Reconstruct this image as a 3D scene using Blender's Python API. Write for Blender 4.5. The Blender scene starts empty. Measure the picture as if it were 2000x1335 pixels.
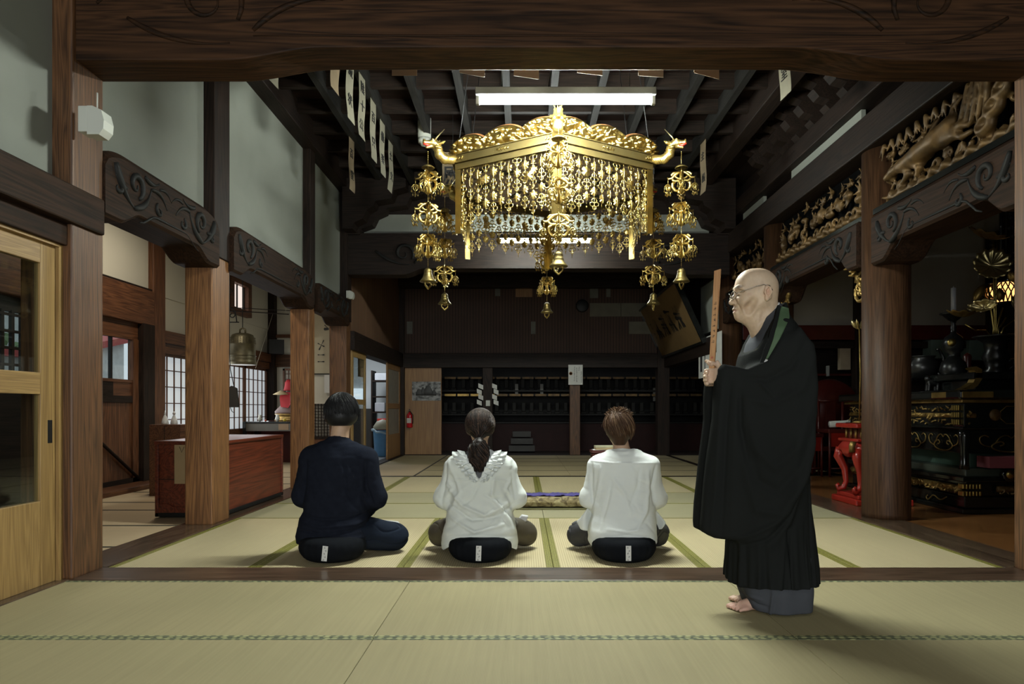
import bpy, math, random
import numpy as np
from mathutils import Vector, Matrix

random.seed(7)
rng = np.random.default_rng(7)
scene = bpy.context.scene
C = scene.collection
PI = math.pi

# ------------------------------------------------------------------ camera
CAM_Z = 0.945
cam_d = bpy.data.cameras.new('camera')
cam_d.sensor_width = 36.0
cam_d.lens = 24.0
cam_d.shift_x = -21 / 2000
cam_d.shift_y = 130.5 / 2000
cam_d.clip_start = 0.05
cam_d.clip_end = 200
cam = bpy.data.objects.new('camera', cam_d)
cam.location = (0, 0, CAM_Z)
cam.rotation_euler = (PI / 2, 0, 0)
C.objects.link(cam)
scene.camera = cam

# ------------------------------------------------------------------ world, exposure
scene.view_settings.view_transform = 'Standard'
scene.view_settings.look = 'None'
scene.view_settings.exposure = 0.72
scene.view_settings.gamma = 1.0
scene.view_settings.use_curve_mapping = False
scene.cycles.sample_clamp_indirect = 4.0
scene.cycles.sample_clamp_direct = 0.0
scene.cycles.max_bounces = 6
scene.cycles.diffuse_bounces = 4
scene.cycles.transparent_max_bounces = 12
scene.cycles.caustics_reflective = False
scene.cycles.caustics_refractive = False
scene.cycles.use_denoising = True
world = bpy.data.worlds.new('overcast_sky')
world.use_nodes = True
bg = world.node_tree.nodes['Background']
bg.inputs['Color'].default_value = (0.86, 0.93, 1.0, 1)
bg.inputs['Strength'].default_value = 0.5
scene.world = world


def area_light(name, loc, rot, sx, sy, power, col):
    d = bpy.data.lights.new(name, 'AREA')
    d.shape = 'RECTANGLE'
    d.size, d.size_y = sx, sy
    d.energy = power
    d.color = col
    o = bpy.data.objects.new(name, d)
    o.location = loc
    o.rotation_euler = rot
    C.objects.link(o)
    return o


# added, unseen area panel behind the camera: front daylight strengthened as fill
area_light('front_daylight_fill', (-0.8, -4.0, 1.7), (math.radians(90), 0, 0), 5.0, 2.2, 190, (0.93, 0.97, 0.95))
# second fluorescent lamp of the front hall, above and behind the camera
area_light('front_hall_lamp', (0.3, 0.3, 3.0), (0, 0, 0), 1.2, 0.12, 10, (1.0, 0.95, 0.82))
# daylight through the paper screens of the left aisle
area_light('daylight_paper_screens', (-4.62, 10.7, 1.2), (0, math.radians(-90), 0), 0.9, 3.4, 14, (0.95, 0.98, 1.0))
# lamp of the left aisle (hung under its ceiling, out of view)
area_light('left_aisle_lamp', (-3.7, 7.4, 3.3), (0, 0, 0), 0.2, 1.2, 20, (1.0, 0.9, 0.74))
# lamp of the service room behind the open sliding door
area_light('service_room_lamp', (-3.6, 14.3, 2.5), (0, 0, 0), 0.8, 0.8, 20, (0.88, 0.94, 1.0))


# ------------------------------------------------------------------ helpers
def at(x, y, Y):
    """photo pixel (2000 x 1335) at distance Y -> point in the room"""
    return Vector(((x - 1021) * Y / 1333.0, Y, CAM_Z + (798 - y) * Y / 1333.0))


def tag(o, label=None, cat=None, group=None, kind=None):
    if label: o['label'] = label
    if cat: o['category'] = cat
    if group: o['group'] = group
    if kind: o['kind'] = kind
    return o


def empty(name, loc=(0, 0, 0), label=None, cat=None, group=None, rz=0.0, parent=None):
    o = bpy.data.objects.new(name, None)
    o.empty_display_size = 0.1
    o.location = loc
    o.rotation_euler = (0, 0, rz)
    C.objects.link(o)
    if parent: o.parent = parent
    return tag(o, label, cat, group)


def copy_tree(o, parent=None):
    c = o.copy()
    C.objects.link(c)
    if parent is not None: c.parent = parent
    for ch in list(o.children):
        copy_tree(ch, c)
    return c


def rotm(rx=0, ry=0, rz=0):
    return (Matrix.Rotation(rz, 3, 'Z') @ Matrix.Rotation(ry, 3, 'Y') @ Matrix.Rotation(rx, 3, 'X'))


class MB:
    """collects shapes; build() links them as ONE mesh object"""
    def __init__(s):
        s.v, s.f, s.m, s.sm = [], [], [], []

    def add(s, vs, fs, mi=0, smooth=False):
        n = len(s.v)
        s.v += [tuple(v) for v in vs]
        s.f += [tuple(i + n for i in f) for f in fs]
        s.m += [mi] * len(fs)
        s.sm += [smooth] * len(fs)
        return s

    def box(s, lo, hi, mi=0, bev=0.0, R=None, piv=None):
        x0, y0, z0 = lo
        x1, y1, z1 = hi
        if x0 > x1: x0, x1 = x1, x0
        if y0 > y1: y0, y1 = y1, y0
        if z0 > z1: z0, z1 = z1, z0
        b = min(bev, (x1 - x0) * .45, (y1 - y0) * .45, (z1 - z0) * .45)
        if b <= 0:
            vs = [(x, y, z) for z in (z0, z1) for y in (y0, y1) for x in (x0, x1)]
            fs = [(0, 2, 3, 1), (4, 5, 7, 6), (0, 1, 5, 4), (2, 6, 7, 3), (0, 4, 6, 2), (1, 3, 7, 5)]
        else:
            vs = []
            fs = []
            idx = {}
            for i, x in enumerate((x0, x1)):
                for j, y in enumerate((y0, y1)):
                    for k, z in enumerate((z0, z1)):
                        sx, sy, sz = (1, -1)[i], (1, -1)[j], (1, -1)[k]
                        idx[i, j, k, 0] = len(vs); vs.append((x, y + sy * b, z + sz * b))
                        idx[i, j, k, 1] = len(vs); vs.append((x + sx * b, y, z + sz * b))
                        idx[i, j, k, 2] = len(vs); vs.append((x + sx * b, y + sy * b, z))
            g = lambda i, j, k, a: idx[i, j, k, a]
            for i in (0, 1):
                q = [g(i, 0, 0, 0), g(i, 1, 0, 0), g(i, 1, 1, 0), g(i, 0, 1, 0)]
                fs.append(q if i else q[::-1])
                q = [g(0, i, 0, 1), g(1, i, 0, 1), g(1, i, 1, 1), g(0, i, 1, 1)]
                fs.append(q[::-1] if i else q)
                q = [g(0, 0, i, 2), g(1, 0, i, 2), g(1, 1, i, 2), g(0, 1, i, 2)]
                fs.append(q if i else q[::-1])
            for j in (0, 1):
                for k in (0, 1):
                    q = [g(0, j, k, 1), g(1, j, k, 1), g(1, j, k, 2), g(0, j, k, 2)]
                    fs.append(q if (j ^ k) == 0 and False or (j == k) else q[::-1])
                    q = [g(j, 0, k, 0), g(j, 1, k, 0), g(j, 1, k, 2), g(j, 0, k, 2)]
                    fs.append(q[::-1] if j == k else q)
                    q = [g(j, k, 0, 0), g(j, k, 1, 0), g(j, k, 1, 1), g(j, k, 0, 1)]
                    fs.append(q if j == k else q[::-1])
            for i in (0, 1):
                for j in (0, 1):
                    for k in (0, 1):
                        t = [g(i, j, k, 0), g(i, j, k, 1), g(i, j, k, 2)]
                        fs.append(t if (i + j + k) % 2 else t[::-1])
        if R is not None:
            p = Vector(piv) if piv is not None else Vector(((x0 + x1) / 2, (y0 + y1) / 2, (z0 + z1) / 2))
            vs = [R @ (Vector(v) - p) + p for v in vs]
        return s.add(vs, fs, mi)

    def tube(s, pts, r, n=8, mi=0, cap=True, smooth=True):
        """r: number or list; swept along pts"""
        pts = [Vector(p) for p in pts]
        m = len(pts)
        rs = r if isinstance(r, (list, tuple)) else [r] * m
        vs, fs = [], []
        prev = None
        for i, p in enumerate(pts):
            t = (pts[min(i + 1, m - 1)] - pts[max(i - 1, 0)])
            if t.length < 1e-9: t = Vector((0, 0, 1))
            t.normalize()
            if prev is None:
                a = Vector((0, 0, 1)) if abs(t.z) < .9 else Vector((1, 0, 0))
                u = t.cross(a).normalized()
            else:
                u = (prev - t * prev.dot(t))
                if u.length < 1e-6: u = t.orthogonal()
                u.normalize()
            prev = u
            w = t.cross(u)
            for k in range(n):
                an = 2 * PI * k / n
                vs.append(p + (u * math.cos(an) + w * math.sin(an)) * rs[i])
        for i in range(m - 1):
            for k in range(n):
                a, b = i * n + k, i * n + (k + 1) % n
                fs.append((a, b, b + n, a + n))
        if cap:
            fs.append(tuple(range(n))[::-1])
            fs.append(tuple((m - 1) * n + k for k in range(n)))
        return s.add(vs, fs, mi, smooth)

    def lathe(s, prof, c=(0, 0, 0), n=24, mi=0, smooth=True, sx=1.0, sy=1.0):
        """prof: [(r, z)] bottom to top"""
        vs, fs = [], []
        m = len(prof)
        for r, z in prof:
            for k in range(n):
                a = 2 * PI * k / n
                vs.append((c[0] + r * math.cos(a) * sx, c[1] + r * math.sin(a) * sy, c[2] + z))
        for i in range(m - 1):
            for k in range(n):
                a, b = i * n + k, i * n + (k + 1) % n
                fs.append((a, b, b + n, a + n))
        if prof[0][0] > 1e-5: fs.append(tuple(range(n))[::-1])
        if prof[-1][0] > 1e-5: fs.append(tuple((m - 1) * n + k for k in range(n)))
        return s.add(vs, fs, mi, smooth)

    def prism(s, poly, d0, d1, fn, mi=0, smooth=False):
        """poly 2D outline (u,v) extruded from d0 to d1; fn(u,v,d)->xyz"""
        n = len(poly)
        vs = [fn(u, v, d0) for u, v in poly] + [fn(u, v, d1) for u, v in poly]
        fs = [tuple(range(n))[::-1], tuple(range(n, 2 * n))]
        fs += [(i, (i + 1) % n, (i + 1) % n + n, i + n) for i in range(n)]
        return s.add(vs, fs, mi, smooth)

    def quad(s, a, b, c, d, mi=0):
        return s.add([a, b, c, d], [(0, 1, 2, 3)], mi)

    def build(s, name, mats, parent=None, fix=True, M=None):
        me = bpy.data.meshes.new(name)
        me.from_pydata([tuple(v) for v in s.v], [], s.f)
        if not isinstance(mats, (list, tuple)): mats = [mats]
        for m in mats: me.materials.append(m)
        me.polygons.foreach_set('material_index', s.m)
        me.polygons.foreach_set('use_smooth', s.sm)
        if M is not None: me.transform(M)
        if fix:
            import bmesh
            bm = bmesh.new(); bm.from_mesh(me)
            bmesh.ops.recalc_face_normals(bm, faces=bm.faces)
            bm.to_mesh(me); bm.free()
        me.update()
        o = bpy.data.objects.new(name, me)
        C.objects.link(o)
        if parent: o.parent = parent
        return o


def bev(o, w=0.004, seg=2):
    m = o.modifiers.new('bevel', 'BEVEL')
    m.width = w; m.segments = seg; m.limit_method = 'ANGLE'; m.angle_limit = math.radians(40)
    m.harden_normals = False
    return o


def chaikin(pts, n=2):
    pts = [Vector(p) for p in pts]
    for _ in range(n):
        q = [pts[0]]
        for i in range(len(pts) - 1): q += [pts[i] * .75 + pts[i + 1] * .25, pts[i] * .25 + pts[i + 1] * .75]
        pts = q + [pts[-1]]
    return pts


def rel(parent, p):
    return Vector(p) - parent.location


# ------------------------------------------------------------------ materials
MATS = {}


class NT:
    def __init__(s, name):
        s.m = bpy.data.materials.new(name); s.m.use_nodes = True
        s.nt = s.m.node_tree
        s.b = s.nt.nodes['Principled BSDF']

    def n(s, t, **kw):
        nd = s.nt.nodes.new(t)
        for k, v in kw.items():
            if k.startswith('i_'): nd.inputs[k[2:].replace('_', ' ')].default_value = v
            else: setattr(nd, k, v)
        return nd

    def l(s, a, b): s.nt.links.new(a, b)

    def coords(s, scale=(1, 1, 1), kind='Object'):
        tc = s.n('ShaderNodeTexCoord'); mp = s.n('ShaderNodeMapping')
        mp.inputs['Scale'].default_value = scale
        s.l(tc.outputs[kind], mp.inputs['Vector'])
        return mp.outputs['Vector']

    def ramp(s, fac, stops):
        r = s.n('ShaderNodeValToRGB')
        while len(r.color_ramp.elements) < len(stops): r.color_ramp.elements.new(0.5)
        for e, (p, c) in zip(r.color_ramp.elements, stops):
            e.position = p; e.color = (*c, 1)
        s.l(fac, r.inputs['Fac'])
        return r.outputs['Color']

    def bump(s, h, strength=0.3, dist=0.01):
        b = s.n('ShaderNodeBump'); b.inputs['Strength'].default_value = strength
        b.inputs['Distance'].default_value = dist
        s.l(h, b.inputs['Height']); s.l(b.outputs['Normal'], s.b.inputs['Normal'])


def plain(name, col, rough=0.6, metal=0.0, var=0.12, nscale=6.0, bump=0.15, bscale=60.0, spec=0.5, bdist=0.004, sheen=0.0, coat=0.0):
    if name in MATS: return MATS[name]
    t = NT(name)
    v = t.coords()
    nz = t.n('ShaderNodeTexNoise'); nz.inputs['Scale'].default_value = nscale; nz.inputs['Detail'].default_value = 5
    t.l(v, nz.inputs['Vector'])
    c0 = tuple(max(0, c * (1 - var)) for c in col); c1 = tuple(min(1, c * (1 + var)) for c in col)
    t.l(t.ramp(nz.outputs['Fac'], [(0.3, c0), (0.7, c1)]), t.b.inputs['Base Color'])
    t.b.inputs['Roughness'].default_value = rough
    t.b.inputs['Metallic'].default_value = metal
    t.b.inputs['Specular IOR Level'].default_value = spec
    if sheen: t.b.inputs['Sheen Weight'].default_value = sheen; t.b.inputs['Sheen Roughness'].default_value = 0.5
    if coat: t.b.inputs['Coat Weight'].default_value = coat; t.b.inputs['Coat Roughness'].default_value = 0.08
    if bump:
        n2 = t.n('ShaderNodeTexNoise'); n2.inputs['Scale'].default_value = bscale; n2.inputs['Detail'].default_value = 4
        t.l(v, n2.inputs['Vector'])
        t.bump(n2.outputs['Fac'], bump, bdist)
    MATS[name] = t.m
    return t.m


def wood(name, dark, light, axis='Z', rough=0.5, scale=1.0, bump=0.25, spec=0.4, coat=0.0):
    if name in MATS: return MATS[name]
    t = NT(name)
    st = {'X': (0.05, 1, 1), 'Y': (1, 0.05, 1), 'Z': (1, 1, 0.05)}[axis]
    v = t.coords(tuple(a * 9 * scale for a in st))
    big = t.n('ShaderNodeTexNoise'); big.inputs['Scale'].default_value = 0.9; big.inputs['Detail'].default_value = 3
    big.inputs['Distortion'].default_value = 0.6
    t.l(v, big.inputs['Vector'])
    # contour rings of the stretched noise read as cathedral grain
    mul = t.n('ShaderNodeMath', operation='MULTIPLY'); mul.inputs[1].default_value = 14
    t.l(big.outputs['Fac'], mul.inputs[0])
    fr = t.n('ShaderNodeMath', operation='PINGPONG'); fr.inputs[1].default_value = 0.5
    t.l(mul.outputs[0], fr.inputs[0])
    fine = t.n('ShaderNodeTexNoise'); fine.inputs['Scale'].default_value = 9; fine.inputs['Detail'].default_value = 4
    t.l(v, fine.inputs['Vector'])
    ad = t.n('ShaderNodeMath', operation='ADD'); t.l(fr.outputs[0], ad.inputs[0]); t.l(fine.outputs['Fac'], ad.inputs[1])
    sc = t.n('ShaderNodeMath', operation='MULTIPLY'); sc.inputs[1].default_value = 0.8; t.l(ad.outputs[0], sc.inputs[0])
    t.l(t.ramp(sc.outputs[0], [(0.3, dark), (0.85, light)]), t.b.inputs['Base Color'])
    t.b.inputs['Roughness'].default_value = rough
    t.b.inputs['Specular IOR Level'].default_value = spec
    if coat: t.b.inputs['Coat Weight'].default_value = coat; t.b.inputs['Coat Roughness'].default_value = 0.15
    t.bump(sc.outputs[0], bump, 0.003)
    MATS[name] = t.m
    return t.m


def emit(name, col, st):
    if name in MATS: return MATS[name]
    t = NT(name)
    t.b.inputs['Base Color'].default_value = (*col, 1)
    t.b.inputs['Emission Color'].default_value = (*col, 1)
    t.b.inputs['Emission Strength'].default_value = st
    MATS[name] = t.m
    return t.m


def glass(name, tint=(0.9, 0.95, 0.95), rough=0.02, fac=0.88):
    if name in MATS: return MATS[name]
    t = NT(name)
    tr = t.n('ShaderNodeBsdfTransparent'); tr.inputs['Color'].default_value = (*tint, 1)
    gl = t.n('ShaderNodeBsdfGlossy'); gl.inputs['Roughness'].default_value = rough
    lw = t.n('ShaderNodeLayerWeight'); lw.inputs['Blend'].default_value = 0.5
    pw = t.n('ShaderNodeMath', operation='POWER'); pw.inputs[1].default_value = 5.0; t.l(lw.outputs['Facing'], pw.inputs[0])
    fr = t.n('ShaderNodeMath', operation='MULTIPLY_ADD'); fr.inputs[1].default_value = 0.95; fr.inputs[2].default_value = 0.05
    t.l(pw.outputs[0], fr.inputs[0])
    mx = t.n('ShaderNodeMixShader')
    t.l(fr.outputs[0], mx.inputs[0]); t.l(tr.outputs[0], mx.inputs[1]); t.l(gl.outputs[0], mx.inputs[2])
    out = t.nt.nodes['Material Output']
    t.l(mx.outputs[0], out.inputs['Surface'])
    MATS[name] = t.m
    return t.m


def stripes(name, c0, c1, axis=0, period=0.014, rough=0.75, bump=0.4, blotch=0.10, sharp=(0.35, 0.6)):
    """woven surface with ribs across the given axis"""
    if name in MATS: return MATS[name]
    t = NT(name)
    tc = t.n('ShaderNodeTexCoord'); sp = t.n('ShaderNodeSeparateXYZ'); t.l(tc.outputs['Object'], sp.inputs[0])
    m = t.n('ShaderNodeMath', operation='MULTIPLY'); m.inputs[1].default_value = 1 / period
    t.l(sp.outputs[axis], m.inputs[0])
    f = t.n('ShaderNodeMath', operation='PINGPONG'); f.inputs[1].default_value = 0.5; t.l(m.outputs[0], f.inputs[0])
    f2 = t.n('ShaderNodeMath', operation='MULTIPLY'); f2.inputs[1].default_value = 2; t.l(f.outputs[0], f2.inputs[0])
    col = t.ramp(f2.outputs[0], [(sharp[0], c0), (sharp[1], c1)])
    nz = t.n('ShaderNodeTexNoise'); nz.inputs['Scale'].default_value = 1.6; nz.inputs['Detail'].default_value = 6
    t.l(tc.outputs['Object'], nz.inputs['Vector'])
    st = t.n('ShaderNodeMapping'); st.inputs['Scale'].default_value = (1.5, 60, 1) if axis == 1 else (60, 1.5, 1)
    t.l(tc.outputs['Object'], st.inputs['Vector'])
    n3 = t.n('ShaderNodeTexNoise'); n3.inputs['Scale'].default_value = 1.0; n3.inputs['Detail'].default_value = 3
    t.l(st.outputs[0], n3.inputs['Vector'])
    ad = t.n('ShaderNodeMath', operation='ADD'); t.l(nz.outputs['Fac'], ad.inputs[0]); t.l(n3.outputs['Fac'], ad.inputs[1])
    mr = t.n('ShaderNodeMapRange'); mr.inputs['From Min'].default_value = 0.6; mr.inputs['From Max'].default_value = 1.4
    mr.inputs['To Min'].default_value = 1 - blotch; mr.inputs['To Max'].default_value = 1 + blotch
    t.l(ad.outputs[0], mr.inputs['Value'])
    hs = t.n('ShaderNodeHueSaturation'); t.l(mr.outputs[0], hs.inputs['Value']); t.l(col, hs.inputs['Color'])
    t.l(hs.outputs[0], t.b.inputs['Base Color'])
    t.b.inputs['Roughness'].default_value = rough
    t.b.inputs['Specular IOR Level'].default_value = 0.3
    if bump: t.bump(f2.outputs[0], bump, 0.0015)
    MATS[name] = t.m
    return t.m


def brocade(name, c0, c1, sx, sy, rough=0.7):
    """small woven pattern for the tatami borders"""
    if name in MATS: return MATS[name]
    t = NT(name)
    v = t.coords((sx, sy, 1))
    vo = t.n('ShaderNodeTexVoronoi'); vo.inputs['Scale'].default_value = 1.0; vo.inputs['Randomness'].default_value = 0.35
    t.l(v, vo.inputs['Vector'])
    t.l(t.ramp(vo.outputs['Distance'], [(0.28, c1), (0.42, c0)]), t.b.inputs['Base Color'])
    t.b.inputs['Roughness'].default_value = rough
    MATS[name] = t.m
    return t.m


def colattr(name, rough=0.5, sss=0.0, bump=0.1, bscale=120, spec=0.4, bdist=0.001):
    """colour comes from the mesh's own colour attribute 'pigment'"""
    if name in MATS: return MATS[name]
    t = NT(name)
    a = t.n('ShaderNodeAttribute'); a.attribute_name = 'pigment'
    t.l(a.outputs['Color'], t.b.inputs['Base Color'])
    t.b.inputs['Roughness'].default_value = rough
    t.b.inputs['Specular IOR Level'].default_value = spec
    if sss:
        t.b.inputs['Subsurface Weight'].default_value = sss
        t.b.inputs['Subsurface Radius'].default_value = (0.012, 0.005, 0.003)
        t.b.inputs['Subsurface Scale'].default_value = 0.5
    if bump:
        nz = t.n('ShaderNodeTexNoise'); nz.inputs['Scale'].default_value = bscale; nz.inputs['Detail'].default_value = 4
        t.l(t.coords(), nz.inputs['Vector']); t.bump(nz.outputs['Fac'], bump, bdist)
    MATS[name] = t.m
    return t.m


W_POST = wood('aged_cedar_post', (0.045, 0.020, 0.008), (0.15, 0.068, 0.027), 'Z', 0.5, 1.0)
W_PILLAR = wood('dark_round_pillar_wood', (0.024, 0.011, 0.005), (0.066, 0.031, 0.014), 'Z', 0.5, 1.0, spec=.2)
W_POSTL = wood('pale_cedar_post', (0.10, 0.042, 0.015), (0.27, 0.125, 0.045), 'Z', 0.5, 1.1)
W_BEAM_X = wood('dark_beam_across', (0.018, 0.010, 0.006), (0.072, 0.034, 0.016), 'X', 0.55, 0.7, bump=0.35, spec=.12)
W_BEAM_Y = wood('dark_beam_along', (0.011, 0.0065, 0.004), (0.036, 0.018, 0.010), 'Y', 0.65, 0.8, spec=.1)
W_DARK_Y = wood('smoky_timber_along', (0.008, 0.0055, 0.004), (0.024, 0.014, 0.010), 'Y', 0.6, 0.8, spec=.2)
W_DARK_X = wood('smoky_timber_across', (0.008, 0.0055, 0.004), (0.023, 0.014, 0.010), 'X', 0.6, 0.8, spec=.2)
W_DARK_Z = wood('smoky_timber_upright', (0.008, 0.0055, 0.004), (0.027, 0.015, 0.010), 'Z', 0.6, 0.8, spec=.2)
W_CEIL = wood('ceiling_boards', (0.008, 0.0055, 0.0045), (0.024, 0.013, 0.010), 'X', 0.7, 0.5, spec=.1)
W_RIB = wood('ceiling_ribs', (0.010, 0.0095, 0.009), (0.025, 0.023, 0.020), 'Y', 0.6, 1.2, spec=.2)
W_SILL_X = wood('polished_sill_across', (0.030, 0.018, 0.011), (0.100, 0.060, 0.038), 'X', 0.28, 0.8, bump=0.15, spec=0.6)
W_SILL_Y = wood('polished_sill_along', (0.035, 0.022, 0.014), (0.105, 0.068, 0.042), 'Y', 0.22, 0.8, bump=0.12, spec=0.6)
W_RED_Y = wood('reddish_timber_along', (0.05, 0.018, 0.008), (0.15, 0.06, 0.025), 'Y', 0.5, 0.9)
W_RED_Z = wood('reddish_timber_upright', (0.05, 0.018, 0.008), (0.16, 0.065, 0.027), 'Z', 0.5, 0.9)
W_PINE = wood('new_pine', (0.22, 0.13, 0.045), (0.35, 0.22, 0.08), 'Z', 0.45, 1.0, bump=0.08)
W_PINE_Y = wood('new_pine_rail', (0.22, 0.13, 0.045), (0.35, 0.22, 0.08), 'Y', 0.45, 1.0, bump=0.08)
W_FLOOR = wood('sanctuary_floorboards', (0.10, 0.04, 0.012), (0.22, 0.095, 0.03), 'X', 0.25, 0.7, bump=0.1)
W_PLY = wood('varnished_board', (0.20, 0.10, 0.035), (0.30, 0.16, 0.06), 'Z', 0.4, 0.5, bump=0.05)
W_CHEST_Z = wood('red_brown_chest_wood', (0.07, 0.014, 0.007), (0.19, 0.038, 0.016), 'Y', 0.38, 0.6, bump=0.1)
W_SLAT = stripes('bamboo_slat_wall', (0.012, 0.007, 0.005), (0.17, 0.095, 0.055), axis=1, period=0.09, rough=0.6, bump=0.5, blotch=0.3, sharp=(0.05, 0.3))
W_SLAT_X = stripes('bamboo_slat_wall_across', (0.010, 0.006, 0.004), (0.060, 0.030, 0.018), axis=0, period=0.06, rough=0.6, bump=0.5, blotch=0.3, sharp=(0.05, 0.3))
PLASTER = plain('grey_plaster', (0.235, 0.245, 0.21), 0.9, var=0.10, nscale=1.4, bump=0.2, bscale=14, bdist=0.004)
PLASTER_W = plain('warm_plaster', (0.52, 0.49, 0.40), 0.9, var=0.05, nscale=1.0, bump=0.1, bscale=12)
BLACK = plain('black_void', (0.004, 0.004, 0.004), 0.9, bump=0, spec=0.0)
GOLD = plain('gilt_brass', (0.46, 0.34, 0.11), 0.32, 1.0, var=0.10, nscale=20, bump=0.05, bscale=150)
GOLD_D = plain('old_gilt', (0.30, 0.195, 0.06), 0.42, 0.8, var=0.45, nscale=9, bump=0.3, bscale=60)
GOLD_W = plain('gilt_worn_carving', (0.115, 0.066, 0.022), 0.5, 0.45, var=0.6, nscale=7, bump=0.3, bscale=50)
LACQ = plain('black_lacquer', (0.008, 0.009, 0.008), 0.12, 0, var=0.1, bump=0.03, spec=0.6)
RED_L = plain('vermilion_lacquer', (0.28, 0.018, 0.010), 0.3, 0, var=0.1, bump=0.05)
DKRED = plain('dark_red_lacquer', (0.07, 0.010, 0.007), 0.35, 0, var=0.2, bump=0.05)
PAPER = plain('old_paper', (0.23, 0.21, 0.15), 0.85, var=0.08, nscale=5, bump=0.1, bscale=30)
PAPER_W = plain('white_paper', (0.62, 0.62, 0.58), 0.8, var=0.04, bump=0.05)
INK = plain('black_ink', (0.01, 0.01, 0.01), 0.6, bump=0)
WHITE_P = plain('white_plastic', (0.55, 0.56, 0.50), 0.4, var=0.02, bump=0)
IRON = plain('dark_iron', (0.02, 0.02, 0.02), 0.5, 0.6, bump=0.1)
BRONZE = plain('green_bronze', (0.16, 0.14, 0.085), 0.45, 0.7, var=0.25, nscale=12, bump=0.1)
BRONZE_D = plain('dark_bronze', (0.030, 0.030, 0.030), 0.3, 0.7, var=0.2, bump=0.1)
PURPLE = plain('purple_cloth', (0.045, 0.032, 0.20), 0.7, var=0.3, nscale=14, bump=0.5, bscale=40, bdist=0.006)
GLASS = glass('window_glass')


# ------------------------------------------------------------------ setting
def struct(mb, name, mats, bw=0.0, parent=None):
    o = mb.build(name, mats, parent)
    if parent is None: o['kind'] = 'structure'
    if bw: bev(o, bw)
    return o


def S(name, lo, hi, m, bw=0.0, label=None, cat=None, group=None, parent=None):
    o = struct(MB().box(lo, hi), name, m, bw, parent)
    return tag(o, label, cat, group)


# sub floor and shells
S('floor', (-8, -5, -0.30), (9, 19, -0.06), W_DARK_X)
S('wall_front_right', (3.9, -4, 0), (4.0, 3.7, 3.6), PLASTER)
S('wall_right_outer', (7.2, 3.4, -0.06), (7.3, 17.7, 4.4), W_DARK_Y)
S('wall_sanctuary_front', (3.2, 3.4, -0.06), (7.3, 3.5, 4.4), W_DARK_X)
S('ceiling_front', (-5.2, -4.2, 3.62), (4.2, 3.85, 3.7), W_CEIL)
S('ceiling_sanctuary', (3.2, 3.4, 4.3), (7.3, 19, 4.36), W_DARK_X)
S('wall_rear_outer', (-5.2, 17.6, -0.06), (9, 17.7, 4.4), W_DARK_X)
S('wall_right_rear', (6.0, 10.9, -0.06), (6.1, 17.6, 4.4), W_DARK_Y)

# --- tatami -----------------------------------------------------------------
T_FRONT = stripes('worn_tatami', (0.275, 0.235, 0.125), (0.32, 0.275, 0.15), axis=0, period=0.0055, bump=0.15, blotch=0.10)
T_RIB = stripes('ribbed_matting', (0.30, 0.245, 0.135), (0.45, 0.38, 0.225), axis=0, period=0.0145, bump=0.5, blotch=0.05, sharp=(0.12, 0.35))
T_CROSS = stripes('fresh_tatami_crosswise', (0.29, 0.265, 0.155), (0.345, 0.315, 0.19), axis=1, period=0.0055, bump=0.15, blotch=0.07)
T_AISLE = stripes('faded_tatami', (0.40, 0.30, 0.18), (0.47, 0.36, 0.22), axis=1, period=0.0055, bump=0.15, blotch=0.08)
T_BACK = stripes('dim_tatami', (0.30, 0.24, 0.13), (0.37, 0.30, 0.17), axis=1, period=0.0055, bump=0.15, blotch=0.10)
B_OLIVE = brocade('olive_border', (0.12, 0.11, 0.012), (0.23, 0.21, 0.035), 75, 75)
B_GREEN = brocade('grey_green_border', (0.085, 0.095, 0.05), (0.34, 0.34, 0.16), 26, 60)
B_BROWN = plain('brown_border', (0.045, 0.035, 0.02), 0.8, bump=0.1)


def mat_obj(x0, x1, y0, y1, m, bm_, along, bw, label, group, top=0.0, th=0.055):
    """one mat: body plus its two cloth borders on the long sides"""
    g = 0.0012
    r = empty('tatami_mat', ((x0 + x1) / 2, (y0 + y1) / 2, top - th), label, 'tatami mat', group)
    r['kind'] = 'thing'
    def part(name, a, b, mm):
        mb = MB().box(rel(r, a), rel(r, b), bev=0.002)
        return mb.build(name, mm, r)
    part('mat_body', (x0 + g, y0 + g, top - th), (x1 - g, y1 - g, top), m)
    if along == 'Y':
        part('cloth_border', (x0 + g, y0 + g, top - th * .8), (x0 + bw, y1 - g, top + .0018), bm_)
        part('cloth_border', (x1 - bw, y0 + g, top - th * .8), (x1 - g, y1 - g, top + .0018), bm_)
    else:
        part('cloth_border', (x0 + g, y0 + g, top - th * .8), (x1 - g, y0 + bw, top + .0018), bm_)
        part('cloth_border', (x0 + g, y1 - bw, top - th * .8), (x1 - g, y1 - g, top + .0018), bm_)
    return r


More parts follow.
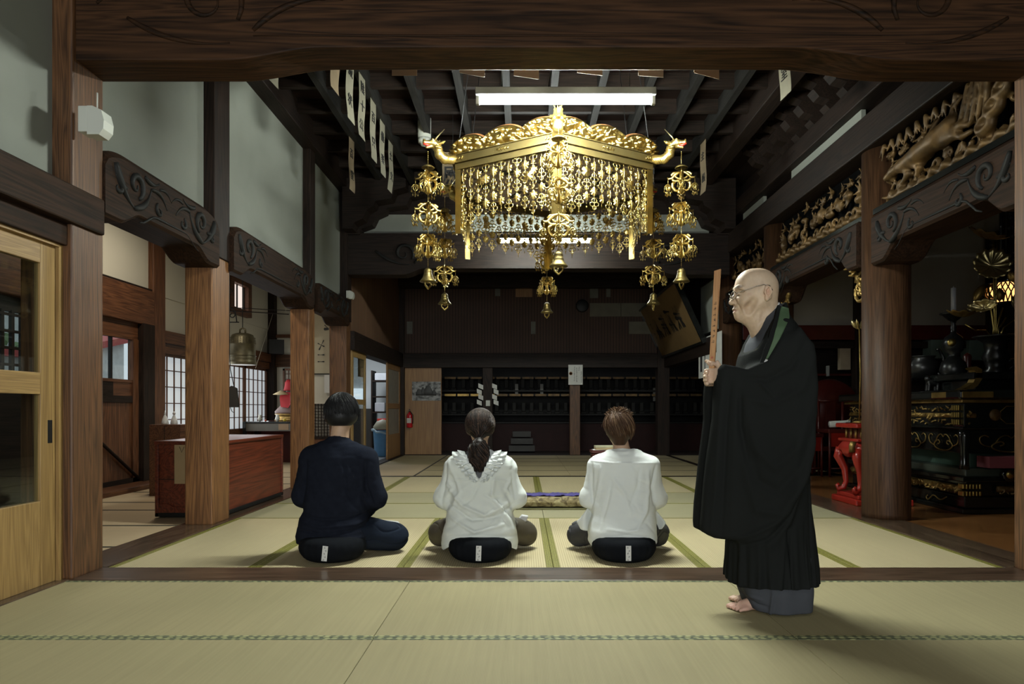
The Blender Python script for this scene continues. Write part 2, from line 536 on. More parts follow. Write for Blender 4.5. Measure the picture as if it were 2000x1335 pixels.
XS = [-2.47, -1.60, -0.715, 0.183, 1.085, 1.975, 2.865]
words = ['far left', 'second from left', 'centre left', 'centre right', 'second from right', 'far right']
who = ['beside the red-brown chest', 'under the man in the dark sweater', 'under the woman with the ponytail',
       'under the person with short brown hair', 'right of the short-haired person', 'beside the round pillar']
for i in range(6):
    mat_obj(XS[i], XS[i + 1], 4.065, 5.90, T_RIB, B_OLIVE, 'Y', 0.042,
            'ribbed straw mat with wide olive borders, ' + who[i], 'ribbed mats in the first row of the inner hall')
for i in range(6):
    mat_obj(XS[i], XS[i + 1], 7.72, 9.50, T_RIB, B_OLIVE, 'Y', 0.042,
            'ribbed straw mat with olive borders beyond the gold canopy, ' + words[i] + ' of its row', 'ribbed mats in the far row of the inner hall')
for j, (y0, y1, xs) in enumerate([(5.90, 6.82, [-2.47, -1.6, .183, 1.975, 2.865]), (6.82, 7.72, [-2.47, -.715, 1.085, 2.865])]):
    nm = [['at the left wall side', 'left of the rolled mat', 'right of the rolled mat', 'at the round pillar side'],
          ['on the left', 'behind the rolled mat', 'on the right']][j]
    for i in range(len(xs) - 1):
        mat_obj(xs[i], xs[i + 1], y0, y1, T_CROSS, B_OLIVE, 'X', 0.02,
                'greenish tatami mat laid crosswise in the %s row, %s' % (['nearer', 'farther'][j], nm[i]), 'crosswise mats of the inner hall')
for j, (y0, y1) in enumerate([(2.82, 3.752), (1.888, 2.82), (0.956, 1.888)]):
    xs = [-2.55, -0.62, 1.128, 2.88, 3.88] if j != 1 else [-2.55, -0.615, 1.125, 2.88, 3.88]
    for i in range(4):
        if j == 2 and i in (0, 3): continue
        mat_obj(xs[i], xs[i + 1], y0, y1, T_FRONT, B_GREEN, 'X', 0.026,
                'worn tatami mat with patterned green border, front hall, %s row, %s' %
                (['farther', 'middle', 'nearest'][j], ['left by the pine door', 'centre left', 'right under the monk' if j == 0 else 'centre right', 'far right'][i]),
                'worn mats of the front hall')
ya = [3.80, 4.67, 5.53, 6.37, 6.90, 7.75, 8.6, 9.45, 10.1]
an = ['nearest', 'second', 'third', 'narrow fourth', 'fifth', 'sixth', 'seventh', 'eighth']
for i in range(8):
    mat_obj(-4.42, -2.79, ya[i], ya[i + 1], T_AISLE, B_BROWN, 'X', 0.022,
            'faded tatami mat of the left aisle, %s from the front post' % an[i], 'aisle mats', top=0.0)
S('floor_aisle_rear', (-4.42, 10.1, -0.06), (-3.3, 12.84, 0.0), T_AISLE)
# rear zone
mat_obj(-2.43, -1.52, 9.62, 11.6, T_AISLE, B_BROWN, 'Y', 0.03, 'pale tatami mat before the open sliding door, nearer one', 'rear mats')
mat_obj(-2.43, -1.52, 11.6, 13.9, T_BACK, B_BROWN, 'Y', 0.03, 'pale tatami mat before the board door panel, farther one', 'rear mats')
yb = [9.62, 10.48, 11.34, 12.2, 13.05, 13.9]
for i in range(5):
    for k, (a, b) in enumerate([(-1.52, 0.68), (0.68, 2.9)]):
        mat_obj(a, b, yb[i], yb[i + 1], T_BACK, B_BROWN, 'X', 0.018,
                'dim tatami mat in the rear hall, %s row, %s half' % (['first', 'second', 'third', 'fourth', 'last'][i], ['left', 'right'][k]), 'rear mats')
for k, (a, b) in enumerate([(9.62, 11.5), (11.5, 13.9)]):
    mat_obj(3.0, 4.6, a, b, T_BACK, B_BROWN, 'X', 0.02, 'dim tatami mat in the rear right aisle, %s' % ['nearer one', 'farther one'][k], 'rear mats')

# --- sills ---------------------------------------------------------------------
S('trim_front_sill', (-2.60, 3.755, -0.06), (4.2, 4.06, 0.004), W_SILL_X, 0.006, 'long polished dark wood sill between the front hall and the inner hall', 'sill')
S('trim_left_sill', (-2.79, 4.06, -0.06), (-2.475, 9.9, 0.006), W_SILL_Y, 0.006, 'polished dark wood sill under the left row of posts', 'sill')
S('trim_right_sill', (2.868, 4.06, -0.06), (3.21, 10.3, 0.008), W_SILL_Y, 0.006, 'polished dark wood sill under the round pillars', 'sill')
S('trim_rear_cross_sill', (-2.47, 9.50, -0.06), (2.90, 9.62, 0.003), W_DARK_X, 0.004, 'dark narrow sill crossing the mats beyond the canopy', 'sill')
S('trim_rear_right_sill', (2.90, 9.62, -0.06), (3.0, 13.9, 0.004), W_DARK_Y, 0.004, 'dark sill running to the rear right post', 'sill')
S('trim_rear_left_sill', (-2.62, 9.9, -0.06), (-2.43, 13.95, 0.012), W_DARK_Y, 0.004, 'dark sill of the sliding doors at the rear left', 'sill')
S('trim_aisle_step', (-4.76, 5.2, -0.06), (-4.42, 8.75, 0.055), W_RED_Y, 0.006, 'worn wooden step under the entrance door', 'step')
S('floor_sanctuary', (3.21, 3.5, -0.06), (7.2, 10.3, 0.0), W_FLOOR)

# --- posts ---------------------------------------------------------------------
def post(lo, hi, m, label, group=None, bw=0.012):
    return S('wooden_post', lo, hi, m, bw, label, 'post', group)


post((-2.78, 3.772, 0), (-2.487, 4.05, 3.62), W_POST, 'square cedar post at the left end of the front sill', 'square posts')
p2 = post((-2.745, 5.54, 0), (-2.52, 5.87, 2.2), W_POSTL, 'square cedar post standing left of the red-brown chest', 'square posts')
p3 = post((-2.745, 8.05, 0), (-2.52, 8.27, 2.2), W_POSTL, 'square cedar post behind the seated man in the dark sweater', 'square posts')
p4 = post((-2.745, 9.68, 0), (-2.50, 9.92, 2.2), W_POST, 'reddish cedar post beside the open sliding door, long crack in it', 'square posts')
post((-2.66, 5.56, 2.2), (-2.51, 5.85, 4.3), W_DARK_Z, 'dark upper post above the second left post', 'upper posts', 0.006)
post((-2.66, 8.07, 2.2), (-2.51, 8.26, 4.3), W_DARK_Z, 'dark upper post above the third left post', 'upper posts', 0.006)
post((-2.66, 9.70, 2.2), (-2.49, 9.92, 4.3), W_DARK_Z, 'dark upper post above the cracked left post', 'upper posts', 0.006)
post((2.915, 3.772, 0), (3.21, 4.055, 3.62), W_POST, 'square cedar post at the right end of the front sill', 'square posts')


def round_pillar(x, y, r, z1, label):
    prof = [(r * .995, 0), (r, .05), (r, z1)]
    o = MB().lathe(prof, (x, y, 0), 48).build('round_pillar', W_PILLAR)
    o['kind'] = 'structure'
    tag(o, label, 'pillar', 'round pillars of the sanctuary front')


round_pillar(3.155, 5.93, 0.192, 3.2, 'thick round cedar pillar nearest on the right, worn pale at mid height')
round_pillar(3.13, 8.35, 0.172, 3.2, 'round pillar right behind the monk')
round_pillar(3.10, 10.2, 0.168, 3.2, 'farthest round pillar, left of the monk behind his wooden stick')

post((-2.6, 13.92, 0), (-2.42, 14.1, 3.65), W_DARK_Z, 'dark corner post at the rear left', 'rear posts', 0.005)
post((-0.82, 13.98, 0), (-0.62, 14.15, 1.8), W_DARK_Z, 'dark rear post behind the woman with the ponytail', 'rear posts', 0.005)
post((0.965, 13.98, 0), (1.175, 14.15, 1.8), W_POST, 'reddish rear post below the white notice', 'rear posts', 0.005)
post((2.75, 13.9, 0), (2.99, 14.15, 3.65), W_DARK_Z, 'dark rear post at the right corner', 'rear posts', 0.005)

# --- front great beam -------------------------------------------------------------
def beam_profile_x(x0, x1, n, fbot, ztop, y0, y1, cham=0.0):
    mb = MB()
    xs = [x0 + (x1 - x0) * i / n for i in range(n + 1)]
    vs, fs = [], []
    for x in xs:
        zb = fbot(x)
        vs += [(x, y0, zb - 0.0), (x, y1, zb), (x, y1, ztop), (x, y0, ztop)]
    for i in range(n):
        a = i * 4
        for k in range(4):
            b = (k + 1) % 4
            fs.append((a + k, a + b, a + 4 + b, a + 4 + k))
    fs += [(0, 1, 2, 3), tuple(n * 4 + k for k in (3, 2, 1, 0))]
    mb.add(vs, fs)
    return mb


def smooth(t): t = max(0, min(1, t)); return t * t * (3 - 2 * t)


def gb_bot(x):
    l = smooth((x + 1.66) / 0.55)
    if x > 0: l = 1 - smooth((x - 1.50) / 0.62)
    lip = 0.0
    return 2.885 + 0.07 * l


gb = beam_profile_x(-2.50, 3.05, 120, gb_bot, 3.62, 3.80, 4.06).build('great_carved_beam', W_BEAM_X)
gb['kind'] = 'structure'
tag(gb, 'massive dark carved beam spanning the top of the picture', 'beam')
bev(gb, 0.01, 2)


def spiral2(cx, cz, r0, turns, a0, sgn=1, n=26, decay=0.82):
    out = []
    for i in range(n):
        t = i / (n - 1)
        a = a0 + sgn * turns * 2 * PI * t
        r = r0 * (1 - decay * t)
        out.append((cx + r * math.cos(a), cz + r * math.sin(a)))
    return out


CARVED = plain('smoke_dark_carving', (.013, .013, .012), .6, var=.3, spec=.2, bump=.1)


def relief(parent, name, curves, fn, m, n=6, k_=1.45, mm=None):
    """carved line work: tapering rounded ridges sunk into a face; curves=[(pts2d, r)]"""
    mb = MB()
    for pts, r in curves:
        r = r * k_
        k = len(pts)
        rs = [r * (0.35 + 0.65 * math.sin(PI * min(1, (i + .6) / (k * .8)) ** 0.7) if i < k * .8 else r * 0.35) for i in range(k)]
        rs = [max(r * .3, q) for q in rs]
        mb.tube([fn(u, v) for u, v in pts], rs, n)
    return mb.build(name, mm or CARVED, parent)


def arc2(p0, p1, bulge, n=14):
    """quadratic arc between 2D points"""
    mx, my = (p0[0] + p1[0]) / 2, (p0[1] + p1[1]) / 2
    dx, dy = p1[0] - p0[0], p1[1] - p0[1]
    cx, cy = mx - dy * bulge, my + dx * bulge
    return [((1 - t) ** 2 * p0[0] + 2 * t * (1 - t) * cx + t * t * p1[0],
             (1 - t) ** 2 * p0[1] + 2 * t * (1 - t) * cy + t * t * p1[1]) for t in [i / (n - 1) for i in range(n)]]


cur = []
for s, cx in ((1, -1.75), (-1, 2.25)):
    f = lambda u: cx + s * u
    cur += [([(f(u - cx if False else u), v) for u, v in spiral2(0, 3.22, 0.20, 1.2, -0.6, 1)], 0.018),
            ([(f(u), v) for u, v in arc2((-0.45, 3.12), (0.12, 2.98), -0.18)], 0.014),
            ([(f(u), v) for u, v in arc2((0.25, 3.05), (0.75, 3.22), 0.25)], 0.016),
            ([(f(u), v) for u, v in spiral2(0.62, 3.27, 0.10, 1.1, 3.0, -1)], 0.012),
            ([(f(u), v) for u, v in arc2((-0.62, 3.2), (-0.3, 3.3), 0.3)], 0.012)]
cur.append((arc2((-1.5, 3.02), (2.0, 3.02), 0.0, 20), 0.006))
relief(gb, 'carved_cloud_scrolls', cur, lambda u, v: (u, 3.800, v), W_BEAM_X, k_=1.2, mm=wood('scroll_relief_wood', (.010, .007, .005), (.045, .022, .011), 'X', .6, .7, spec=.1))

# left front wall, nageshi, kamoi
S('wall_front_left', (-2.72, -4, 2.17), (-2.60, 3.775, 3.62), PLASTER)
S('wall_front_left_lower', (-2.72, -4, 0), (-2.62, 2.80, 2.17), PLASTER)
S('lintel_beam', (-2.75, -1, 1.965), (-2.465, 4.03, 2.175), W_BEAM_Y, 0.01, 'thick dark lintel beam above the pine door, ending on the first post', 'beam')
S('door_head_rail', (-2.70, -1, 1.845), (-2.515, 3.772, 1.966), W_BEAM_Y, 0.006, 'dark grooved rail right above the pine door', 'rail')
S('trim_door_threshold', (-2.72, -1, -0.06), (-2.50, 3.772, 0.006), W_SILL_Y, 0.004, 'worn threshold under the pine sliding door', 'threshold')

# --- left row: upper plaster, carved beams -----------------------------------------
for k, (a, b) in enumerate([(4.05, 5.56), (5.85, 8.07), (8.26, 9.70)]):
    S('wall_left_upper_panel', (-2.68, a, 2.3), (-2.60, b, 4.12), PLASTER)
S('trim_left_ceiling_rail', (-2.70, 4.0, 4.02), (-2.44, 10, 4.3), W_DARK_Y, 0.01, 'dark rail where the left plaster wall meets the ceiling', 'rail')


def rainbow_beam(y0, y1, x0, x1, zb, zt, label, group, face, m, rise=0.085, shoulder=0.10, name='carved_beam'):
    n = 48
    vs, fs = [], []
    for i in range(n + 1):
        t = i / n
        y = y0 + (y1 - y0) * t
        e = min(t, 1 - t) * (y1 - y0)
        arch = smooth((e - 0.16) / 0.22)
        sh = 1 - (1 - min(1, e / 0.26)) ** 2
        z0 = zb + rise * arch
        z1 = zt - shoulder * (1 - math.sqrt(max(0, sh)))
        b = 0.02
        vs += [(x0, y, z0 + b), (x0 + b, y, z0), (x1 - b, y, z0), (x1, y, z0 + b), (x1, y, z1 - 2 * b), (x1 - 2 * b, y, z1), (x0 + 2 * b, y, z1), (x0, y, z1 - 2 * b)]
    for i in range(n):
        for k in range(8):
            a, c = i * 8 + k, i * 8 + (k + 1) % 8
            fs.append((a, c, c + 8, a + 8))
    fs += [tuple(range(8)), tuple(n * 8 + k for k in range(8))[::-1]]
    o = MB().add(vs, fs).build(name, m)
    o['kind'] = 'structure'
    tag(o, label, 'beam', group)
    L = y1 - y0
    zc = (zb + zt) / 2 + 0.03
    cur = []
    for s, c in ((1, y0 + 0.30), (-1, y1 - 0.30)):
        g = lambda pts: [(c + s * u, v) for u, v in pts]
        cur += [(g(spiral2(0.02, zc + .03, 0.085, 1.25, -1.2, 1)), 0.016),
                (g(arc2((-0.20, zc + .10), (0.0, zc - .12), -0.25)), 0.018),
                (g(arc2((0.0, zc - .12), (0.20, zc + .06), -0.28)), 0.016),
                (g(arc2((0.20, zc + .06), (0.40, zc - .02), 0.35)), 0.011),
                (g(arc2((0.30, zc + .09), (0.46, zc + .05), 0.35)), 0.008),
                (g(spiral2(-0.17, zc - .04, 0.04, 0.9, 1.0, -1)), 0.012), (g(arc2((.12, zc + .12), (.30, zc + .13), -.3)), .013),
                (g(spiral2(.30, zc - .05, .045, 1.0, 2.0, 1)), .011), (g(arc2((-.08, zc - .02), (-.20, zc + .03), .3)), .012)]
    cur.append(([(y0 + .36 + (L - .72) * t, zb + .055 + rise * smooth(min(t, 1 - t) * (L - .72) / .2)) for t in [i / 20 for i in range(21)]], 0.007))
    relief(o, 'carved_scroll', cur, lambda u, v: (face, u, v), m)
    return o


rainbow_beam(4.04, 5.56, -2.77, -2.47, 2.09, 2.53, 'carved arched beam between the first two left posts', 'left carved beams', -2.47, W_BEAM_Y)
rainbow_beam(5.84, 8.08, -2.77, -2.47, 2.12, 2.55, 'carved arched beam above the red-brown chest', 'left carved beams', -2.47, W_BEAM_Y)
rainbow_beam(8.24, 9.72, -2.77, -2.47, 2.12, 2.50, 'carved arched beam farthest in the left row', 'left carved beams', -2.47, W_BEAM_Y)

# --- ceiling of the inner hall ---------------------------------------------------
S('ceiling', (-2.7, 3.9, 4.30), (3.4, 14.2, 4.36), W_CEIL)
for i, xx in enumerate([-2.0, -1.56, -1.1, -0.63, -0.16, 0.31, 0.78, 1.25, 1.70, 2.15]):
    S('ceiling_rib', (xx - .035, 4.0, 4.11), (xx + .035, 9.9, 4.30), W_RIB, 0.0, 'dark ceiling rib running front to back, number %s from the left' % ['one', 'two', 'three', 'four', 'five', 'six', 'seven', 'eight', 'nine', 'ten'][i], 'ceiling rib', 'ceiling ribs running front to back')
for i, yy in enumerate([4.6, 5.15, 5.72, 6.28, 6.85, 7.42, 7.98, 8.55, 9.1, 9.6]):
    S('ceiling_crosspiece', (-2.5, yy - .03, 4.16), (2.5, yy + .03, 4.30), W_DARK_X, 0.0, 'dark ceiling crosspiece, %s from the great beam' % ['first', 'second', 'third', 'fourth', 'fifth', 'sixth', 'seventh', 'eighth', 'ninth', 'tenth'][i], 'ceiling rib', 'ceiling crosspieces')

# --- transverse beam and plaster at the rear of the inner hall ----------------------
S('wall_rear_upper_panel', (-2.3, 9.9, 3.35), (2.7, 9.96, 3.76), PLASTER)
S('wall_rear_upper_boards', (-2.6, 9.94, 3.70), (3.0, 10.0, 4.3), W_DARK_X)
tb = beam_profile_x(-2.5, 2.95, 80, lambda x: 2.86 + .09 * smooth((min(x + 2.5, 2.95 - x) - .8) / .3), 3.45, 9.74, 10.02).build('transverse_carved_beam', W_DARK_X)
tb['kind'] = 'structure'; tag(tb, 'dark carved beam crossing the hall behind the framed plaque', 'beam')
cur = []
for s, cx in ((1, -1.7), (-1, 2.1)):
    cur += [([(cx + s * u, v) for u, v in spiral2(0, 3.16, 0.15, 1.2, -.6)], 0.02),
            ([(cx + s * u, v) for u, v in arc2((-.4, 3.2), (0.1, 3.0), -.2)], .018),
            ([(cx + s * u, v) for u, v in arc2((0.15, 3.02), (0.6, 3.2), .2)], .018)]
relief(tb, 'carved_cloud_scrolls', cur, lambda u, v: (u, 9.735, v), W_DARK_X)
for s, xx, w in ((1, -2.5, 'left'), (-1, 2.95, 'right')):
    mb = MB()
    pts = [(0, 3.42), (.18, 3.42), (.2, 3.5), (.36, 3.56), (.42, 3.68), (.55, 3.74), (.57, 3.8), (.85, 3.84), (.9, 3.95), (1.1, 4.0), (1.1, 4.12), (0, 4.12)]
    mb.prism([(u, v) for u, v in pts], 9.70, 9.9, lambda u, v, d: (xx + s * u, d, v))
    mb.prism([(u * .8, v) for u, v in pts], 9.45, 9.70, lambda u, v, d: (xx + s * u, d, v + .02))
    o = struct(mb, 'stepped_bracket', W_DARK_X)
    tag(o, 'dark stepped timber bracket under the ceiling, rear %s corner' % w, 'bracket', 'rear corner brackets')

# --- rear zone ---------------------------------------------------------------------
S('wall_rear_left', (-2.62, 9.95, 2.06), (-2.52, 14.0, 3.66), W_SLAT)
S('lintel_beam', (-2.66, 9.9, 1.80), (-2.44, 13.95, 2.075), W_DARK_Y, 0.008, 'dark lintel above the sliding doors at the rear left', 'beam')
S('wall_rear', (-2.6, 14.0, 2.06), (3.1, 14.1, 3.66), W_SLAT_X)
S('lintel_beam', (-2.5, 13.93, 1.785), (3.0, 14.14, 2.08), W_DARK_X, 0.008, 'dark lintel across the rear wall above the tablet shelves', 'beam')
S('ceiling_rear', (-2.6, 10, 3.66), (3.1, 14.2, 3.72), W_DARK_X)
S('lintel_beam', (2.88, 10.2, 1.79), (3.04, 13.95, 2.06), W_DARK_Y, 0.008, 'dark lintel on the right below the leaning gold plaque', 'beam')
S('wall_rear_right', (2.98, 11.3, 2.05), (3.04, 14.0, 3.66), W_DARK_Y)
S('wall_rear_right_panel', (2.96, 10.3, 2.16), (3.02, 11.35, 2.95), PLASTER)
S('wall_rear_right_head', (2.94, 10.2, 2.95), (3.06, 11.35, 3.66), W_DARK_Y)
S('beam_rear_head', (-2.6, 13.8, 3.40), (3.0, 14.0, 3.66), W_DARK_X, 0.01, 'dark head beam high on the rear wall', 'beam')
# lighter boards and papers on the rear wall
k = 0
for x0, x1, y0, y1, m in [(1007, 1040, 552, 580, 'r'), (1152, 1212, 592, 618, 'b'), (1213, 1262, 592, 618, 'b'), (1228, 1275, 628, 652, 'b'),
                          (967, 977, 550, 578, 'p'), (1152, 1168, 556, 582, 'p'), (1184, 1192, 556, 580, 'p'), (795, 806, 628, 652, 'p'), (1037, 1046, 628, 652, 'p')]:
    a = at(x0, y1, 13.99); b = at(x1, y0, 13.99)
    o = MB().box((a.x, 13.965, a.z), (b.x, 13.998, b.z)).build('wall_board' if m != 'p' else 'paper_slip', {'r': W_PLY, 'b': plain('dull_board', (0.13, 0.12, 0.09), .8), 'p': plain('dull_paper', (0.14, 0.14, 0.12), .8)}[m])
    tag(o, ['brown donor board high on the rear wall left of centre', 'dull board left of the pair on the rear wall', 'dull board right of the pair on the rear wall', 'dull board below the pair on the rear wall',
            'narrow paper slip left of the brown board', 'paper slip above the pair of dull boards', 'narrower paper slip above the pair of dull boards', 'paper slip at the left corner of the rear wall', 'paper slip near the centre of the rear wall'][k],
        'board' if m != 'p' else 'paper slip', 'boards and slips on the rear wall')
    k += 1
clk = at(1137, 597, 13.9)
mb = MB().lathe([(0.0, -.03), (.13, -.03), (.13, .02), (.11, .03), (0, .03)], n=24)
o = mb.build('round_gong', IRON, M=Matrix.Translation(clk) @ Matrix.Rotation(PI / 2, 4, 'X'))
tag(o, 'dark round disc hanging on the rear wall left of the dull boards', 'disc')

# board panel with photograph, extinguisher
S('door_1', (-2.42, 14.02, 0.01), (-1.67, 14.07, 1.79), W_PLY, 0.003, 'varnished board door panel in the rear left corner', 'door')
ph_o = empty('framed_photograph', (-2.0, 14.01, 1.15), 'old black and white photograph pinned on the varnished door panel', 'photograph')
a, b = at(805, 782, 14.015), at(861, 745, 14.015)
PH = NT('monochrome_photo'); v = PH.coords((3, 3, 5)); nz = PH.n('ShaderNodeTexNoise'); nz.inputs['Scale'].default_value = 3; PH.l(v, nz.inputs['Vector'])
PH.l(PH.ramp(nz.outputs['Fac'], [(0.35, (0.02, 0.02, 0.02)), (0.6, (0.30, 0.30, 0.29))]), PH.b.inputs['Base Color'])
MB().box(rel(ph_o, (a.x, 14.008, a.z)), rel(ph_o, (b.x, 14.018, b.z))).build('print', PH.m, ph_o)
mb = MB()
for cx, w, h in ((818, 6, 13), (826, 4, 17), (836, 9, 20), (848, 4, 12)):
    q = at(cx, 772, 14.0)
    qq = rel(ph_o, (q.x, 14.006, q.z)); mb.lathe([(w * .0105, 0), (w * .011, h * .004), (w * .006, h * .008), (w * .005, h * .0095), (0, h * .0105)], qq, 10, sy=.15)
mb.build('photographed_figures', plain('photo_grey', (0.05, 0.05, 0.05), .6, bump=0), ph_o)

fx = at(800, 835, 13.95)
fe = empty('fire_extinguisher', (fx.x, 13.955, fx.z), 'red fire extinguisher hanging left of the board panel', 'fire extinguisher')
h = .33
MB().lathe([(.0, 0), (.055, .005), (.062, .02), (.062, h * .78), (.045, h * .88), (.02, h * .93), (.02, h)], n=18).build('cylinder', plain('signal_red', (0.45, 0.01, 0.015), .25, bump=0), fe)
MB().box((-.012, -.05, h), (.012, .03, h + .02)).box((-.01, -.06, h + .035), (.01, .02, h + .05)).build('handle', IRON, fe)
MB().tube([(.02, -.03, h), (.07, -.04, h * .8), (.07, -.04, h * .35), (.062, -.03, h * .25)], .009, 6).build('hose', IRON, fe)
MB().box((-.045, -.066, h * .3), (.045, -.05, h * .6)).build('instruction_label', plain('pale_label', (.5, .45, .4), .5), fe)

# sliding doors at the rear left
def glazed_door(name, X, y0, y1, z0, z1, m, mid, label, stile=.07, foot=.35, pane=GLASS, th=.03, cat='sliding door', my=None):
    e = empty(name, (X, (y0 + y1) / 2, z0), label, cat)
    my = my or m
    q = lambda a, b: (rel(e, a), rel(e, b))
    for nm, a, b, mm in [('stile', (X - th / 2, y0, z0), (X + th / 2, y0 + stile, z1), m), ('stile', (X - th / 2, y1 - stile, z0), (X + th / 2, y1, z1), m),
                         ('top_rail', (X - th / 2, y0 + stile, z1 - stile * 1.1), (X + th / 2, y1 - stile, z1), my),
                         ('middle_rail', (X - th / 2, y0 + stile, mid - stile / 2), (X + th / 2, y1 - stile, mid + stile / 2), my),
                         ('bottom_panel', (X - th / 2, y0 + stile, z0), (X + th / 2, y1 - stile, z0 + foot), m)]:
        a, b = q(a, b); bev(MB().box(a, b).build(nm, mm, e), .003)
    for a, b in [((X - .004, y0 + stile, z0 + foot), (X + .004, y1 - stile, mid - stile / 2)), ((X - .004, y0 + stile, mid + stile / 2), (X + .004, y1 - stile, z1 - stile * 1.1))]:
        a, b = q(a, b); MB().box(a, b).build('glass_pane', pane, e)
    return e


PANE_D = plain('papered_pane', (0.24, 0.22, 0.18), .5, var=.15)
glazed_door('sliding_door', -2.50, 9.95, 10.83, 0.012, 1.80, W_PINE, 1.05, 'pine framed glass door right of the cracked post', .08, .05, GLASS)
glazed_door('sliding_door', -2.50, 12.55, 13.85, 0.012, 1.80, W_PLY, 1.0, 'varnished door with papered panes at the rear left', .10, .45, PANE_D, my=W_PLY)
nb = at(716, 722, 10.9)
o = MB().box((-2.62, 10.85, 1.46), (-2.60, 11.32, 1.80)).build('handwritten_notice', plain('tan_paper', (0.42, 0.27, 0.13), .8))
tag(o, 'tan paper with brush writing hanging inside the open rear door', 'notice')
NOTICE_TAN = o

# service room
WHITE_WALL = plain('white_wall', (0.55, 0.57, 0.57), .8, var=.03, bump=0)
S('wall_service_rear', (-5.2, 16.0, 0), (-2.4, 16.1, 3.0), WHITE_WALL)
S('wall_service_right', (-2.62, 14.1, 0), (-2.5, 16.0, 3.0), WHITE_WALL)
S('wall_service_left', (-5.2, 12.95, 0), (-5.1, 16.0, 3.0), WHITE_WALL)
S('ceiling_service', (-5.2, 12.97, 2.7), (-2.6, 16.1, 2.78), WHITE_WALL)
S('ceiling_service_front', (-3.3, 10.18, 2.7), (-2.64, 12.97, 2.78), WHITE_WALL)
LINO = plain('grey_linoleum', (0.35, 0.36, 0.36), .3, var=.1)
S('floor_service', (-5.1, 12.95, -0.06), (-2.62, 16.0, 0.0), LINO)
S('floor_service_front', (-3.3, 10.16, -0.06), (-2.62, 12.95, 0.0), LINO)
S('wall_service_partition', (-3.36, 10.16, 0), (-3.30, 12.9, 3.48), PLASTER_W)
mb = MB()
for a, b, y in [(726, 732, 15.0), (741, 745, 15.0)]:
    q0, q1 = at(a, 888, y), at(b, 745, y)
    mb.box((q0.x, y, 0), (q1.x, y + .08, q1.z))
sh = empty('storage_shelf', (-3.1, 15.2, 0), 'dark storage shelf with boxes in the service room', 'shelf')
m2 = MB()
for i, z in enumerate((.05, .45, .85, 1.2, 1.55)):
    MB().box((-.25, .0, z), (.45, .4, z + .03)).build('shelf_board', W_DARK_Z, sh)
MB().box((-.28, 0, 0), (-.25, .4, 1.8)).build('side_panel', W_DARK_Z, sh)
MB().box((.45, 0, 0), (.48, .4, 1.8)).build('side_panel', W_DARK_Z, sh)
for i, (x, z, w, hh, col, nm, lb) in enumerate([(-.2, .88, .22, .2, (.4, .4, .42), 'storage_box', 'grey box on the service room shelf'), (.05, 1.23, .25, .22, (.55, .58, .6), 'storage_box', 'pale box on the second shelf from the top in the service room'),
                                        (-.2, 1.58, .3, .16, (.6, .62, .66), 'storage_box', 'pale box topmost on the service room shelf'), (-.15, .48, .2, .25, (.5, .03, .02), 'storage_box', 'red box low on the service room shelf'),
                                        (.1, .88, .2, .1, (.5, .4, .15), 'storage_box', 'yellowish tray on the service room shelf')]):
    o = MB().box((-3.1 + x, 15.22, z + .0), (-3.1 + x + w, 15.5, z + hh), bev=.01).build(nm, plain('shelf_box_%d' % i, col, .5, bump=0))
    tag(o, lb, 'box', 'boxes on the service room shelf')
S('wall_service_dado', (-5.1, 15.9, 0), (-3.42, 15.99, .95), plain('dark_dado', (.03, .025, .02), .5))
WIN = emit('daylight_pane', (.85, .93, 1.0), 0.6)
o = MB().box((-4.05, 15.93, 1.12), (-3.72, 15.99, 1.42)).build('window_4', WIN); o['kind'] = 'structure'
# blue bin
bx = at(748, 884, 13.6)
tb_ = empty('trash_bin', (bx.x, 13.6, 0.0), 'light blue plastic trash bin in the service room doorway', 'bin')
BLUE = plain('light_blue_plastic', (0.10, 0.27, 0.50), .4, bump=0)
MB().lathe([(.15, 0), (.165, .03), (.195, .50), (.20, .52)], n=20, sx=1, sy=.8).build('bucket', BLUE, tb_)
lp = []
for i in range(48):
    a = 2 * PI * i / 48
    rr = .212 + .012 * math.sin(9 * a)
    lp.append((rr * math.cos(a), .8 * rr * math.sin(a), .50 + .03 * math.sin(2 * a + 1) + .012 * math.sin(7 * a)))
MB().tube(lp + [lp[0]], .022, 6).build('plastic_liner', plain('liner_film', (.35, .5, .62), .3, bump=0), tb_)
MB().lathe([(.20, .54), (.19, .60), (.12, .70), (.0, .74)], n=20, sy=.8).build('lid', plain('cream_plastic', (.42, .40, .30), .5, bump=0), tb_)

# --- tablet shelves behind the rear wall ------------------------------------------------
SHELF = plain('dull_black_shelf', (.010, .009, .008), .55, spec=.2, bump=0)
sh = empty('tablet_shelf', (1.9, 15.8, 0), 'black lacquered tiered shelf of memorial niches behind the rear wall', 'shelf')
for z in (.62, .80, 1.24, 1.33, 1.63): MB().box((-3.9, -.5, z), (4.0, .5, z + .035)).build('shelf_board', SHELF, sh)
MB().box((-3.9, .5, 0), (4.0, .55, 2.4)).build('back_panel', SHELF, sh)
MB().box((-3.9, -.45, 0), (4.0, -.35, .62)).build('lower_panel', plain('dull_dark_red', (.022,.006,.005), .6, spec=.2), sh)
for rowi, (z0, z1) in enumerate(((1.19, 1.24), (1.575, 1.62))):
    for i in range(26):
        x = -1.75 + i * .29
        if x > 5.6: continue
        o = MB().box((x, 15.28, z0 + .04), (x + .25, 15.299, z1 + .04)).build('gilt_name_strip', GOLD_W if i > 3 or rowi else GOLD_D)
        tag(o, 'small gilt strip on the %s edge of the tablet shelf' % ['lower', 'upper'][rowi], 'strip', 'gilt strips on the %s shelf edge' % ['lower', 'upper'][rowi])
TAB = plain('dark_tablet', (0.016, 0.015, 0.013), .6, spec=.2, bump=0)
TABL = plain('pale_tablet', (0.12, 0.115, 0.10), .5, bump=0)
proto = None
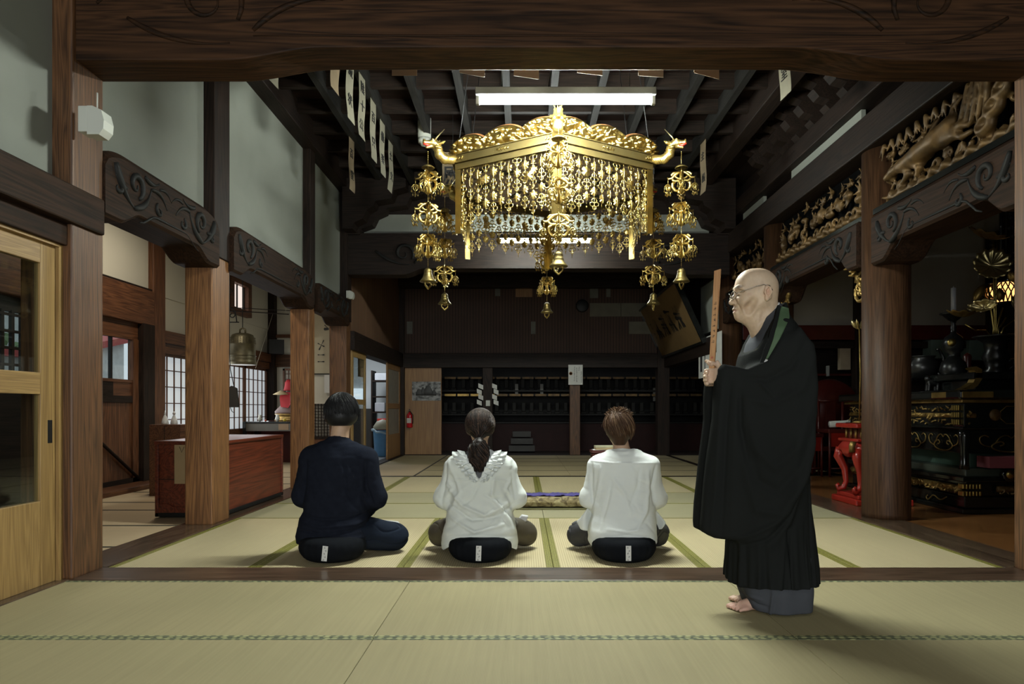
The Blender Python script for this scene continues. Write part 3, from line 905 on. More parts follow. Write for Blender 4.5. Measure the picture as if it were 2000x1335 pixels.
for rowi, z in enumerate((.835, 1.365)):
    for i in range(38):
        x = -1.75 + i * .195 + random.uniform(-.02, .02)
        hgt = random.choice((.22, .26, .3))
        if proto is None:
            proto = empty('memorial_tablet', (x, 15.6, z), '', 'tablet', 'memorial tablets in the niches')
            MB().box((-.045, -.02, .05), (.045, .02, .26), bev=.01).build('plaque', TAB, proto)
            MB().box((-.06, -.035, 0), (.06, .035, .05), bev=.008).build('base', TAB, proto)
            o = proto
        else:
            o = copy_tree(proto); o.location = (x, 15.6 + random.uniform(-.1, .1), z)
        o['group'] = 'memorial tablets on the %s niche shelf' % ['lower', 'upper'][rowi]
        o['label'] = 'small dark memorial tablet standing on the %s niche shelf' % ['lower', 'upper'][rowi]
for px, py, w, hgt, lb in ((1009, 760, .07, .24, 'pale card standing in the upper niche left of the notice'), (1058, 760, .07, .24, 'white card standing in the upper niche below the notice side'), (1277, 770, .05, .3, 'pale card in the upper niche near the right rear post')):
    q = at(px, py, 15.4)
    o = MB().box((q.x - w / 2, 15.36, q.z - hgt / 2), (q.x + w / 2, 15.38, q.z + hgt / 2)).build('paper_card', TABL)
    tag(o, lb, 'card')
# shelf unit at floor, stair in front
st = empty('wooden_steps', (-.02, 15.0, 0), 'small grey wooden steps leading up to the tablet shelves', 'steps')
for i in range(3): MB().box((-.28 + .04 * i, -.3 + .15 * i, .03 + .15 * i), (.28 - .04 * i, .2, .15 * (i + 1))).build('tread', plain('grey_worn_wood', (.035, .032, .028), .6), st)
S('floor_rear', (-2.6, 13.9, -0.06), (6.0, 16.4, 0.0), W_DARK_X)
# notice on the rear post, switch, paper streamers
nt = at(1123, 751, 13.92); nt2 = at(1138, 712, 13.92)
NOTICE_W = MB().box((at(1110, 751, 13.92).x, 13.915, nt.z), (at(1138, 751, 13.92).x, 13.925, nt2.z)).build('printed_notice', PAPER_W)
tag(NOTICE_W, 'white notice with columns of writing on the reddish rear post', 'notice')
q = at(953, 787, 13.96)
o = MB().box((q.x - .045, 13.955, q.z - .06), (q.x + .045, 13.979, q.z + .06), bev=.006).build('light_switch', WHITE_P); tag(o, 'white light switch plate on the rear post', 'switch')
for sx, px in ((-1, 939), (1, 966)):
    q = at(px, 770, 13.97)
    mb = MB()
    for k in range(4):
        c = (q.x + sx * .03 * (k % 2), 13.972, q.z + .17 - .11 * k)
        mb.quad((c[0] - .05, 13.972, c[2] + .06), (c[0] + .05, 13.975, c[2] + .02), (c[0] + .05, 13.975, c[2] - .07), (c[0] - .05, 13.972, c[2] - .03))
        mb.quad((c[0] - .05, 13.974, c[2] + .06), (c[0] + .05, 13.978, c[2] + .02), (c[0] + .05, 13.978, c[2] - .07), (c[0] - .05, 13.974, c[2] - .03))
    o = mb.build('paper_streamer', PAPER_W, fix=False)
    tag(o, 'folded zigzag paper streamer on the %s side of the rear post with the switch' % ('left' if sx < 0 else 'right'), 'paper streamer', 'paper streamers')


# ------------------------------------------------------------------ writing
def writing(s, size, M, m, parent=None, name='brush_writing', bold=0.0, spacing=1.0, depth=0.0006):
    cu = bpy.data.curves.new(name, 'FONT')
    cu.body = s; cu.size = size; cu.offset = bold; cu.extrude = depth
    cu.align_x = 'CENTER'; cu.align_y = 'CENTER'; cu.space_line = spacing
    cu.resolution_u = 2
    t = bpy.data.objects.new(name, cu)
    C.objects.link(t)
    dg = bpy.context.evaluated_depsgraph_get(); dg.update()
    me = bpy.data.meshes.new_from_object(t.evaluated_get(dg))
    bpy.data.objects.remove(t); bpy.data.curves.remove(cu)
    me.transform(M)
    me.materials.clear(); me.materials.append(m)
    o = bpy.data.objects.new(name, me)
    C.objects.link(o)
    if parent: o.parent = parent
    return o


def face_cam(p, rz=0.0, rx=0.0, sx=1.0):
    """text plane upright, facing -Y (turned by rz), at p"""
    return Matrix.Translation(Vector(p)) @ Matrix.Rotation(rz, 4, 'Z') @ Matrix.Rotation(PI / 2 + rx, 4, 'X') @ Matrix.Diagonal((sx, 1, 1, 1))


def brush(mb, strokes, fn, w, n=8):
    """flat brush strokes: polylines in 2D with varying width"""
    for pts in strokes:
        k = 12
        P = []
        m = len(pts) - 1
        for i in range(k + 1):
            t = i / k * m
            j = min(int(t), m - 1); f = t - j
            P.append((pts[j][0] * (1 - f) + pts[j + 1][0] * f, pts[j][1] * (1 - f) + pts[j + 1][1] * f))
        vs, fs = [], []
        for i, p in enumerate(P):
            q0, q1 = P[max(0, i - 1)], P[min(k, i + 1)]
            dx, dy = q1[0] - q0[0], q1[1] - q0[1]
            L = math.hypot(dx, dy) or 1
            ww = w * (0.62 + 0.38 * math.cos(i / k * 5 + m)) * (1 if 0 < i < k else .5)
            vs += [fn(p[0] - dy / L * ww, p[1] + dx / L * ww), fn(p[0] + dy / L * ww, p[1] - dx / L * ww)]
        for i in range(k):
            fs.append((2 * i, 2 * i + 1, 2 * i + 3, 2 * i + 2))
        mb.add(vs, fs)
    return mb


def glyph(cx, cy, s, seed, n=6):
    r = random.Random(seed)
    out = []
    for i in range(n):
        if i % 3 == 0:
            y = cy + s * (r.uniform(-.4, .45)); out.append([(cx - s * .42, y - s * .05), (cx, y), (cx + s * .42, y + s * .06)])
        elif i % 3 == 1:
            x = cx + s * r.uniform(-.3, .3); out.append([(x, cy + s * .45), (x + s * r.uniform(-.06, .06), cy), (x - s * .05, cy - s * .45)])
        else:
            sg = r.choice((-1, 1)); out.append([(cx, cy + s * r.uniform(0, .3)), (cx + sg * s * .18, cy - s * .12), (cx + sg * s * .46, cy - s * .45)])
    return out


# writing on the notices already hung
writing('お寺より\n坐禅の会', .06, face_cam((-2.475 - .13 + .0, 11.09, 1.63)) @ Matrix.Identity(4), INK).parent = None
bpy.data.objects.remove(bpy.data.objects['brush_writing'])
ct = MB()
brush(ct, [g for k in range(3) for j in range(5) for g in glyph(10.94 + .13 * k, 1.765 - .07 * j, .045, k * 9 + j, 4)], lambda u, v: (-2.598, u, v), .004)
ct.build('brush_writing', INK, NOTICE_TAN)
nx0, nx1 = at(1110, 751, 13.92).x, at(1138, 751, 13.92).x
ct = MB()
for k, (fx_, zt, zb) in enumerate([(.42, 0.03, .34), (.58, .05, .36), (.74, .03, .12), (.90, .12, .36)]):
    for j in range(int((zb - zt) / .03)):
        brush(ct, glyph(nx0 + (nx1 - nx0) * fx_, at(0, 712, 13.92).z - zt - .03 * j - .02, .024, k * 20 + j, 4), lambda u, v: (u, 13.913, v), .0028)
ct.build('printed_writing', INK, NOTICE_W)
MB().lathe([(.02, -.002), (.035, -.002), (.035, .002), (.02, .002), (.02, -.002)], n=16).build('round_emblem', plain('brown_ink', (.2, .08, .02), .7, bump=0), NOTICE_W,
    M=Matrix.Translation((nx0 + (nx1 - nx0) * .17, 13.912, at(0, 729, 13.92).z)) @ Matrix.Rotation(PI / 2, 4, 'X'))

# ------------------------------------------------------------------ fluorescent lamp
def tube_lamp(x, y, z, st, label):
    lamp = empty('fluorescent_lamp', (x, y, z), label, 'lamp', 'fluorescent tube lamps')
    MB().tube([(-.599, 0, 0), (.599, 0, 0)], .0165, 16).build('tube', emit('tube_light_%d' % st, (0.93, 1.0, 0.93), st), lamp)
    MB().box((-.63, -.05, .035), (.63, .05, .085), bev=.004).build('housing', plain('aged_enamel', (.07, .07, .068), .5, bump=0), lamp)
    for s in (-1, 1):
        MB().box((s * .602, -.016, -.02), (s * .628, .016, .05), bev=.003).build('socket', WHITE_P, lamp)
        MB().tube([(s * .45, 0, .08), (s * .45, 0, 4.28 - z)], .003, 6).build('hanging_wire', IRON, lamp)
    return lamp


lamp = tube_lamp(0.30, 4.79, 3.097, 740, 'long glowing fluorescent tube lamp hanging above and before the gold canopy')
MB().tube([(-.12, 0, .085), (-.10, -.2, .25), (-.05, -.73, .12)], .003, 6).build('power_cord', IRON, lamp)
tube_lamp(0.29, 8.97, 3.14, 260, 'second glowing tube lamp, seen through the lace curtains of the gold canopy')

# ------------------------------------------------------------------ paper strips under the ceiling
WARM_STRIP = plain('tan_strip_paper', (0.21, 0.155, 0.09), 0.85, bump=0.1)


def strip(X, Y, ztop, zbot, w, chars, label, group, m=PAPER, ang=85, cord=True, cut=0.10, seed=1):
    """narrow paper banner hanging edgewise; wavy sheet with real thickness"""
    ztop = 4.112; e = empty('paper_strip', (X, Y, ztop), label, 'paper strip', group)
    c, s_ = math.cos(math.radians(ang)), math.sin(math.radians(ang))
    n = 14
    sg = 1 if X < 0.4 else -1
    vs, fs = [], []
    r = random.Random(seed)
    ph = r.uniform(0, 6)
    for side in (0, 1):
        for i in range(n + 1):
            t = i / n
            z = -(ztop - zbot) * t
            wav = .012 * math.sin(t * 7 + ph) * t
            for k in (-1, 1):
                u = k * w / 2
                zz = z
                x = sg * u * c * (1 if True else 1) + wav * s_
                y = u * s_ + wav * c
                vs.append((x - .0012 * side * s_, y + .0012 * side * c * sg, zz))
    N = (n + 1) * 2
    for i in range(n):
        a = 2 * i
        fs.append((a, a + 1, a + 3, a + 2)); fs.append((N + a, N + a + 2, N + a + 3, N + a + 1))
        fs.append((a, a + 2, N + a + 2, N + a)); fs.append((a + 1, N + a + 1, N + a + 3, a + 3))
    fs += [(0, N, N + 1, 1), (N - 2, N - 1, 2 * N - 1, 2 * N - 2)]
    MB().add(vs, fs).build('sheet', m, e)
    if cord: MB().tube([(0, 0, 0), (0, 0, 4.12 - ztop)], .002, 5).build('cord', IRON, e)
    k = len(chars)
    if k:
        sz = min(w * .62, (ztop - zbot) / (k + .6))
        mb = MB()
        for j, ch in enumerate(chars):
            tcen = (j + .7) / (k + .4)
            zc = -(ztop - zbot) * tcen
            wav = .012 * math.sin(tcen * 7 + ph) * tcen
            R = Matrix.Rotation(math.radians(ang) * sg, 4, 'Z')
            P = Vector((wav * s_ + (.004 if sg > 0 else -.004) * s_ * 1, wav * c - .004 * c, zc))
            writing(ch, sz, Matrix.Translation(P) @ R @ Matrix.Rotation(PI / 2, 4, 'X'), INK, e, 'brush_character', .0, depth=.002)
    return e


rows = [(-1.54, 5.62, 3.56, '伏', WARM_STRIP, 'tan paper strip nearest in the left ceiling row, cut off by the beam'),
        (-1.53, 6.05, 3.49, '殿状', PAPER, 'paper strip with two bold characters, second in the left ceiling row'),
        (-1.53, 6.50, 3.52, '陰十公', PAPER, 'long thin paper strip, third in the left ceiling row'),
        (-1.54, 7.03, 3.50, '百只', PAPER, 'paper strip, fourth in the left row under the ceiling'),
        (-1.55, 7.54, 3.52, '儀楽', PAPER, 'paper strip, fifth in the left row under the ceiling'),
        (-1.57, 8.12, 3.53, '土文', PAPER, 'faint paper strip, last in the left row under the ceiling'),
        (-2.0, 5.50, 3.56, '', PAPER, 'blank end of a paper strip at the far left, below the great beam'),
        (-2.01, 8.02, 3.50, '百室', WARM_STRIP, 'tan paper strip hanging alone nearest the left plaster wall'),
        (2.14, 5.58, 3.50, '座室', PAPER, 'paper strip on the right cut off by the great beam'),
        (2.14, 8.1, 3.50, '主殿', WARM_STRIP, 'paper strip hanging alone right of the gold canopy')]
for i, (X, Y, zb, chs, m, lb) in enumerate(rows):
    strip(X, Y, 4.10, zb, .185, chs, lb, 'paper strips under the ceiling', m, seed=i, cord=False)
for i, px in enumerate((790, 922, 1028, 1152, 1271, 1380)):
    p = at(px, 150, 4.5)
    e = empty('hanging_paper', (p.x, 4.5, 3.14), 'tan end of a paper hanging behind the great beam, %s from the left' % ['first', 'second', 'third', 'fourth', 'fifth', 'sixth'][i], 'paper', 'papers behind the great beam')
    MB().add([(-.083, 0, .02 * (i % 2)), (.083, 0, -.012 * (i % 3)), (.083, .01, 1.16), (-.083, .01, 1.16), (-.083, .002, .02 * (i % 2)), (.083, .002, -.012 * (i % 3)), (.083, .012, 1.16), (-.083, .012, 1.16)],
             [(0, 1, 2, 3), (7, 6, 5, 4), (0, 4, 5, 1), (3, 2, 6, 7), (0, 3, 7, 4), (1, 5, 6, 2)]).build('sheet', WARM_STRIP if i in (0, 5) else PAPER, e)
# smoke detector on the ceiling
q = at(829, 280, 7.9)
sd = empty('smoke_detector', (q.x, 7.9, 4.02), 'white round smoke detector under the dark ceiling', 'smoke detector')
MB().lathe([(0, -.03), (.04, -.03), (.045, 0), (.07, .0), (.075, .05), (.06, .05)], n=20).build('sensor_head', WHITE_P, sd)
MB().lathe([(.075, .05), (.08, .28)], n=20).build('mounting_base', WHITE_P, sd)

# ------------------------------------------------------------------ sheets behind the canopy
for px0, px1, lb, ch in ((864, 905, 'tan calligraphy sheet hanging left behind the canopy frame', '殿'), (1245, 1277, 'tan calligraphy sheet hanging right behind the canopy frame', '堂')):
    a, b = at(px0, 384, 7.6), at(px1, 297, 7.6)
    e = empty('calligraphy_sheet', ((a.x + b.x) / 2, 7.6, a.z), lb, 'calligraphy sheet')
    MB().box((-(b.x - a.x) / 2, 0, 0), ((b.x - a.x) / 2, .004, b.z - a.z)).build('sheet', WARM_STRIP, e)
    MB().tube([(0, .002, b.z - a.z), (0, .002, 4.30 - a.z)], .003, 5).build('cord', IRON, e)
    writing(ch, .22, face_cam((0, -.004, .22)), INK, e, 'brush_character', .004)

# ------------------------------------------------------------------ leaning gold plaque on the right
gp = empty('leaning_plaque', (2.86, 12.37, 2.03), 'big gold plaque with brushed characters leaning from the rear right wall', 'plaque')
L2 = 1.60; Hh = 1.01
dirv = Vector((-.43, 0, .92)).normalized()
nv = Vector((-.92, 0, -.43)).normalized()
f = lambda u, v, d=0: tuple(Vector((0, u, 0)) + dirv * v + nv * d)
mb = MB(); mb.prism([(-L2, 0), (L2, 0), (L2, Hh), (-L2, Hh)], 0, .02, f); mb.build('gold_panel', plain('gold_paper_panel', (0.20, 0.125, 0.05), .55, .25, var=.12, nscale=4, bump=.05), gp)
for a, b in (((-L2 - .04, -.04), (L2 + .04, .0)), ((-L2 - .04, Hh), (L2 + .04, Hh + .04)), ((-L2 - .04, 0), (-L2, Hh)), ((L2, 0), (L2 + .04, Hh))):
    mb = MB(); mb.prism([(a[0], a[1]), (b[0], a[1]), (b[0], b[1]), (a[0], b[1])], -.03, .05, f); mb.build('frame_edge', LACQ, gp)
mb = MB()
for k, cy in enumerate((-.85, -.28, .28, .85)):
    brush(mb, glyph(-cy, .52, .46, 60 + k, 9), lambda u, v: f(u, v, .024), .026)
brush(mb, glyph(1.28, .62, .14, 77, 6) + glyph(1.28, .42, .14, 78, 6), lambda u, v: f(u, v, .024), .008)
mb.build('brush_writing', INK, gp)
# papers pinned on the right rear wall
for x0, x1, y0, y1, Y, lb, m in ((1365, 1376, 664, 738, 11.2, 'white framed notice below the gold plaque', PAPER_W), (1378, 1395, 655, 722, 10.9, 'pale poster behind the wooden stick, left one', PAPER_W), (1396, 1410, 648, 716, 10.5, 'pale poster beside the farthest round pillar', PAPER_W)):
    a = at(x0, y1, Y); b = at(x1, y0, Y)
    yy0 = 2.90 / ((x0 - 1021) / 1333); yy1 = 2.90 / ((x1 - 1021) / 1333)
    z0 = .945 + (798 - y1) * (yy0 + yy1) / 2 / 1333; z1 = .945 + (798 - y0) * (yy0 + yy1) / 2 / 1333
    o = MB().box((2.895, yy1, z0), (2.90, yy0, z1)).build('pinned_notice', m); tag(o, lb, 'notice', 'notices on the rear right')
    if x0 == 1365: MB().box((2.890, yy1 + .12, z0 + .1), (2.894, yy0 - .12, z1 - .1)).build('dark_picture', plain('photo_dark', (.03, .03, .03), .6), o)

# ------------------------------------------------------------------ left aisle
AX = -4.75
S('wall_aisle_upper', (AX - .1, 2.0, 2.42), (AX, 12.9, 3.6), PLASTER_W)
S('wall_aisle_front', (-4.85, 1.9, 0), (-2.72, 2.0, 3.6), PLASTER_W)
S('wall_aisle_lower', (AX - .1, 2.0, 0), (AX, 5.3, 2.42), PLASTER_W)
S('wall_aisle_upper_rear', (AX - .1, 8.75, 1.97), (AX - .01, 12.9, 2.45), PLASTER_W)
S('ceiling_aisle', (-4.9, 1.9, 3.52), (-2.66, 12.95, 3.58), W_BEAM_Y)
for i in range(12):
    yy = 4.2 + i * .75
    S('ceiling_crosspiece', (-4.75, yy - .03, 3.44), (-2.7, yy + .03, 3.52), W_DARK_X, 0, 'aisle ceiling batten, number %d from the front' % (i + 1), 'ceiling rib', 'aisle ceiling battens')
S('trim_aisle_ceiling', (AX - .02, 3.5, 3.42), (AX + .05, 12.9, 3.52), W_RED_Y)
S('lintel_beam', (AX - .08, 3.2, 1.99), (AX + .07, 8.68, 2.43), W_RED_Y, .012, 'broad reddish lintel above the entrance door in the left aisle', 'beam')
S('trim_cable_run', (AX + .0, 5.2, 2.43), (AX + .05, 8.66, 2.455), W_DARK_Y)
post((AX - .06, 8.66, 0), (AX + .07, 8.95, 3.5), W_RED_Z, 'light reddish post right of the entrance door', 'aisle posts')
post((AX - .06, 8.40, 0), (AX + .09, 8.655, 2.0), W_DARK_Z, 'dark door post right of the entrance door', 'aisle posts', .006)
S('lintel_beam', (AX - .06, 8.95, 1.81), (AX + .06, 12.8, 1.975), W_RED_Y, .008, 'reddish rail above the paper screens in the left aisle', 'beam')
S('trim_screen_head', (AX - .05, 8.95, 1.68), (AX + .03, 12.8, 1.80), W_RED_Y)
S('wall_aisle_screen_base', (AX - .06, 8.95, 0), (AX - .0, 12.8, .58), W_RED_Y)
post((AX - .05, 12.72, 0), (AX + .12, 12.9, 3.5), W_DARK_Z, 'dark corner post at the far end of the left aisle', 'aisle posts', .006)
S('wall_aisle_end', (AX, 12.86, 0), (-3.3, 12.95, 3.6), PLASTER_W)
S('lintel_beam', (AX + .1, 12.78, 1.73), (-3.3, 12.88, 1.96), W_BEAM_X, .006, 'dark lintel on the end wall of the left aisle', 'beam')
S('trim_aisle_end_rail', (AX + .1, 12.80, 2.28), (-3.3, 12.87, 2.34), W_RED_Y)

SKY_PAPER = NT('backlit_paper')
SKY_PAPER.b.inputs['Base Color'].default_value = (.6, .6, .54, 1)
SKY_PAPER.b.inputs['Emission Color'].default_value = (0.84, 0.93, 1.0, 1)
SKY_PAPER.b.inputs['Emission Strength'].default_value = 0.27
SKY_PAPER = SKY_PAPER.m


def lattice_screen(name, lo, hi, nx, ny, axis, label, frame=.035, bar=.009, paper=SKY_PAPER, wm=W_RED_Z, cat='paper screen', koshi=0.0):
    """shoji: frame, paper, bars.  axis 'Y' = lies in a plane X=const, 'X' = plane Y=const"""
    e = empty(name, ((lo[0] + hi[0]) / 2, (lo[1] + hi[1]) / 2, lo[2]), label, cat)
    i0 = 1 if axis == 'Y' else 0
    a0, a1, z0, z1 = lo[i0], hi[i0], lo[2], hi[2]
    t0, t1 = (lo[0], hi[0]) if axis == 'Y' else (lo[1], hi[1])
    def bx(mb, u0, u1, v0, v1, d0, d1):
        if axis == 'Y': mb.box(rel(e, (d0, u0, v0)), rel(e, (d1, u1, v1)))
        else: mb.box(rel(e, (u0, d0, v0)), rel(e, (u1, d1, v1)))
        return mb
    mb = MB(); bx(mb, a0, a0 + frame, z0, z1, t0, t1); bx(mb, a1 - frame, a1, z0, z1, t0, t1); bx(mb, a0, a1, z1 - frame, z1, t0, t1); bx(mb, a0, a1, z0, z0 + frame, t0, t1)
    mb.build('frame', wm, e)
    mb = MB()
    tm = (t0 + t1) / 2
    zb = z0 + koshi
    for k in range(1, nx): u = a0 + (a1 - a0) * k / nx; bx(mb, u - bar / 2, u + bar / 2, zb, z1, tm - .008, tm + .008)
    for k in range(1, ny): v = zb + (z1 - zb) * k / ny; bx(mb, a0, a1, v - bar / 2, v + bar / 2, tm - .008, tm + .008)
    mb.build('lattice', wm, e)
    back = t0 + .002 if axis == 'Y' else t1 - .006
    bx(MB(), a0 + .005, a1 - .005, zb, z1 - .005, back, back + .003).build('paper', paper, e)
    if koshi: bx(MB(), a0 + .01, a1 - .01, z0 + .01, zb, tm - .006, tm + .006).build('lower_board', W_RED_Y, e)
    return e


lattice_screen('paper_screen', (AX - .045, 8.97, .58), (AX - .005, 10.3, 1.68), 7, 5, 'Y', 'backlit paper screen behind the wooden box with glass figurines', bar=.012)
lattice_screen('paper_screen', (AX - .045, 10.3, .58), (AX - .005, 11.7, 1.68), 7, 5, 'Y', 'backlit paper screen below the hanging temple bell', bar=.012)
lattice_screen('paper_screen', (AX - .045, 11.7, .58), (AX - .005, 12.7, 1.68), 5, 5, 'Y', 'backlit paper screen left of the red hooded statue', bar=.012)
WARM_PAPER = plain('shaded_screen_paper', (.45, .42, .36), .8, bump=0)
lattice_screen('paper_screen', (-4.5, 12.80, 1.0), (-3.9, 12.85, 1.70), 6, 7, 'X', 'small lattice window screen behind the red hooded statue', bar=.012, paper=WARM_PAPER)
# high window in the aisle
w2 = empty('window_2', (AX, 11.3, 2.6)); w2['kind'] = 'structure'
for nm, a, b in [('casing', (-.02, -.42, -.10), (.10, .42, 0)), ('casing', (-.02, -.42, .40), (.10, .42, .50)), ('casing', (-.02, .28, 0), (.10, .42, .40)), ('casing', (-.02, -.42, 0), (.10, -.28, .40))]:
    MB().box(a, b).build(nm, W_RED_Y, w2)
MB().box((.0, -.005, 0), (.03, .01, .4)).box((.0, -.28, 0), (.03, -.26, .4)).box((0, .26, 0), (.03, .28, .4)).build('glazing_bar', IRON, w2)
MB().box((.003, -.28, 0), (.006, .28, .4)).build('pane', emit('pinkish_daylight', (1.0, .86, .78), 0.5), w2)

# entrance door with a glazed light, looking out
ed = empty('door_2', (AX, 7.55, 0.06)); ed['kind'] = 'structure'; tag(ed, 'old wooden entrance door with a two-pane window in the left aisle', 'door')
for nm, a, b, m in [('top_board', (-.03, -.82, 1.72), (.02, .84, 1.93), W_RED_Y), ('stile', (-.035, .72, 0), (.03, .84, 1.73), W_RED_Z), ('lower_panel', (-.02, -.82, .02), (.005, .72, .96), W_RED_Z),
                    ('lock_rail', (-.03, -.82, .96), (.025, .72, 1.04), W_DARK_Y), ('small_panel', (-.02, .35, 1.04), (.008, .72, 1.20), W_RED_Y), ('small_panel', (-.02, -.82, 1.04), (.012, .35, 1.20), W_DARK_Y),
                    ('sash_rail', (-.03, -.82, 1.20), (.02, .72, 1.235), W_RED_Y), ('bottom_rail', (-.03, -.82, -.05), (.03, .84, .05), W_DARK_Y)]:
    MB().box(a, b).build(nm, m, ed)
MB().box((-.02, .30, 1.235), (.012, .335, 1.72)).box((-.02, -.5, 1.235), (.012, -.47, 1.72)).build('glazing_bar', IRON, ed)
MB().box((-.006, -.82, 1.235), (-.002, .72, 1.72)).build('glass_pane', GLASS, ed)
MB().tube([(.035, -.62, .95), (.035, .84, .03)], .018, 8).build('brace_bar', W_DARK_Y, ed)
# outside: red roofed wall, shrubs
out = empty('garden_wall', (-9.5, 12.0, -.5), 'white garden wall with a red tiled coping seen through the entrance door window', 'wall')
f = lambda u, v, d: (d, u, v)
mb = MB(); mb.prism([(-4, 0), (4, 0), (4, 3.0), (1.2, 2.4), (-4, 2.35)], -.15, .15, f); mb.build('wall_body', plain('limewash', (.75, .75, .72), .9), out)
mb = MB(); mb.prism([(-4, 2.35), (1.2, 2.4), (4.2, 3.05), (4.2, 3.2), (1.1, 2.52), (-4, 2.48)], -.35, .35, f); mb.build('red_coping', plain('red_tile', (.45, .05, .04), .6), out)
rf = empty('neighbour_roof', (-13, 14.5, 0), 'pale building with a red roof edge beyond the garden wall', 'building')
mb = MB(); mb.box((-1, -5, 0), (0, 7, 3.55)); mb.build('facade', plain('pale_facade', (.55, .53, .5), .9), rf)
mb = MB(); mb.prism([(-5, 3.55), (7, 3.75), (7, 3.95), (-5, 3.7)], -1.2, .25, f); mb.build('red_eave', plain('red_tile2', (.5, .05, .05), .6), rf)
sb = MB()
for i in range(520):
    c = Vector((-10.6 + random.uniform(-.5, .5), 12 + random.uniform(-3.5, 3.5), 1.6 + random.uniform(0, .9)))
    a = Vector((random.uniform(-1, 1), random.uniform(-1, 1), random.uniform(-1, 1))).normalized() * .11
    b = a.orthogonal().normalized() * .07
    sb.add([c - a, c + b, c + a, c - b], [(0, 1, 2, 3)])
o = sb.build('clipped_shrubs', plain('shrub_leaf', (.16, .22, .10), .7, var=.5, nscale=2), fix=False); tag(o, 'clipped green shrubs outside the entrance window', 'shrubs', kind='stuff')
S('ground', (-30, -10, -0.6), (-4.9, 40, -0.5), plain('gravel', (.35, .34, .3), .9))

# lattice window seen through the pine door
w3 = empty('window_3', (AX, 6.1, 1.2)); w3['kind'] = 'structure'
mb = MB()
for k in range(13): u = -.75 + k * .125; mb.box((-.02, u - .018, 0), (.01, u + .018, .66))
for k in range(5): v = k * .155; mb.box((-.015, -.75, v - .012), (.014, .75, v + .012))
mb.build('lattice_bars', W_DARK_Z, w3)
MB().box((-.03, -.75, 0), (-.026, .75, .66)).build('pane', GLASS, w3)
S('wall_aisle_window_base', (AX - .06, 5.3, 0), (AX, 6.74, 1.19), W_DARK_Y)
S('trim_aisle_window_head', (AX - .06, 5.3, 1.85), (AX, 6.74, 2.0), W_DARK_Y)

# pine sliding door, nearest on the left
pd = glazed_door('pine_sliding_door', -2.575, 2.78, 3.735, 0.006, 1.845, W_PINE, 1.08, 'new pine sliding door with two glass panes, nearest on the left', .115, .45, GLASS, .035, my=W_PINE_Y)
MB().box(rel(pd, (-2.562, 3.675, .76)), rel(pd, (-2.555, 3.71, .885)), bev=.002).box(rel(pd, (-2.557, 3.68, .77)), rel(pd, (-2.5535, 3.705, .875))).build('recessed_pull', IRON, pd)
S('trim_door_jamb', (-2.60, 3.738, 0), (-2.54, 3.772, 1.85), W_PINE)
S('trim_door_top_guide', (-2.60, 2.0, 1.83), (-2.535, 3.74, 1.85), W_PINE_Y)

# speaker-like white box on the first post, second one on the cracked post
for (x0, x1, y0, y1, Y, lb) in ((152, 203, 206, 262, 3.72, 'white wall speaker with antenna on the first left post'), (676, 690, 567, 583, 9.6, 'small white box on the upper left wall near the cracked post')):
    a, b = at(x0, y1, Y), at(x1, y0, Y)
    e = empty('wall_speaker', (a.x, Y, a.z), lb, 'speaker')
    w, h = b.x - a.x, b.z - a.z
    bev(MB().box((0, -.0, 0.1 * h), (w * .35, .10, h)).build('back_box', WHITE_P, e), .004)
    mb = MB()
    prof = [(0, 0), (w * .45, -.0), (w * .62, h * .2), (w * .65, h * .5), (w * .55, h * .85), (w * .2, h), (0, h)]
    mb.prism([(u + w * .35, v) for u, v in prof], -.0, .09, lambda u, v, d: (u, d, v)); mb.build('rounded_cover', WHITE_P, e)
    if x0 == 152: MB().tube([(w * .66, .02, h * .95), (w * .66, .02, h * 1.5)], .004, 6).build('antenna', WHITE_P, e)

# red-brown chest between the posts
ch = empty('red_brown_chest', (-2.90, 6.63, 0.012), 'long red-brown lacquered wooden chest behind the second left post', 'chest')
x0, x1, y0, y1, h = -.28, .30, -.73, .78, .655
for nm, a, b in [('front_panel', (x0 + .02, y0 + .02, .03), (x1 - .02, y0 + .045, h - .03)), ('side_panel', (x1 - .04, y0 + .03, .03), (x1 - .015, y1 - .03, h - .03)), ('back_side_panel', (x0 + .02, y0 + .03, .03), (x0 + .04, y1 - .03, h - .03)),
                 ('end_panel', (x0 + .02, y1 - .05, .03), (x1 - .02, y1 - .02, h - .03)), ('lid', (x0 - .005, y0 - .005, h - .03), (x1 + .005, y1, h)), ('base_rail', (x0, y0, 0), (x1, y1, .035))]:
    bev(MB().box(a, b).build(nm, W_CHEST_Z if nm != 'base_rail' else IRON, ch), .003)
for (sx, sy) in ((x0, y0), (x1 - .03, y0), (x0, y1 - .03), (x1 - .03, y1 - .03)): bev(MB().box((sx, sy, 0), (sx + .03, sy + .03, h - .03)).build('corner_stile', W_CHEST_Z, ch), .003)
fpz = lambda u, v, d: (u, d, v)
for zz, fl in ((h - .03, -1), (.03, 1)):
    q = [(x0 + .03, zz), (x1 - .03, zz), (x1 - .03, zz + fl * .08), (x1 - .12, zz + fl * .08), (x1 - .15, zz + fl * .055), (x0 + .15, zz + fl * .055), (x0 + .12, zz + fl * .08), (x0 + .03, zz + fl * .08)]
    mb = MB(); mb.prism(q, y0 + .005, y0 + .022, fpz); mb.build('shaped_apron', W_CHEST_Z, ch)
MB().box((x0 + .03, y0 + .012, .32), (x1 - .03, y0 + .02, .325)).build('panel_seam', IRON, ch)
pb = empty('paper_bag', (-2.955, 5.885, .30), 'brown paper envelope hanging on the front of the red-brown chest', 'paper envelope')
MB().box((-.045, -.006, 0), (.10, 0.0, .335)).build('envelope', plain('kraft_paper', (.40, .29, .15), .8, var=.06), pb)
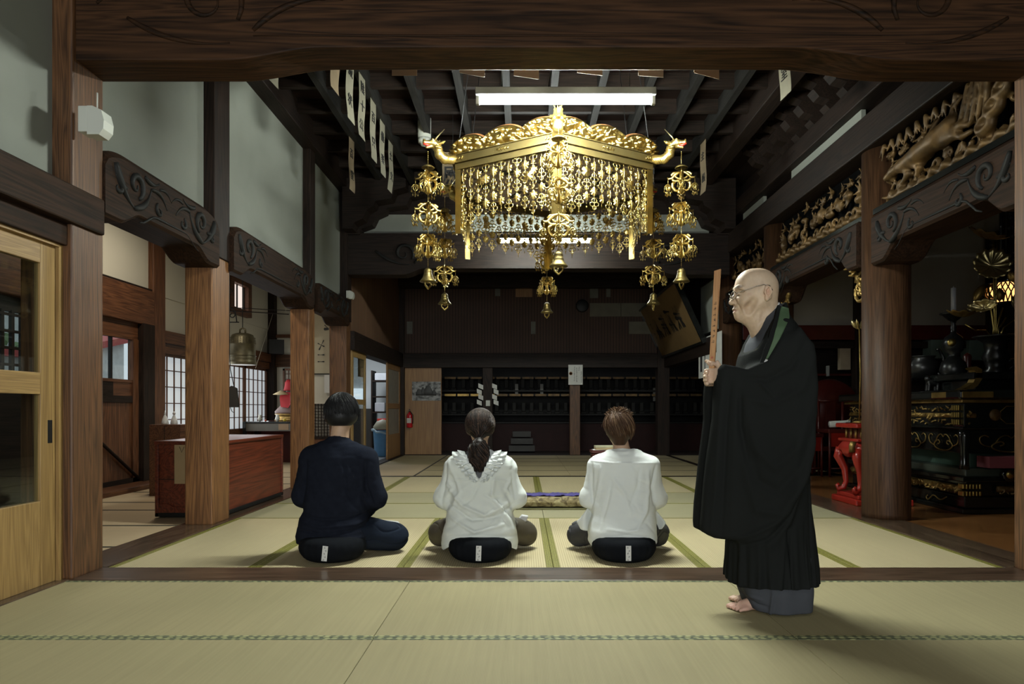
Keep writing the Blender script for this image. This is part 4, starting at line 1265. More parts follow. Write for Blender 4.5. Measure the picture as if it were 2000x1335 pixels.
MB().tube([(-.0, -.008, .32), (.02, -.012, .27), (.04, -.009, .32)], .002, 5).build('string', IRON, pb)

# wooden box with two glass figurines
q = at(318, 900, 7.3)
wb = empty('wooden_box', (-3.88, 7.55, 0.0), 'plain wooden box cabinet with two glass figurines on top', 'box cabinet')
bev(MB().box((-.17, -.15, 0), (.17, .15, .775)).build('carcass', W_RED_Y, wb), .004)
MB().box((-.005, -.153, .01), (.0, -.149, .765)).build('panel_joint', IRON, wb)
CL = plain('frosted_glass', (.55, .52, .48), .15, bump=0)
for k, dx in enumerate((-.03, .07)):
    e = empty('glass_figurine', (-3.88 + dx - .02, 7.50, .777), ['clear glass figurine with pointed top on the wooden box', 'clear glass figurine with small head on the wooden box'][k], 'figurine', 'glass figurines')
    MB().lathe([(.035, 0), (.038, .01), (.03, .05), (.014, .09), (.010, .10)], n=16).build('body', CL, e)
    MB().lathe([(.006, .10), (.016, .112), (.014, .125), (.004, .14)] if k else [(.010, .10), (.012, .11), (.006, .13), (.002, .15)], n=12).build('head', CL, e)

# temple bell on its iron bracket
bp = at(474, 712, 9.5)
be = empty('temple_bell', (bp.x, 9.5, bp.z), 'green bronze temple bell hanging in the left aisle', 'bell')
BR = .178
MB().lathe([(BR * .9, 0), (BR, 0), (BR * 1.02, .03), (BR, .05), (BR * .97, .09), (BR * .985, .105), (BR * .96, .12), (BR * .95, .28), (BR * .965, .285), (BR * .93, .30), (BR * .90, .37), (BR * .78, .415), (BR * .5, .435), (0, .44)], n=40).build('bell_body', BRONZE, be)
mb = MB()
for rI in range(4):
    for k in range(28):
        if k % 7 == 6: continue
        a = 2 * PI * k / 28
        rr = BR * (.955 - rI * .012)
        mb.lathe([(.007, 0), (.006, .006), (0, .008)], (0, 0, 0), 6) if False else mb.box((rr * math.cos(a) - .005, rr * math.sin(a) - .005, .295 + rI * .024), (rr * math.cos(a) + .005, rr * math.sin(a) + .005, .305 + rI * .024), bev=.002)
mb.build('bosses', BRONZE, be)
mb = MB()
for z in (.035, .075, .125): mb.tube([(BR * 1.0 * math.cos(a), BR * 1.0 * math.sin(a), z) for a in [2 * PI * i / 32 for i in range(33)]], .005, 5)
mb.build('raised_bands', BRONZE, be)
MB().tube([(-.04, 0, .43), (-.035, 0, .49), (0, 0, .51), (.035, 0, .49), (.04, 0, .43)], .013, 8).build('crown_loop', BRONZE, be)
MB().tube([(0, 0, .50), (0, 0, .78), (0, .0, 1.9)], .006, 6).build('hanging_chain', IRON, be)
br = empty('iron_bracket', (bp.x - .25, 9.5, 2.15), 'curled wrought iron bracket beside the temple bell', 'bracket')
mb = MB()
for c, r0, a0, sg in (((-.02, .26), .07, 1.0, 1), ((.10, .10), .06, 2.5, -1), ((.06, .42), .05, 0, 1)):
    mb.tube([(u, 0, v) for u, v in spiral2(c[0], c[1], r0, 1.2, a0, sg, 20, .8)], .007, 6)
mb.tube([(-.2, 0, 0), (.2, 0, 0)], .008, 6)
mb.tube([(.17, 0, .0), (.15, 0, .15), (.05, 0, .22), (-.03, 0, .38), (-.12, 0, .45), (-.2, 0, .46)], .008, 6)
mb.tube([(-.2, 0, -.05), (-.2, 0, .55)], .012, 6)
mb.tube([(-.2, 0, .5), (-.2, 0, 1.35)], .008, 6)
mb.build('curled_ironwork', IRON, br)
rp = empty('bamboo_rod', (-4.2, 10.2, 2.42), 'thin bamboo rods with cords crossing the left aisle', 'rod')
MB().tube([(-.35, 0, .0), (.5, .6, .02)], .008, 6).build('rod', W_DARK_X, rp)
MB().tube([(-.35, .1, .06), (.5, .7, .09)], .006, 6).build('rod', W_DARK_X, rp)
MB().tube([(-.3, 0, .02), (-.3, 0, 1.05)], .003, 5).tube([(.45, .6, .02), (.45, .6, 1.05)], .003, 5).tube([(.3, .45, 0), (.05, .4, -.85)], .003, 5).build('cord', PAPER, rp)
sg = at(453, 795, 8.6)
e = empty('hanging_gong_bag', (sg.x, 8.6, sg.z), 'dark cloth bag hanging by a cord left of the paper screens', 'bag')
MB().add([(-.05, -.03, 0), (.085, -.03, .0), (.06, -.03, .24), (.0, -.03, .27), (-.05, -.03, .22), (-.05, .03, 0), (.085, .03, 0), (.06, .03, .24), (.0, .03, .27), (-.05, .03, .22)],
         [(0, 1, 2, 3, 4), (9, 8, 7, 6, 5), (0, 5, 6, 1), (1, 6, 7, 2), (2, 7, 8, 3), (3, 8, 9, 4), (4, 9, 5, 0)]).build('bag', plain('dark_cloth', (.03, .025, .02), .8), e)
MB().tube([(.03, 0, .25), (-.02, 0, .48), (-.03, 0, .7), (-.03, 0, 2.66)], .005, 6).build('cord', IRON, e)
MB().tube([(-.02, 0, .0), (.0, 0, -.05), (.03, 0, -.07)], .004, 6).build('loop', IRON, e)
q = at(537, 680, 12.5)
e = empty('dark_speaker', (q.x, 12.55, q.z - .1), 'dark loudspeaker box high in the aisle corner above the statue', 'speaker')
R_ = rotm(rz=.5)
MB().box((-.13, -.1, 0), (.13, .1, .26), R=R_, piv=(0, 0, .13)).build('cabinet', IRON, e)
MB().box((-.02, .08, .1), (.02, .3, .16)).build('mount', IRON, e)

# table, offerings and the hooded statue
tz = .945 + (798 - 822) * 11.8 / 1333
tt = empty('offering_table', (-4.25, 11.72, 0), 'black lacquered table in front of the hooded statue', 'table')
MB().box((-.45, -.28, tz - .03), (.55, .28, tz), bev=.005).build('tabletop', LACQ, tt)
for sx in (-.42, .52):
    for sy in (-.25, .25): MB().box((sx - .025, sy - .025, 0), (sx + .025, sy + .025, tz - .03)).build('leg', LACQ, tt)
MB().box((-.40, -.26, tz - .16), (.50, -.25, tz - .03)).build('apron', plain('carved_grey_apron', (.12, .11, .09), .5), tt)
MB().box((.15, -.265, tz - .14), (.32, -.262, tz - .04)).build('pinned_card', plain('card_tan', (.3, .2, .12), .8), tt)
stt = empty('hooded_statue', (-4.20, 12.28, tz + .0), 'seated wooden statue with red hood and red bib on a carved stand', 'statue')
stt.scale = (.82, .82, .82)
MB().lathe([(.30, -.0), (.32, .02), (.27, .05), (.25, .09), (.30, .13), (.31, .15)], n=20, sy=.8).build('carved_stand', GOLD_D, stt)
WS = plain('dark_carved_figure', (.10, .055, .045), .5)
MB().lathe([(.30, .15), (.31, .20), (.25, .27), (.17, .35), (.16, .45), (.17, .52), (.12, .60), (.05, .64), (.055, .68), (.085, .74), (.085, .80), (.06, .86), (0, .88)], n=24, sy=.75).build('figure', WS, stt)
RC = plain('red_cloth', (.30, .008, .012), .7, bump=.3)
MB().lathe([(.13, .66), (.115, .70), (.10, .78), (.095, .84), (.06, .895), (0, .91)], (0, .015, 0), n=20, sy=.9).build('red_hood', RC, stt)
MB().add([(-.14, -.10, .62), (.12, -.10, .62), (.14, -.16, .45), (.04, -.19, .28), (-.12, -.19, .30), (-.16, -.15, .5), (-.14, -.09, .62), (.12, -.09, .62), (.14, -.15, .45), (.04, -.18, .28), (-.12, -.18, .30), (-.16, -.14, .5)],
         [(0, 1, 2, 3, 4, 5), (11, 10, 9, 8, 7, 6)] + [(i, (i + 1) % 6, (i + 1) % 6 + 6, i + 6) for i in range(6)]).build('red_bib', RC, stt)
MB().lathe([(.0, .0), (.17, .01), (.08, .06), (0, .10)], (-.13, -.15, .56), n=16).build('straw_hat', plain('straw', (.45, .36, .2), .8), stt)
bk = empty('statue_chair', (-4.28, 12.33, 0), 'dark carved chair and cabinet under the hooded statue', 'cabinet')
bev(MB().box((-.34, -.27, 0), (.45, .30, tz - .002)).build('cabinet_body', DKRED, bk), .004)
for (px, py, r, hgt, lb, col) in ((513, 822, .035, .11, 'pale patterned vase on the left of the offering table', (.4, .4, .34)), (547, 822, .04, .12, 'white vase in front of the statue on the offering table', (.55, .55, .5)), (561, 822, .03, .05, 'small yellow offering bowl on the table', (.5, .35, .03)), (524, 822, .02, .03, 'small red cup on the offering table', (.4, .05, .02))):
    q = at(px, py, 11.7)
    o = MB().lathe([(r * .5, 0), (r, hgt * .4), (r * .6, hgt * .8), (r * .8, hgt)], (q.x, 11.58, tz), 14).build('offering_vase' if hgt > .1 else 'offering_cup', plain('glaze_%d' % px, col, .3, bump=0)); tag(o, lb, 'vase' if hgt > .1 else 'cup')
# partition with calligraphy banner and notice, left of the cracked post
S('wall_aisle_partition', (-3.34, 10.1, 1.02), (-2.62, 10.16, 3.6), PLASTER_W)
S('wall_aisle_partition_base', (-3.34, 10.1, 0), (-2.62, 10.16, .50), W_RED_Y)
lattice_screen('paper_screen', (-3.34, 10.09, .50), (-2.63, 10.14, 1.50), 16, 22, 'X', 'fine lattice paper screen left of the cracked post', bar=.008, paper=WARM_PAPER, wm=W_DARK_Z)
bn = empty('calligraphy_banner', (-2.98, 10.06, 1.46), 'tall cream cloth banner with bold brush strokes beside the cracked post', 'banner')
mb = MB(); mb.prism([(-.2, 0), (.27, 0), (.27, 1.1), (-.2, 1.1)], 0, .004, lambda u, v, d: (u, d + .006 * math.sin(v * 9), v)); mb.build('cloth', plain('cream_cloth', (.42, .37, .26), .85, var=.06), bn)
mb = MB(); brush(mb, [[(-.05, 1.0), (.1, 1.02), (.11, .9), (.06, .84)], [(.06, .72), (.12, .66), (.05, .66)]], lambda u, v: (u, -.008, v), .02)
brush(mb, [[(-.04, .45), (.06, .4)], [(.05, .5), (-.02, .35)], [(-.04, .28), (.06, .28)], [(-.04, .18), (.06, .18)]], lambda u, v: (u, -.008, v), .012); mb.build('brush_strokes', INK, bn)
MB().box((-.2, -.006, -.008), (.27, .012, .006)).build('bottom_rod', IRON, bn)
nn = empty('flower_notice', (-2.79, 10.045, 1.20), 'white handwritten notice about flower offerings beside the cracked post', 'notice')
MB().box((-.13, 0, -.02), (.105, .003, .245)).build('sheet', PAPER_W, nn)
writing('供\n物\nお\n花', .052, face_cam((.055, -.002, .11)), INK, nn, 'brush_writing', .0012, .85)
writing('を\nお\n供\nえ\n下\nさ\nい', .030, face_cam((-.025, -.002, .12)), INK, nn, 'brush_writing', .0006, .9)

# ------------------------------------------------------------------ right side: beams, carved panels
S('lintel_beam', (2.93, 3.9, 3.17), (3.25, 14.0, 3.46), W_DARK_Y, .012, 'long dark upper beam above the gilded carvings on the right', 'beam')
rainbow_beam(4.04, 5.80, 2.96, 3.30, 2.16, 2.60, 'carved arched beam between the front right post and the thick round pillar', 'right carved beams', 2.96, W_BEAM_Y, rise=.13, shoulder=0.0)
rainbow_beam(6.06, 8.22, 2.96, 3.28, 2.20, 2.62, 'carved arched beam behind the thick round pillar', 'right carved beams', 2.96, W_BEAM_Y, rise=.16, shoulder=0.0)
rainbow_beam(8.48, 10.1, 2.96, 3.24, 2.20, 2.60, 'carved arched beam left of the monk behind his head', 'right carved beams', 2.96, W_BEAM_Y, rise=.12, shoulder=0.0)
for a, b in ((4.05, 5.86), (6.0, 8.28), (8.42, 10.1)):
    S('trim_carving_frame', (2.99, a, 2.60), (3.10, b, 2.645), LACQ)
for a, b, z1 in ((6.15, 7.75, 3.64), (8.65, 9.45, 3.66)):
    S('wall_right_upper_panel', (3.05, a, 3.44), (3.09, b, z1), PLASTER)
S('lintel_beam', (2.96, 3.9, 3.64), (3.2, 10.1, 3.84), W_DARK_Y, .012, 'dark bracket beam under the ceiling on the right', 'beam')
S('wall_right_head', (3.2, 3.9, 3.4), (3.3, 14.1, 4.36), W_DARK_Y)
for k in range(11):
    y = 4.9 + k * .36
    pts = [(0, 3.84), (-.10, 3.84), (-.16, 3.90), (-.12, 3.95), (-.22, 3.98), (-.28, 4.05), (-.24, 4.10), (-.34, 4.14), (-.36, 4.22), (0, 4.22)]
    mb = MB(); mb.prism(pts, y - .07, y + .07, lambda u, v, d: (3.1 + u, d, v))
    o = struct(mb, 'curved_bracket', W_DARK_Y); tag(o, 'dark curved bracket in the row under the right ceiling edge, number %d from the front' % (k + 1), 'bracket', 'brackets along the right ceiling edge')
S('trim_right_ceiling_rail', (2.60, 4.0, 4.20), (3.3, 10, 4.32), W_DARK_Y)
S('lintel_beam', (2.45, 4.0, 4.04), (2.62, 9.8, 4.30), W_DARK_Y, .01, 'dark edge beam of the coffered ceiling on the right', 'beam')


# --- distance-field modelling --------------------------------------------------
class SDF:
    """smooth-blended solids on a rectilinear grid, meshed into one closed surface"""
    def __init__(s, xs, ys, zs):
        s.x, s.y, s.z = [np.asarray(a, dtype=np.float32) for a in (xs, ys, zs)]
        s.F = np.full((len(xs), len(ys), len(zs)), 0.5, dtype=np.float32)

    @staticmethod
    def axis(*segs):
        out = []
        for a, b, h in segs:
            n = max(2, int(round((b - a) / h)))
            out += [a + (b - a) * i / n for i in range(n)]
        out.append(segs[-1][1])
        return out

    def _sub(s, lo, hi, mg):
        sl = []
        for a, l, h in ((s.x, lo[0], hi[0]), (s.y, lo[1], hi[1]), (s.z, lo[2], hi[2])):
            i0 = max(0, int(np.searchsorted(a, l - mg)) - 1)
            i1 = min(len(a), int(np.searchsorted(a, h + mg)) + 1)
            if i1 <= i0: return None
            sl.append(slice(i0, i1))
        X, Y, Z = np.meshgrid(s.x[sl[0]], s.y[sl[1]], s.z[sl[2]], indexing='ij', sparse=True)
        return tuple(sl), X, Y, Z

    def _comb(s, sl, d, k, sub):
        f = s.F[sl]
        d = d.astype(np.float32)
        if sub:
            d = -d
            if k > 0:
                h = np.maximum(k - np.abs(f - d), 0) / k
                s.F[sl] = np.maximum(f, d) + h * h * k * .25
            else: s.F[sl] = np.maximum(f, d)
        else:
            if k > 0:
                h = np.maximum(k - np.abs(f - d), 0) / k
                s.F[sl] = np.minimum(f, d) - h * h * k * .25
            else: s.F[sl] = np.minimum(f, d)

    def cap(s, a, b, ra, rb=None, k=.02, sub=False, flat=None):
        """tapered capsule; flat=(axis, factor) squashes across that axis"""
        rb = ra if rb is None else rb
        a = np.array(a, dtype=float); b = np.array(b, dtype=float)
        R = max(ra, rb)
        r = s._sub(np.minimum(a, b) - R, np.maximum(a, b) + R, k + .03)
        if r is None: return s
        sl, X, Y, Z = r
        sc = [1., 1., 1.]
        if flat: sc[flat[0]] = 1 / flat[1]
        ax, ay, az = a * sc; bx, by, bz = b * sc
        X, Y, Z = X * sc[0], Y * sc[1], Z * sc[2]
        ux, uy, uz = bx - ax, by - ay, bz - az
        L2 = ux * ux + uy * uy + uz * uz + 1e-12
        t = np.clip(((X - ax) * ux + (Y - ay) * uy + (Z - az) * uz) / L2, 0, 1)
        d = np.sqrt((X - ax - t * ux) ** 2 + (Y - ay - t * uy) ** 2 + (Z - az - t * uz) ** 2) - (ra + (rb - ra) * t)
        if flat: d = d * min(1, flat[1])
        s._comb(sl, d, k, sub); return s

    def path(s, pts, rs, k=.02, sub=False, flat=None):
        if not isinstance(rs, (list, tuple)): rs = [rs] * len(pts)
        for i in range(len(pts) - 1): s.cap(pts[i], pts[i + 1], rs[i], rs[i + 1], k, sub, flat)
        return s

    def ell(s, c, r, k=.02, sub=False, rot=None):
        c = np.array(c, dtype=float); R = max(r)
        q = s._sub(c - R, c + R, k + .03)
        if q is None: return s
        sl, X, Y, Z = q
        X, Y, Z = X - c[0], Y - c[1], Z - c[2]
        if rot is not None:
            M = np.array(rotm(*rot).transposed())
            X, Y, Z = M[0, 0] * X + M[0, 1] * Y + M[0, 2] * Z, M[1, 0] * X + M[1, 1] * Y + M[1, 2] * Z, M[2, 0] * X + M[2, 1] * Y + M[2, 2] * Z
        k0 = np.sqrt((X / r[0]) ** 2 + (Y / r[1]) ** 2 + (Z / r[2]) ** 2)
        k1 = np.sqrt((X / r[0] ** 2) ** 2 + (Y / r[1] ** 2) ** 2 + (Z / r[2] ** 2) ** 2) + 1e-6
        s._comb(sl, k0 * (k0 - 1) / k1, k, sub); return s

    def stack(s, secs, k=.02, sub=False, power=2.2, warp=None):
        """secs: [(z, cx, cy, rx, ry)] from bottom to top, superelliptic sections"""
        A = np.array(secs, dtype=float)
        lo = (np.min(A[:, 1] - A[:, 3]), np.min(A[:, 2] - A[:, 4]), A[0, 0])
        hi = (np.max(A[:, 1] + A[:, 3]), np.max(A[:, 2] + A[:, 4]), A[-1, 0])
        q = s._sub(lo, hi, k + .04)
        if q is None: return s
        sl, X, Y, Z = q
        zc = np.clip(Z, A[0, 0], A[-1, 0])
        def sm(col):
            return np.interp(zc.ravel(), A[:, 0], A[:, col]).reshape(zc.shape)
        cx, cy, rx, ry = sm(1), sm(2), sm(3), sm(4)
        u, v = (X - cx), (Y - cy)
        if warp is not None:
            w = warp(X, Y, Z, np.arctan2(v / ry, u / rx)); rx, ry = rx + w, ry + w
        kk = (np.abs(u / rx) ** power + np.abs(v / ry) ** power) ** (1 / power)
        d = (kk - 1) * np.minimum(rx, ry)
        dz = np.maximum(A[0, 0] - Z, Z - A[-1, 0])
        d = np.where((d > 0) & (dz > 0), np.sqrt(np.maximum(d, 0) ** 2 + np.maximum(dz, 0) ** 2), np.maximum(d, dz))
        s._comb(sl, d, k, sub); return s

    def poly(s, pts, plane, c, half, rnd=.01, k=.02, sub=False, shear=None):
        """rounded plate: polygon in a coordinate plane ('xz','yz','xy'), centred at c on the third axis"""
        P = np.array(pts, dtype=float)
        lo2, hi2 = P.min(0), P.max(0)
        ax = {'xz': (0, 2, 1), 'yz': (1, 2, 0), 'xy': (0, 1, 2)}[plane]
        lo, hi = [0, 0, 0], [0, 0, 0]
        lo[ax[0]], hi[ax[0]] = lo2[0], hi2[0]; lo[ax[1]], hi[ax[1]] = lo2[1], hi2[1]
        e = half + rnd + (.15 if shear else 0)
        lo[ax[2]], hi[ax[2]] = c - e, c + e
        q = s._sub(lo, hi, k + rnd + .03)
        if q is None: return s
        sl, X, Y, Z = q
        G = (X, Y, Z)
        U, V = np.broadcast_arrays(G[ax[0]], G[ax[1]])
        n = len(P)
        d2 = np.full(U.shape, 1e9); inside = np.zeros(U.shape, bool)
        for i in range(n):
            a, b = P[i], P[(i + 1) % n]
            e_ = b - a
            wx, wy = U - a[0], V - a[1]
            t = np.clip((wx * e_[0] + wy * e_[1]) / (e_ @ e_ + 1e-12), 0, 1)
            d2 = np.minimum(d2, (wx - e_[0] * t) ** 2 + (wy - e_[1] * t) ** 2)
            c1 = (a[1] > V) != (b[1] > V)
            xi = (b[0] - a[0]) * (V - a[1]) / (b[1] - a[1] + 1e-12) + a[0]
            inside ^= c1 & (U < xi)
        dd = np.sqrt(d2) * np.where(inside, -1, 1) + rnd
        cc = c + (shear(X, Y, Z) if shear else 0)
        w = np.abs(G[ax[2]] - cc) - (half - rnd if half > rnd else 0)
        dd, w = np.broadcast_arrays(dd, w)
        d = np.minimum(np.maximum(dd, w), 0) + np.sqrt(np.maximum(dd, 0) ** 2 + np.maximum(w, 0) ** 2) - rnd
        s._comb(sl, d, k, sub); return s

    def cut(s, fn):
        """keep where fn(X,Y,Z) < 0"""
        X, Y, Z = np.meshgrid(s.x, s.y, s.z, indexing='ij', sparse=True)
        s.F = np.maximum(s.F, fn(X, Y, Z).astype(np.float32)); return s

    def mesh(s):
        F = s.F
        F[0], F[-1] = np.maximum(F[0], .01), np.maximum(F[-1], .01)
        F[:, 0], F[:, -1] = np.maximum(F[:, 0], .01), np.maximum(F[:, -1], .01)
        F[:, :, 0], F[:, :, -1] = np.maximum(F[:, :, 0], .01), np.maximum(F[:, :, -1], .01)
        ins = F < 0
        nx, ny, nz = F.shape
        cnt = np.zeros((nx - 1, ny - 1, nz - 1), np.uint8)
        for i in (0, 1):
            for j in (0, 1):
                for k in (0, 1):
                    cnt += ins[i:nx - 1 + i, j:ny - 1 + j, k:nz - 1 + k]
        act = (cnt > 0) & (cnt < 8)
        ci = np.argwhere(act)
        idm = np.full(act.shape, -1, np.int64); idm[act] = np.arange(len(ci))
        P = np.zeros((len(ci), 3)); W = np.zeros(len(ci))
        cor = [(i, j, k) for i in (0, 1) for j in (0, 1) for k in (0, 1)]
        val = {c: F[ci[:, 0] + c[0], ci[:, 1] + c[1], ci[:, 2] + c[2]].astype(float) for c in cor}
        for c in cor:
            for ax in range(3):
                if c[ax]: continue
                e = list(c); e[ax] = 1; e = tuple(e)
                a, b = val[c], val[e]
                m = (a < 0) != (b < 0)
                t = np.where(m, a / (a - b + 1e-20), 0)
                q = np.zeros((len(ci), 3)); q[:] = c
                q[:, ax] = t
                P[m] += q[m]; W[m] += 1
        P /= W[:, None]
        A = [s.x, s.y, s.z]
        V = np.zeros_like(P)
        for ax in range(3):
            g = A[ax].astype(float); i = ci[:, ax]
            V[:, ax] = g[i] + (g[i + 1] - g[i]) * P[:, ax]
        Q = []
        for ax in range(3):
            o1, o2 = (ax + 1) % 3, (ax + 2) % 3
            sl0 = [slice(None)] * 3; sl1 = [slice(None)] * 3
            sl0[ax] = slice(0, -1); sl1[ax] = slice(1, None)
            ch = ins[tuple(sl0)] != ins[tuple(sl1)]
            e = np.argwhere(ch)
            e = e[(e[:, o1] > 0) & (e[:, o2] > 0) & (e[:, o1] < F.shape[o1] - 1) & (e[:, o2] < F.shape[o2] - 1)]
            neg = ins[e[:, 0], e[:, 1], e[:, 2]]
            q = []
            for d1, d2 in ((0, 0), (1, 0), (1, 1), (0, 1)):
                c = e.copy(); c[:, o1] -= d1; c[:, o2] -= d2
                q.append(idm[c[:, 0], c[:, 1], c[:, 2]])
            q = np.stack(q, 1)
            q[~neg] = q[~neg][:, ::-1]
            Q.append(q)
        Q = np.concatenate(Q)
        Q = Q[(Q >= 0).all(1)]
        return V, Q

    def build(s, name, mats, parent=None, disp=None, col=None, relax=2, origin=None):
        V, Q = s.mesh()
        V = relax_mesh(V, Q, relax)
        if disp is not None:
            N = vnormals(V, Q)
            V = disp(V, N)
        return mesh_object(name, V, Q, mats, parent, col, origin)


def relax_mesh(V, Q, n, lam=.5):
    if n <= 0: return V
    E = np.concatenate([Q[:, [i, (i + 1) % 4]] for i in range(4)])
    a, b = E[:, 0], E[:, 1]
    for _ in range(n):
        S_ = np.zeros_like(V); c = np.bincount(a, minlength=len(V)) + np.bincount(b, minlength=len(V))
        for ax in range(3):
            S_[:, ax] = np.bincount(a, V[b, ax], len(V)) + np.bincount(b, V[a, ax], len(V))
        V = V + lam * (S_ / np.maximum(c, 1)[:, None] - V)
    return V


def vnormals(V, Q):
    n = np.cross(V[Q[:, 2]] - V[Q[:, 0]], V[Q[:, 3]] - V[Q[:, 1]])
    N = np.zeros_like(V)
    for ax in range(3):
        for k in range(4): N[:, ax] += np.bincount(Q[:, k], n[:, ax], len(V))
    return N / (np.linalg.norm(N, axis=1, keepdims=True) + 1e-12)


def mesh_object(name, V, Q, mats, parent=None, col=None, origin=None, smooth=True):
    me = bpy.data.meshes.new(name)
    if parent is not None and origin is None: origin = parent.matrix_world.translation if False else parent.location
    Vl = V - np.array(origin) if origin is not None else V
    nv, nq = len(Vl), len(Q)
    k = Q.shape[1]
    me.vertices.add(nv); me.vertices.foreach_set('co', Vl.astype(np.float32).ravel())
    me.loops.add(nq * k); me.loops.foreach_set('vertex_index', Q.astype(np.int32).ravel())
    me.polygons.add(nq)
    me.polygons.foreach_set('loop_start', np.arange(0, nq * k, k, dtype=np.int32))
    me.polygons.foreach_set('loop_total', np.full(nq, k, dtype=np.int32))
    me.polygons.foreach_set('use_smooth', np.full(nq, smooth, dtype=bool))
    if col is not None:
        at_ = me.color_attributes.new('pigment', 'FLOAT_COLOR', 'POINT')
        c = np.ones((nv, 4), np.float32); c[:, :3] = col(V)
        at_.data.foreach_set('color', c.ravel())
    for m in (mats if isinstance(mats, (list, tuple)) else [mats]): me.materials.append(m)
    me.update(); me.validate()
    o = bpy.data.objects.new(name, me)
    C.objects.link(o)
    if parent is not None: o.parent = parent
    elif origin is not None: o.location = origin
    return o


def snoise(P, scale, seed=0, oct_=4):
    """smooth pseudo noise in about -1..1 from rotated sines"""
    r = np.random.default_rng(seed)
    out = np.zeros(len(P)); amp = 1; tot = 0
    Pp = P * np.array(scale)
    for o in range(oct_):
        acc = np.zeros(len(P))
        for _ in range(5):
            d = r.normal(size=3); d /= np.linalg.norm(d)
            acc += np.sin(Pp @ d * (2 ** o) * 6.28 + r.uniform(0, 6.28) + 1.3 * np.sin(Pp @ r.normal(size=3) * (2 ** o) * 2))
        out += amp * acc / 2.6; tot += amp; amp *= .5
    return out / tot


def fold_field(P2, folds):
    """P2: n x 2 positions; folds: [(polyline, amp, width)] -> displacement"""
    out = np.zeros(len(P2))
    for pts, amp, w in folds:
        pts = np.array(pts, dtype=float)
        dm = np.full(len(P2), 1e9); tt = np.zeros(len(P2))
        n = len(pts) - 1
        for i in range(n):
            a, b = pts[i], pts[i + 1]; e = b - a
            t = np.clip(((P2 - a) @ e) / (e @ e + 1e-12), 0, 1)
            d = np.linalg.norm(P2 - a - t[:, None] * e, axis=1)
            m = d < dm
            dm[m] = d[m]; tt[m] = (i + t[m]) / n
        out += amp * np.exp(-(dm / w) ** 2) * np.sin(np.pi * np.clip(tt * .9 + .05, 0, 1)) ** .5
    return out


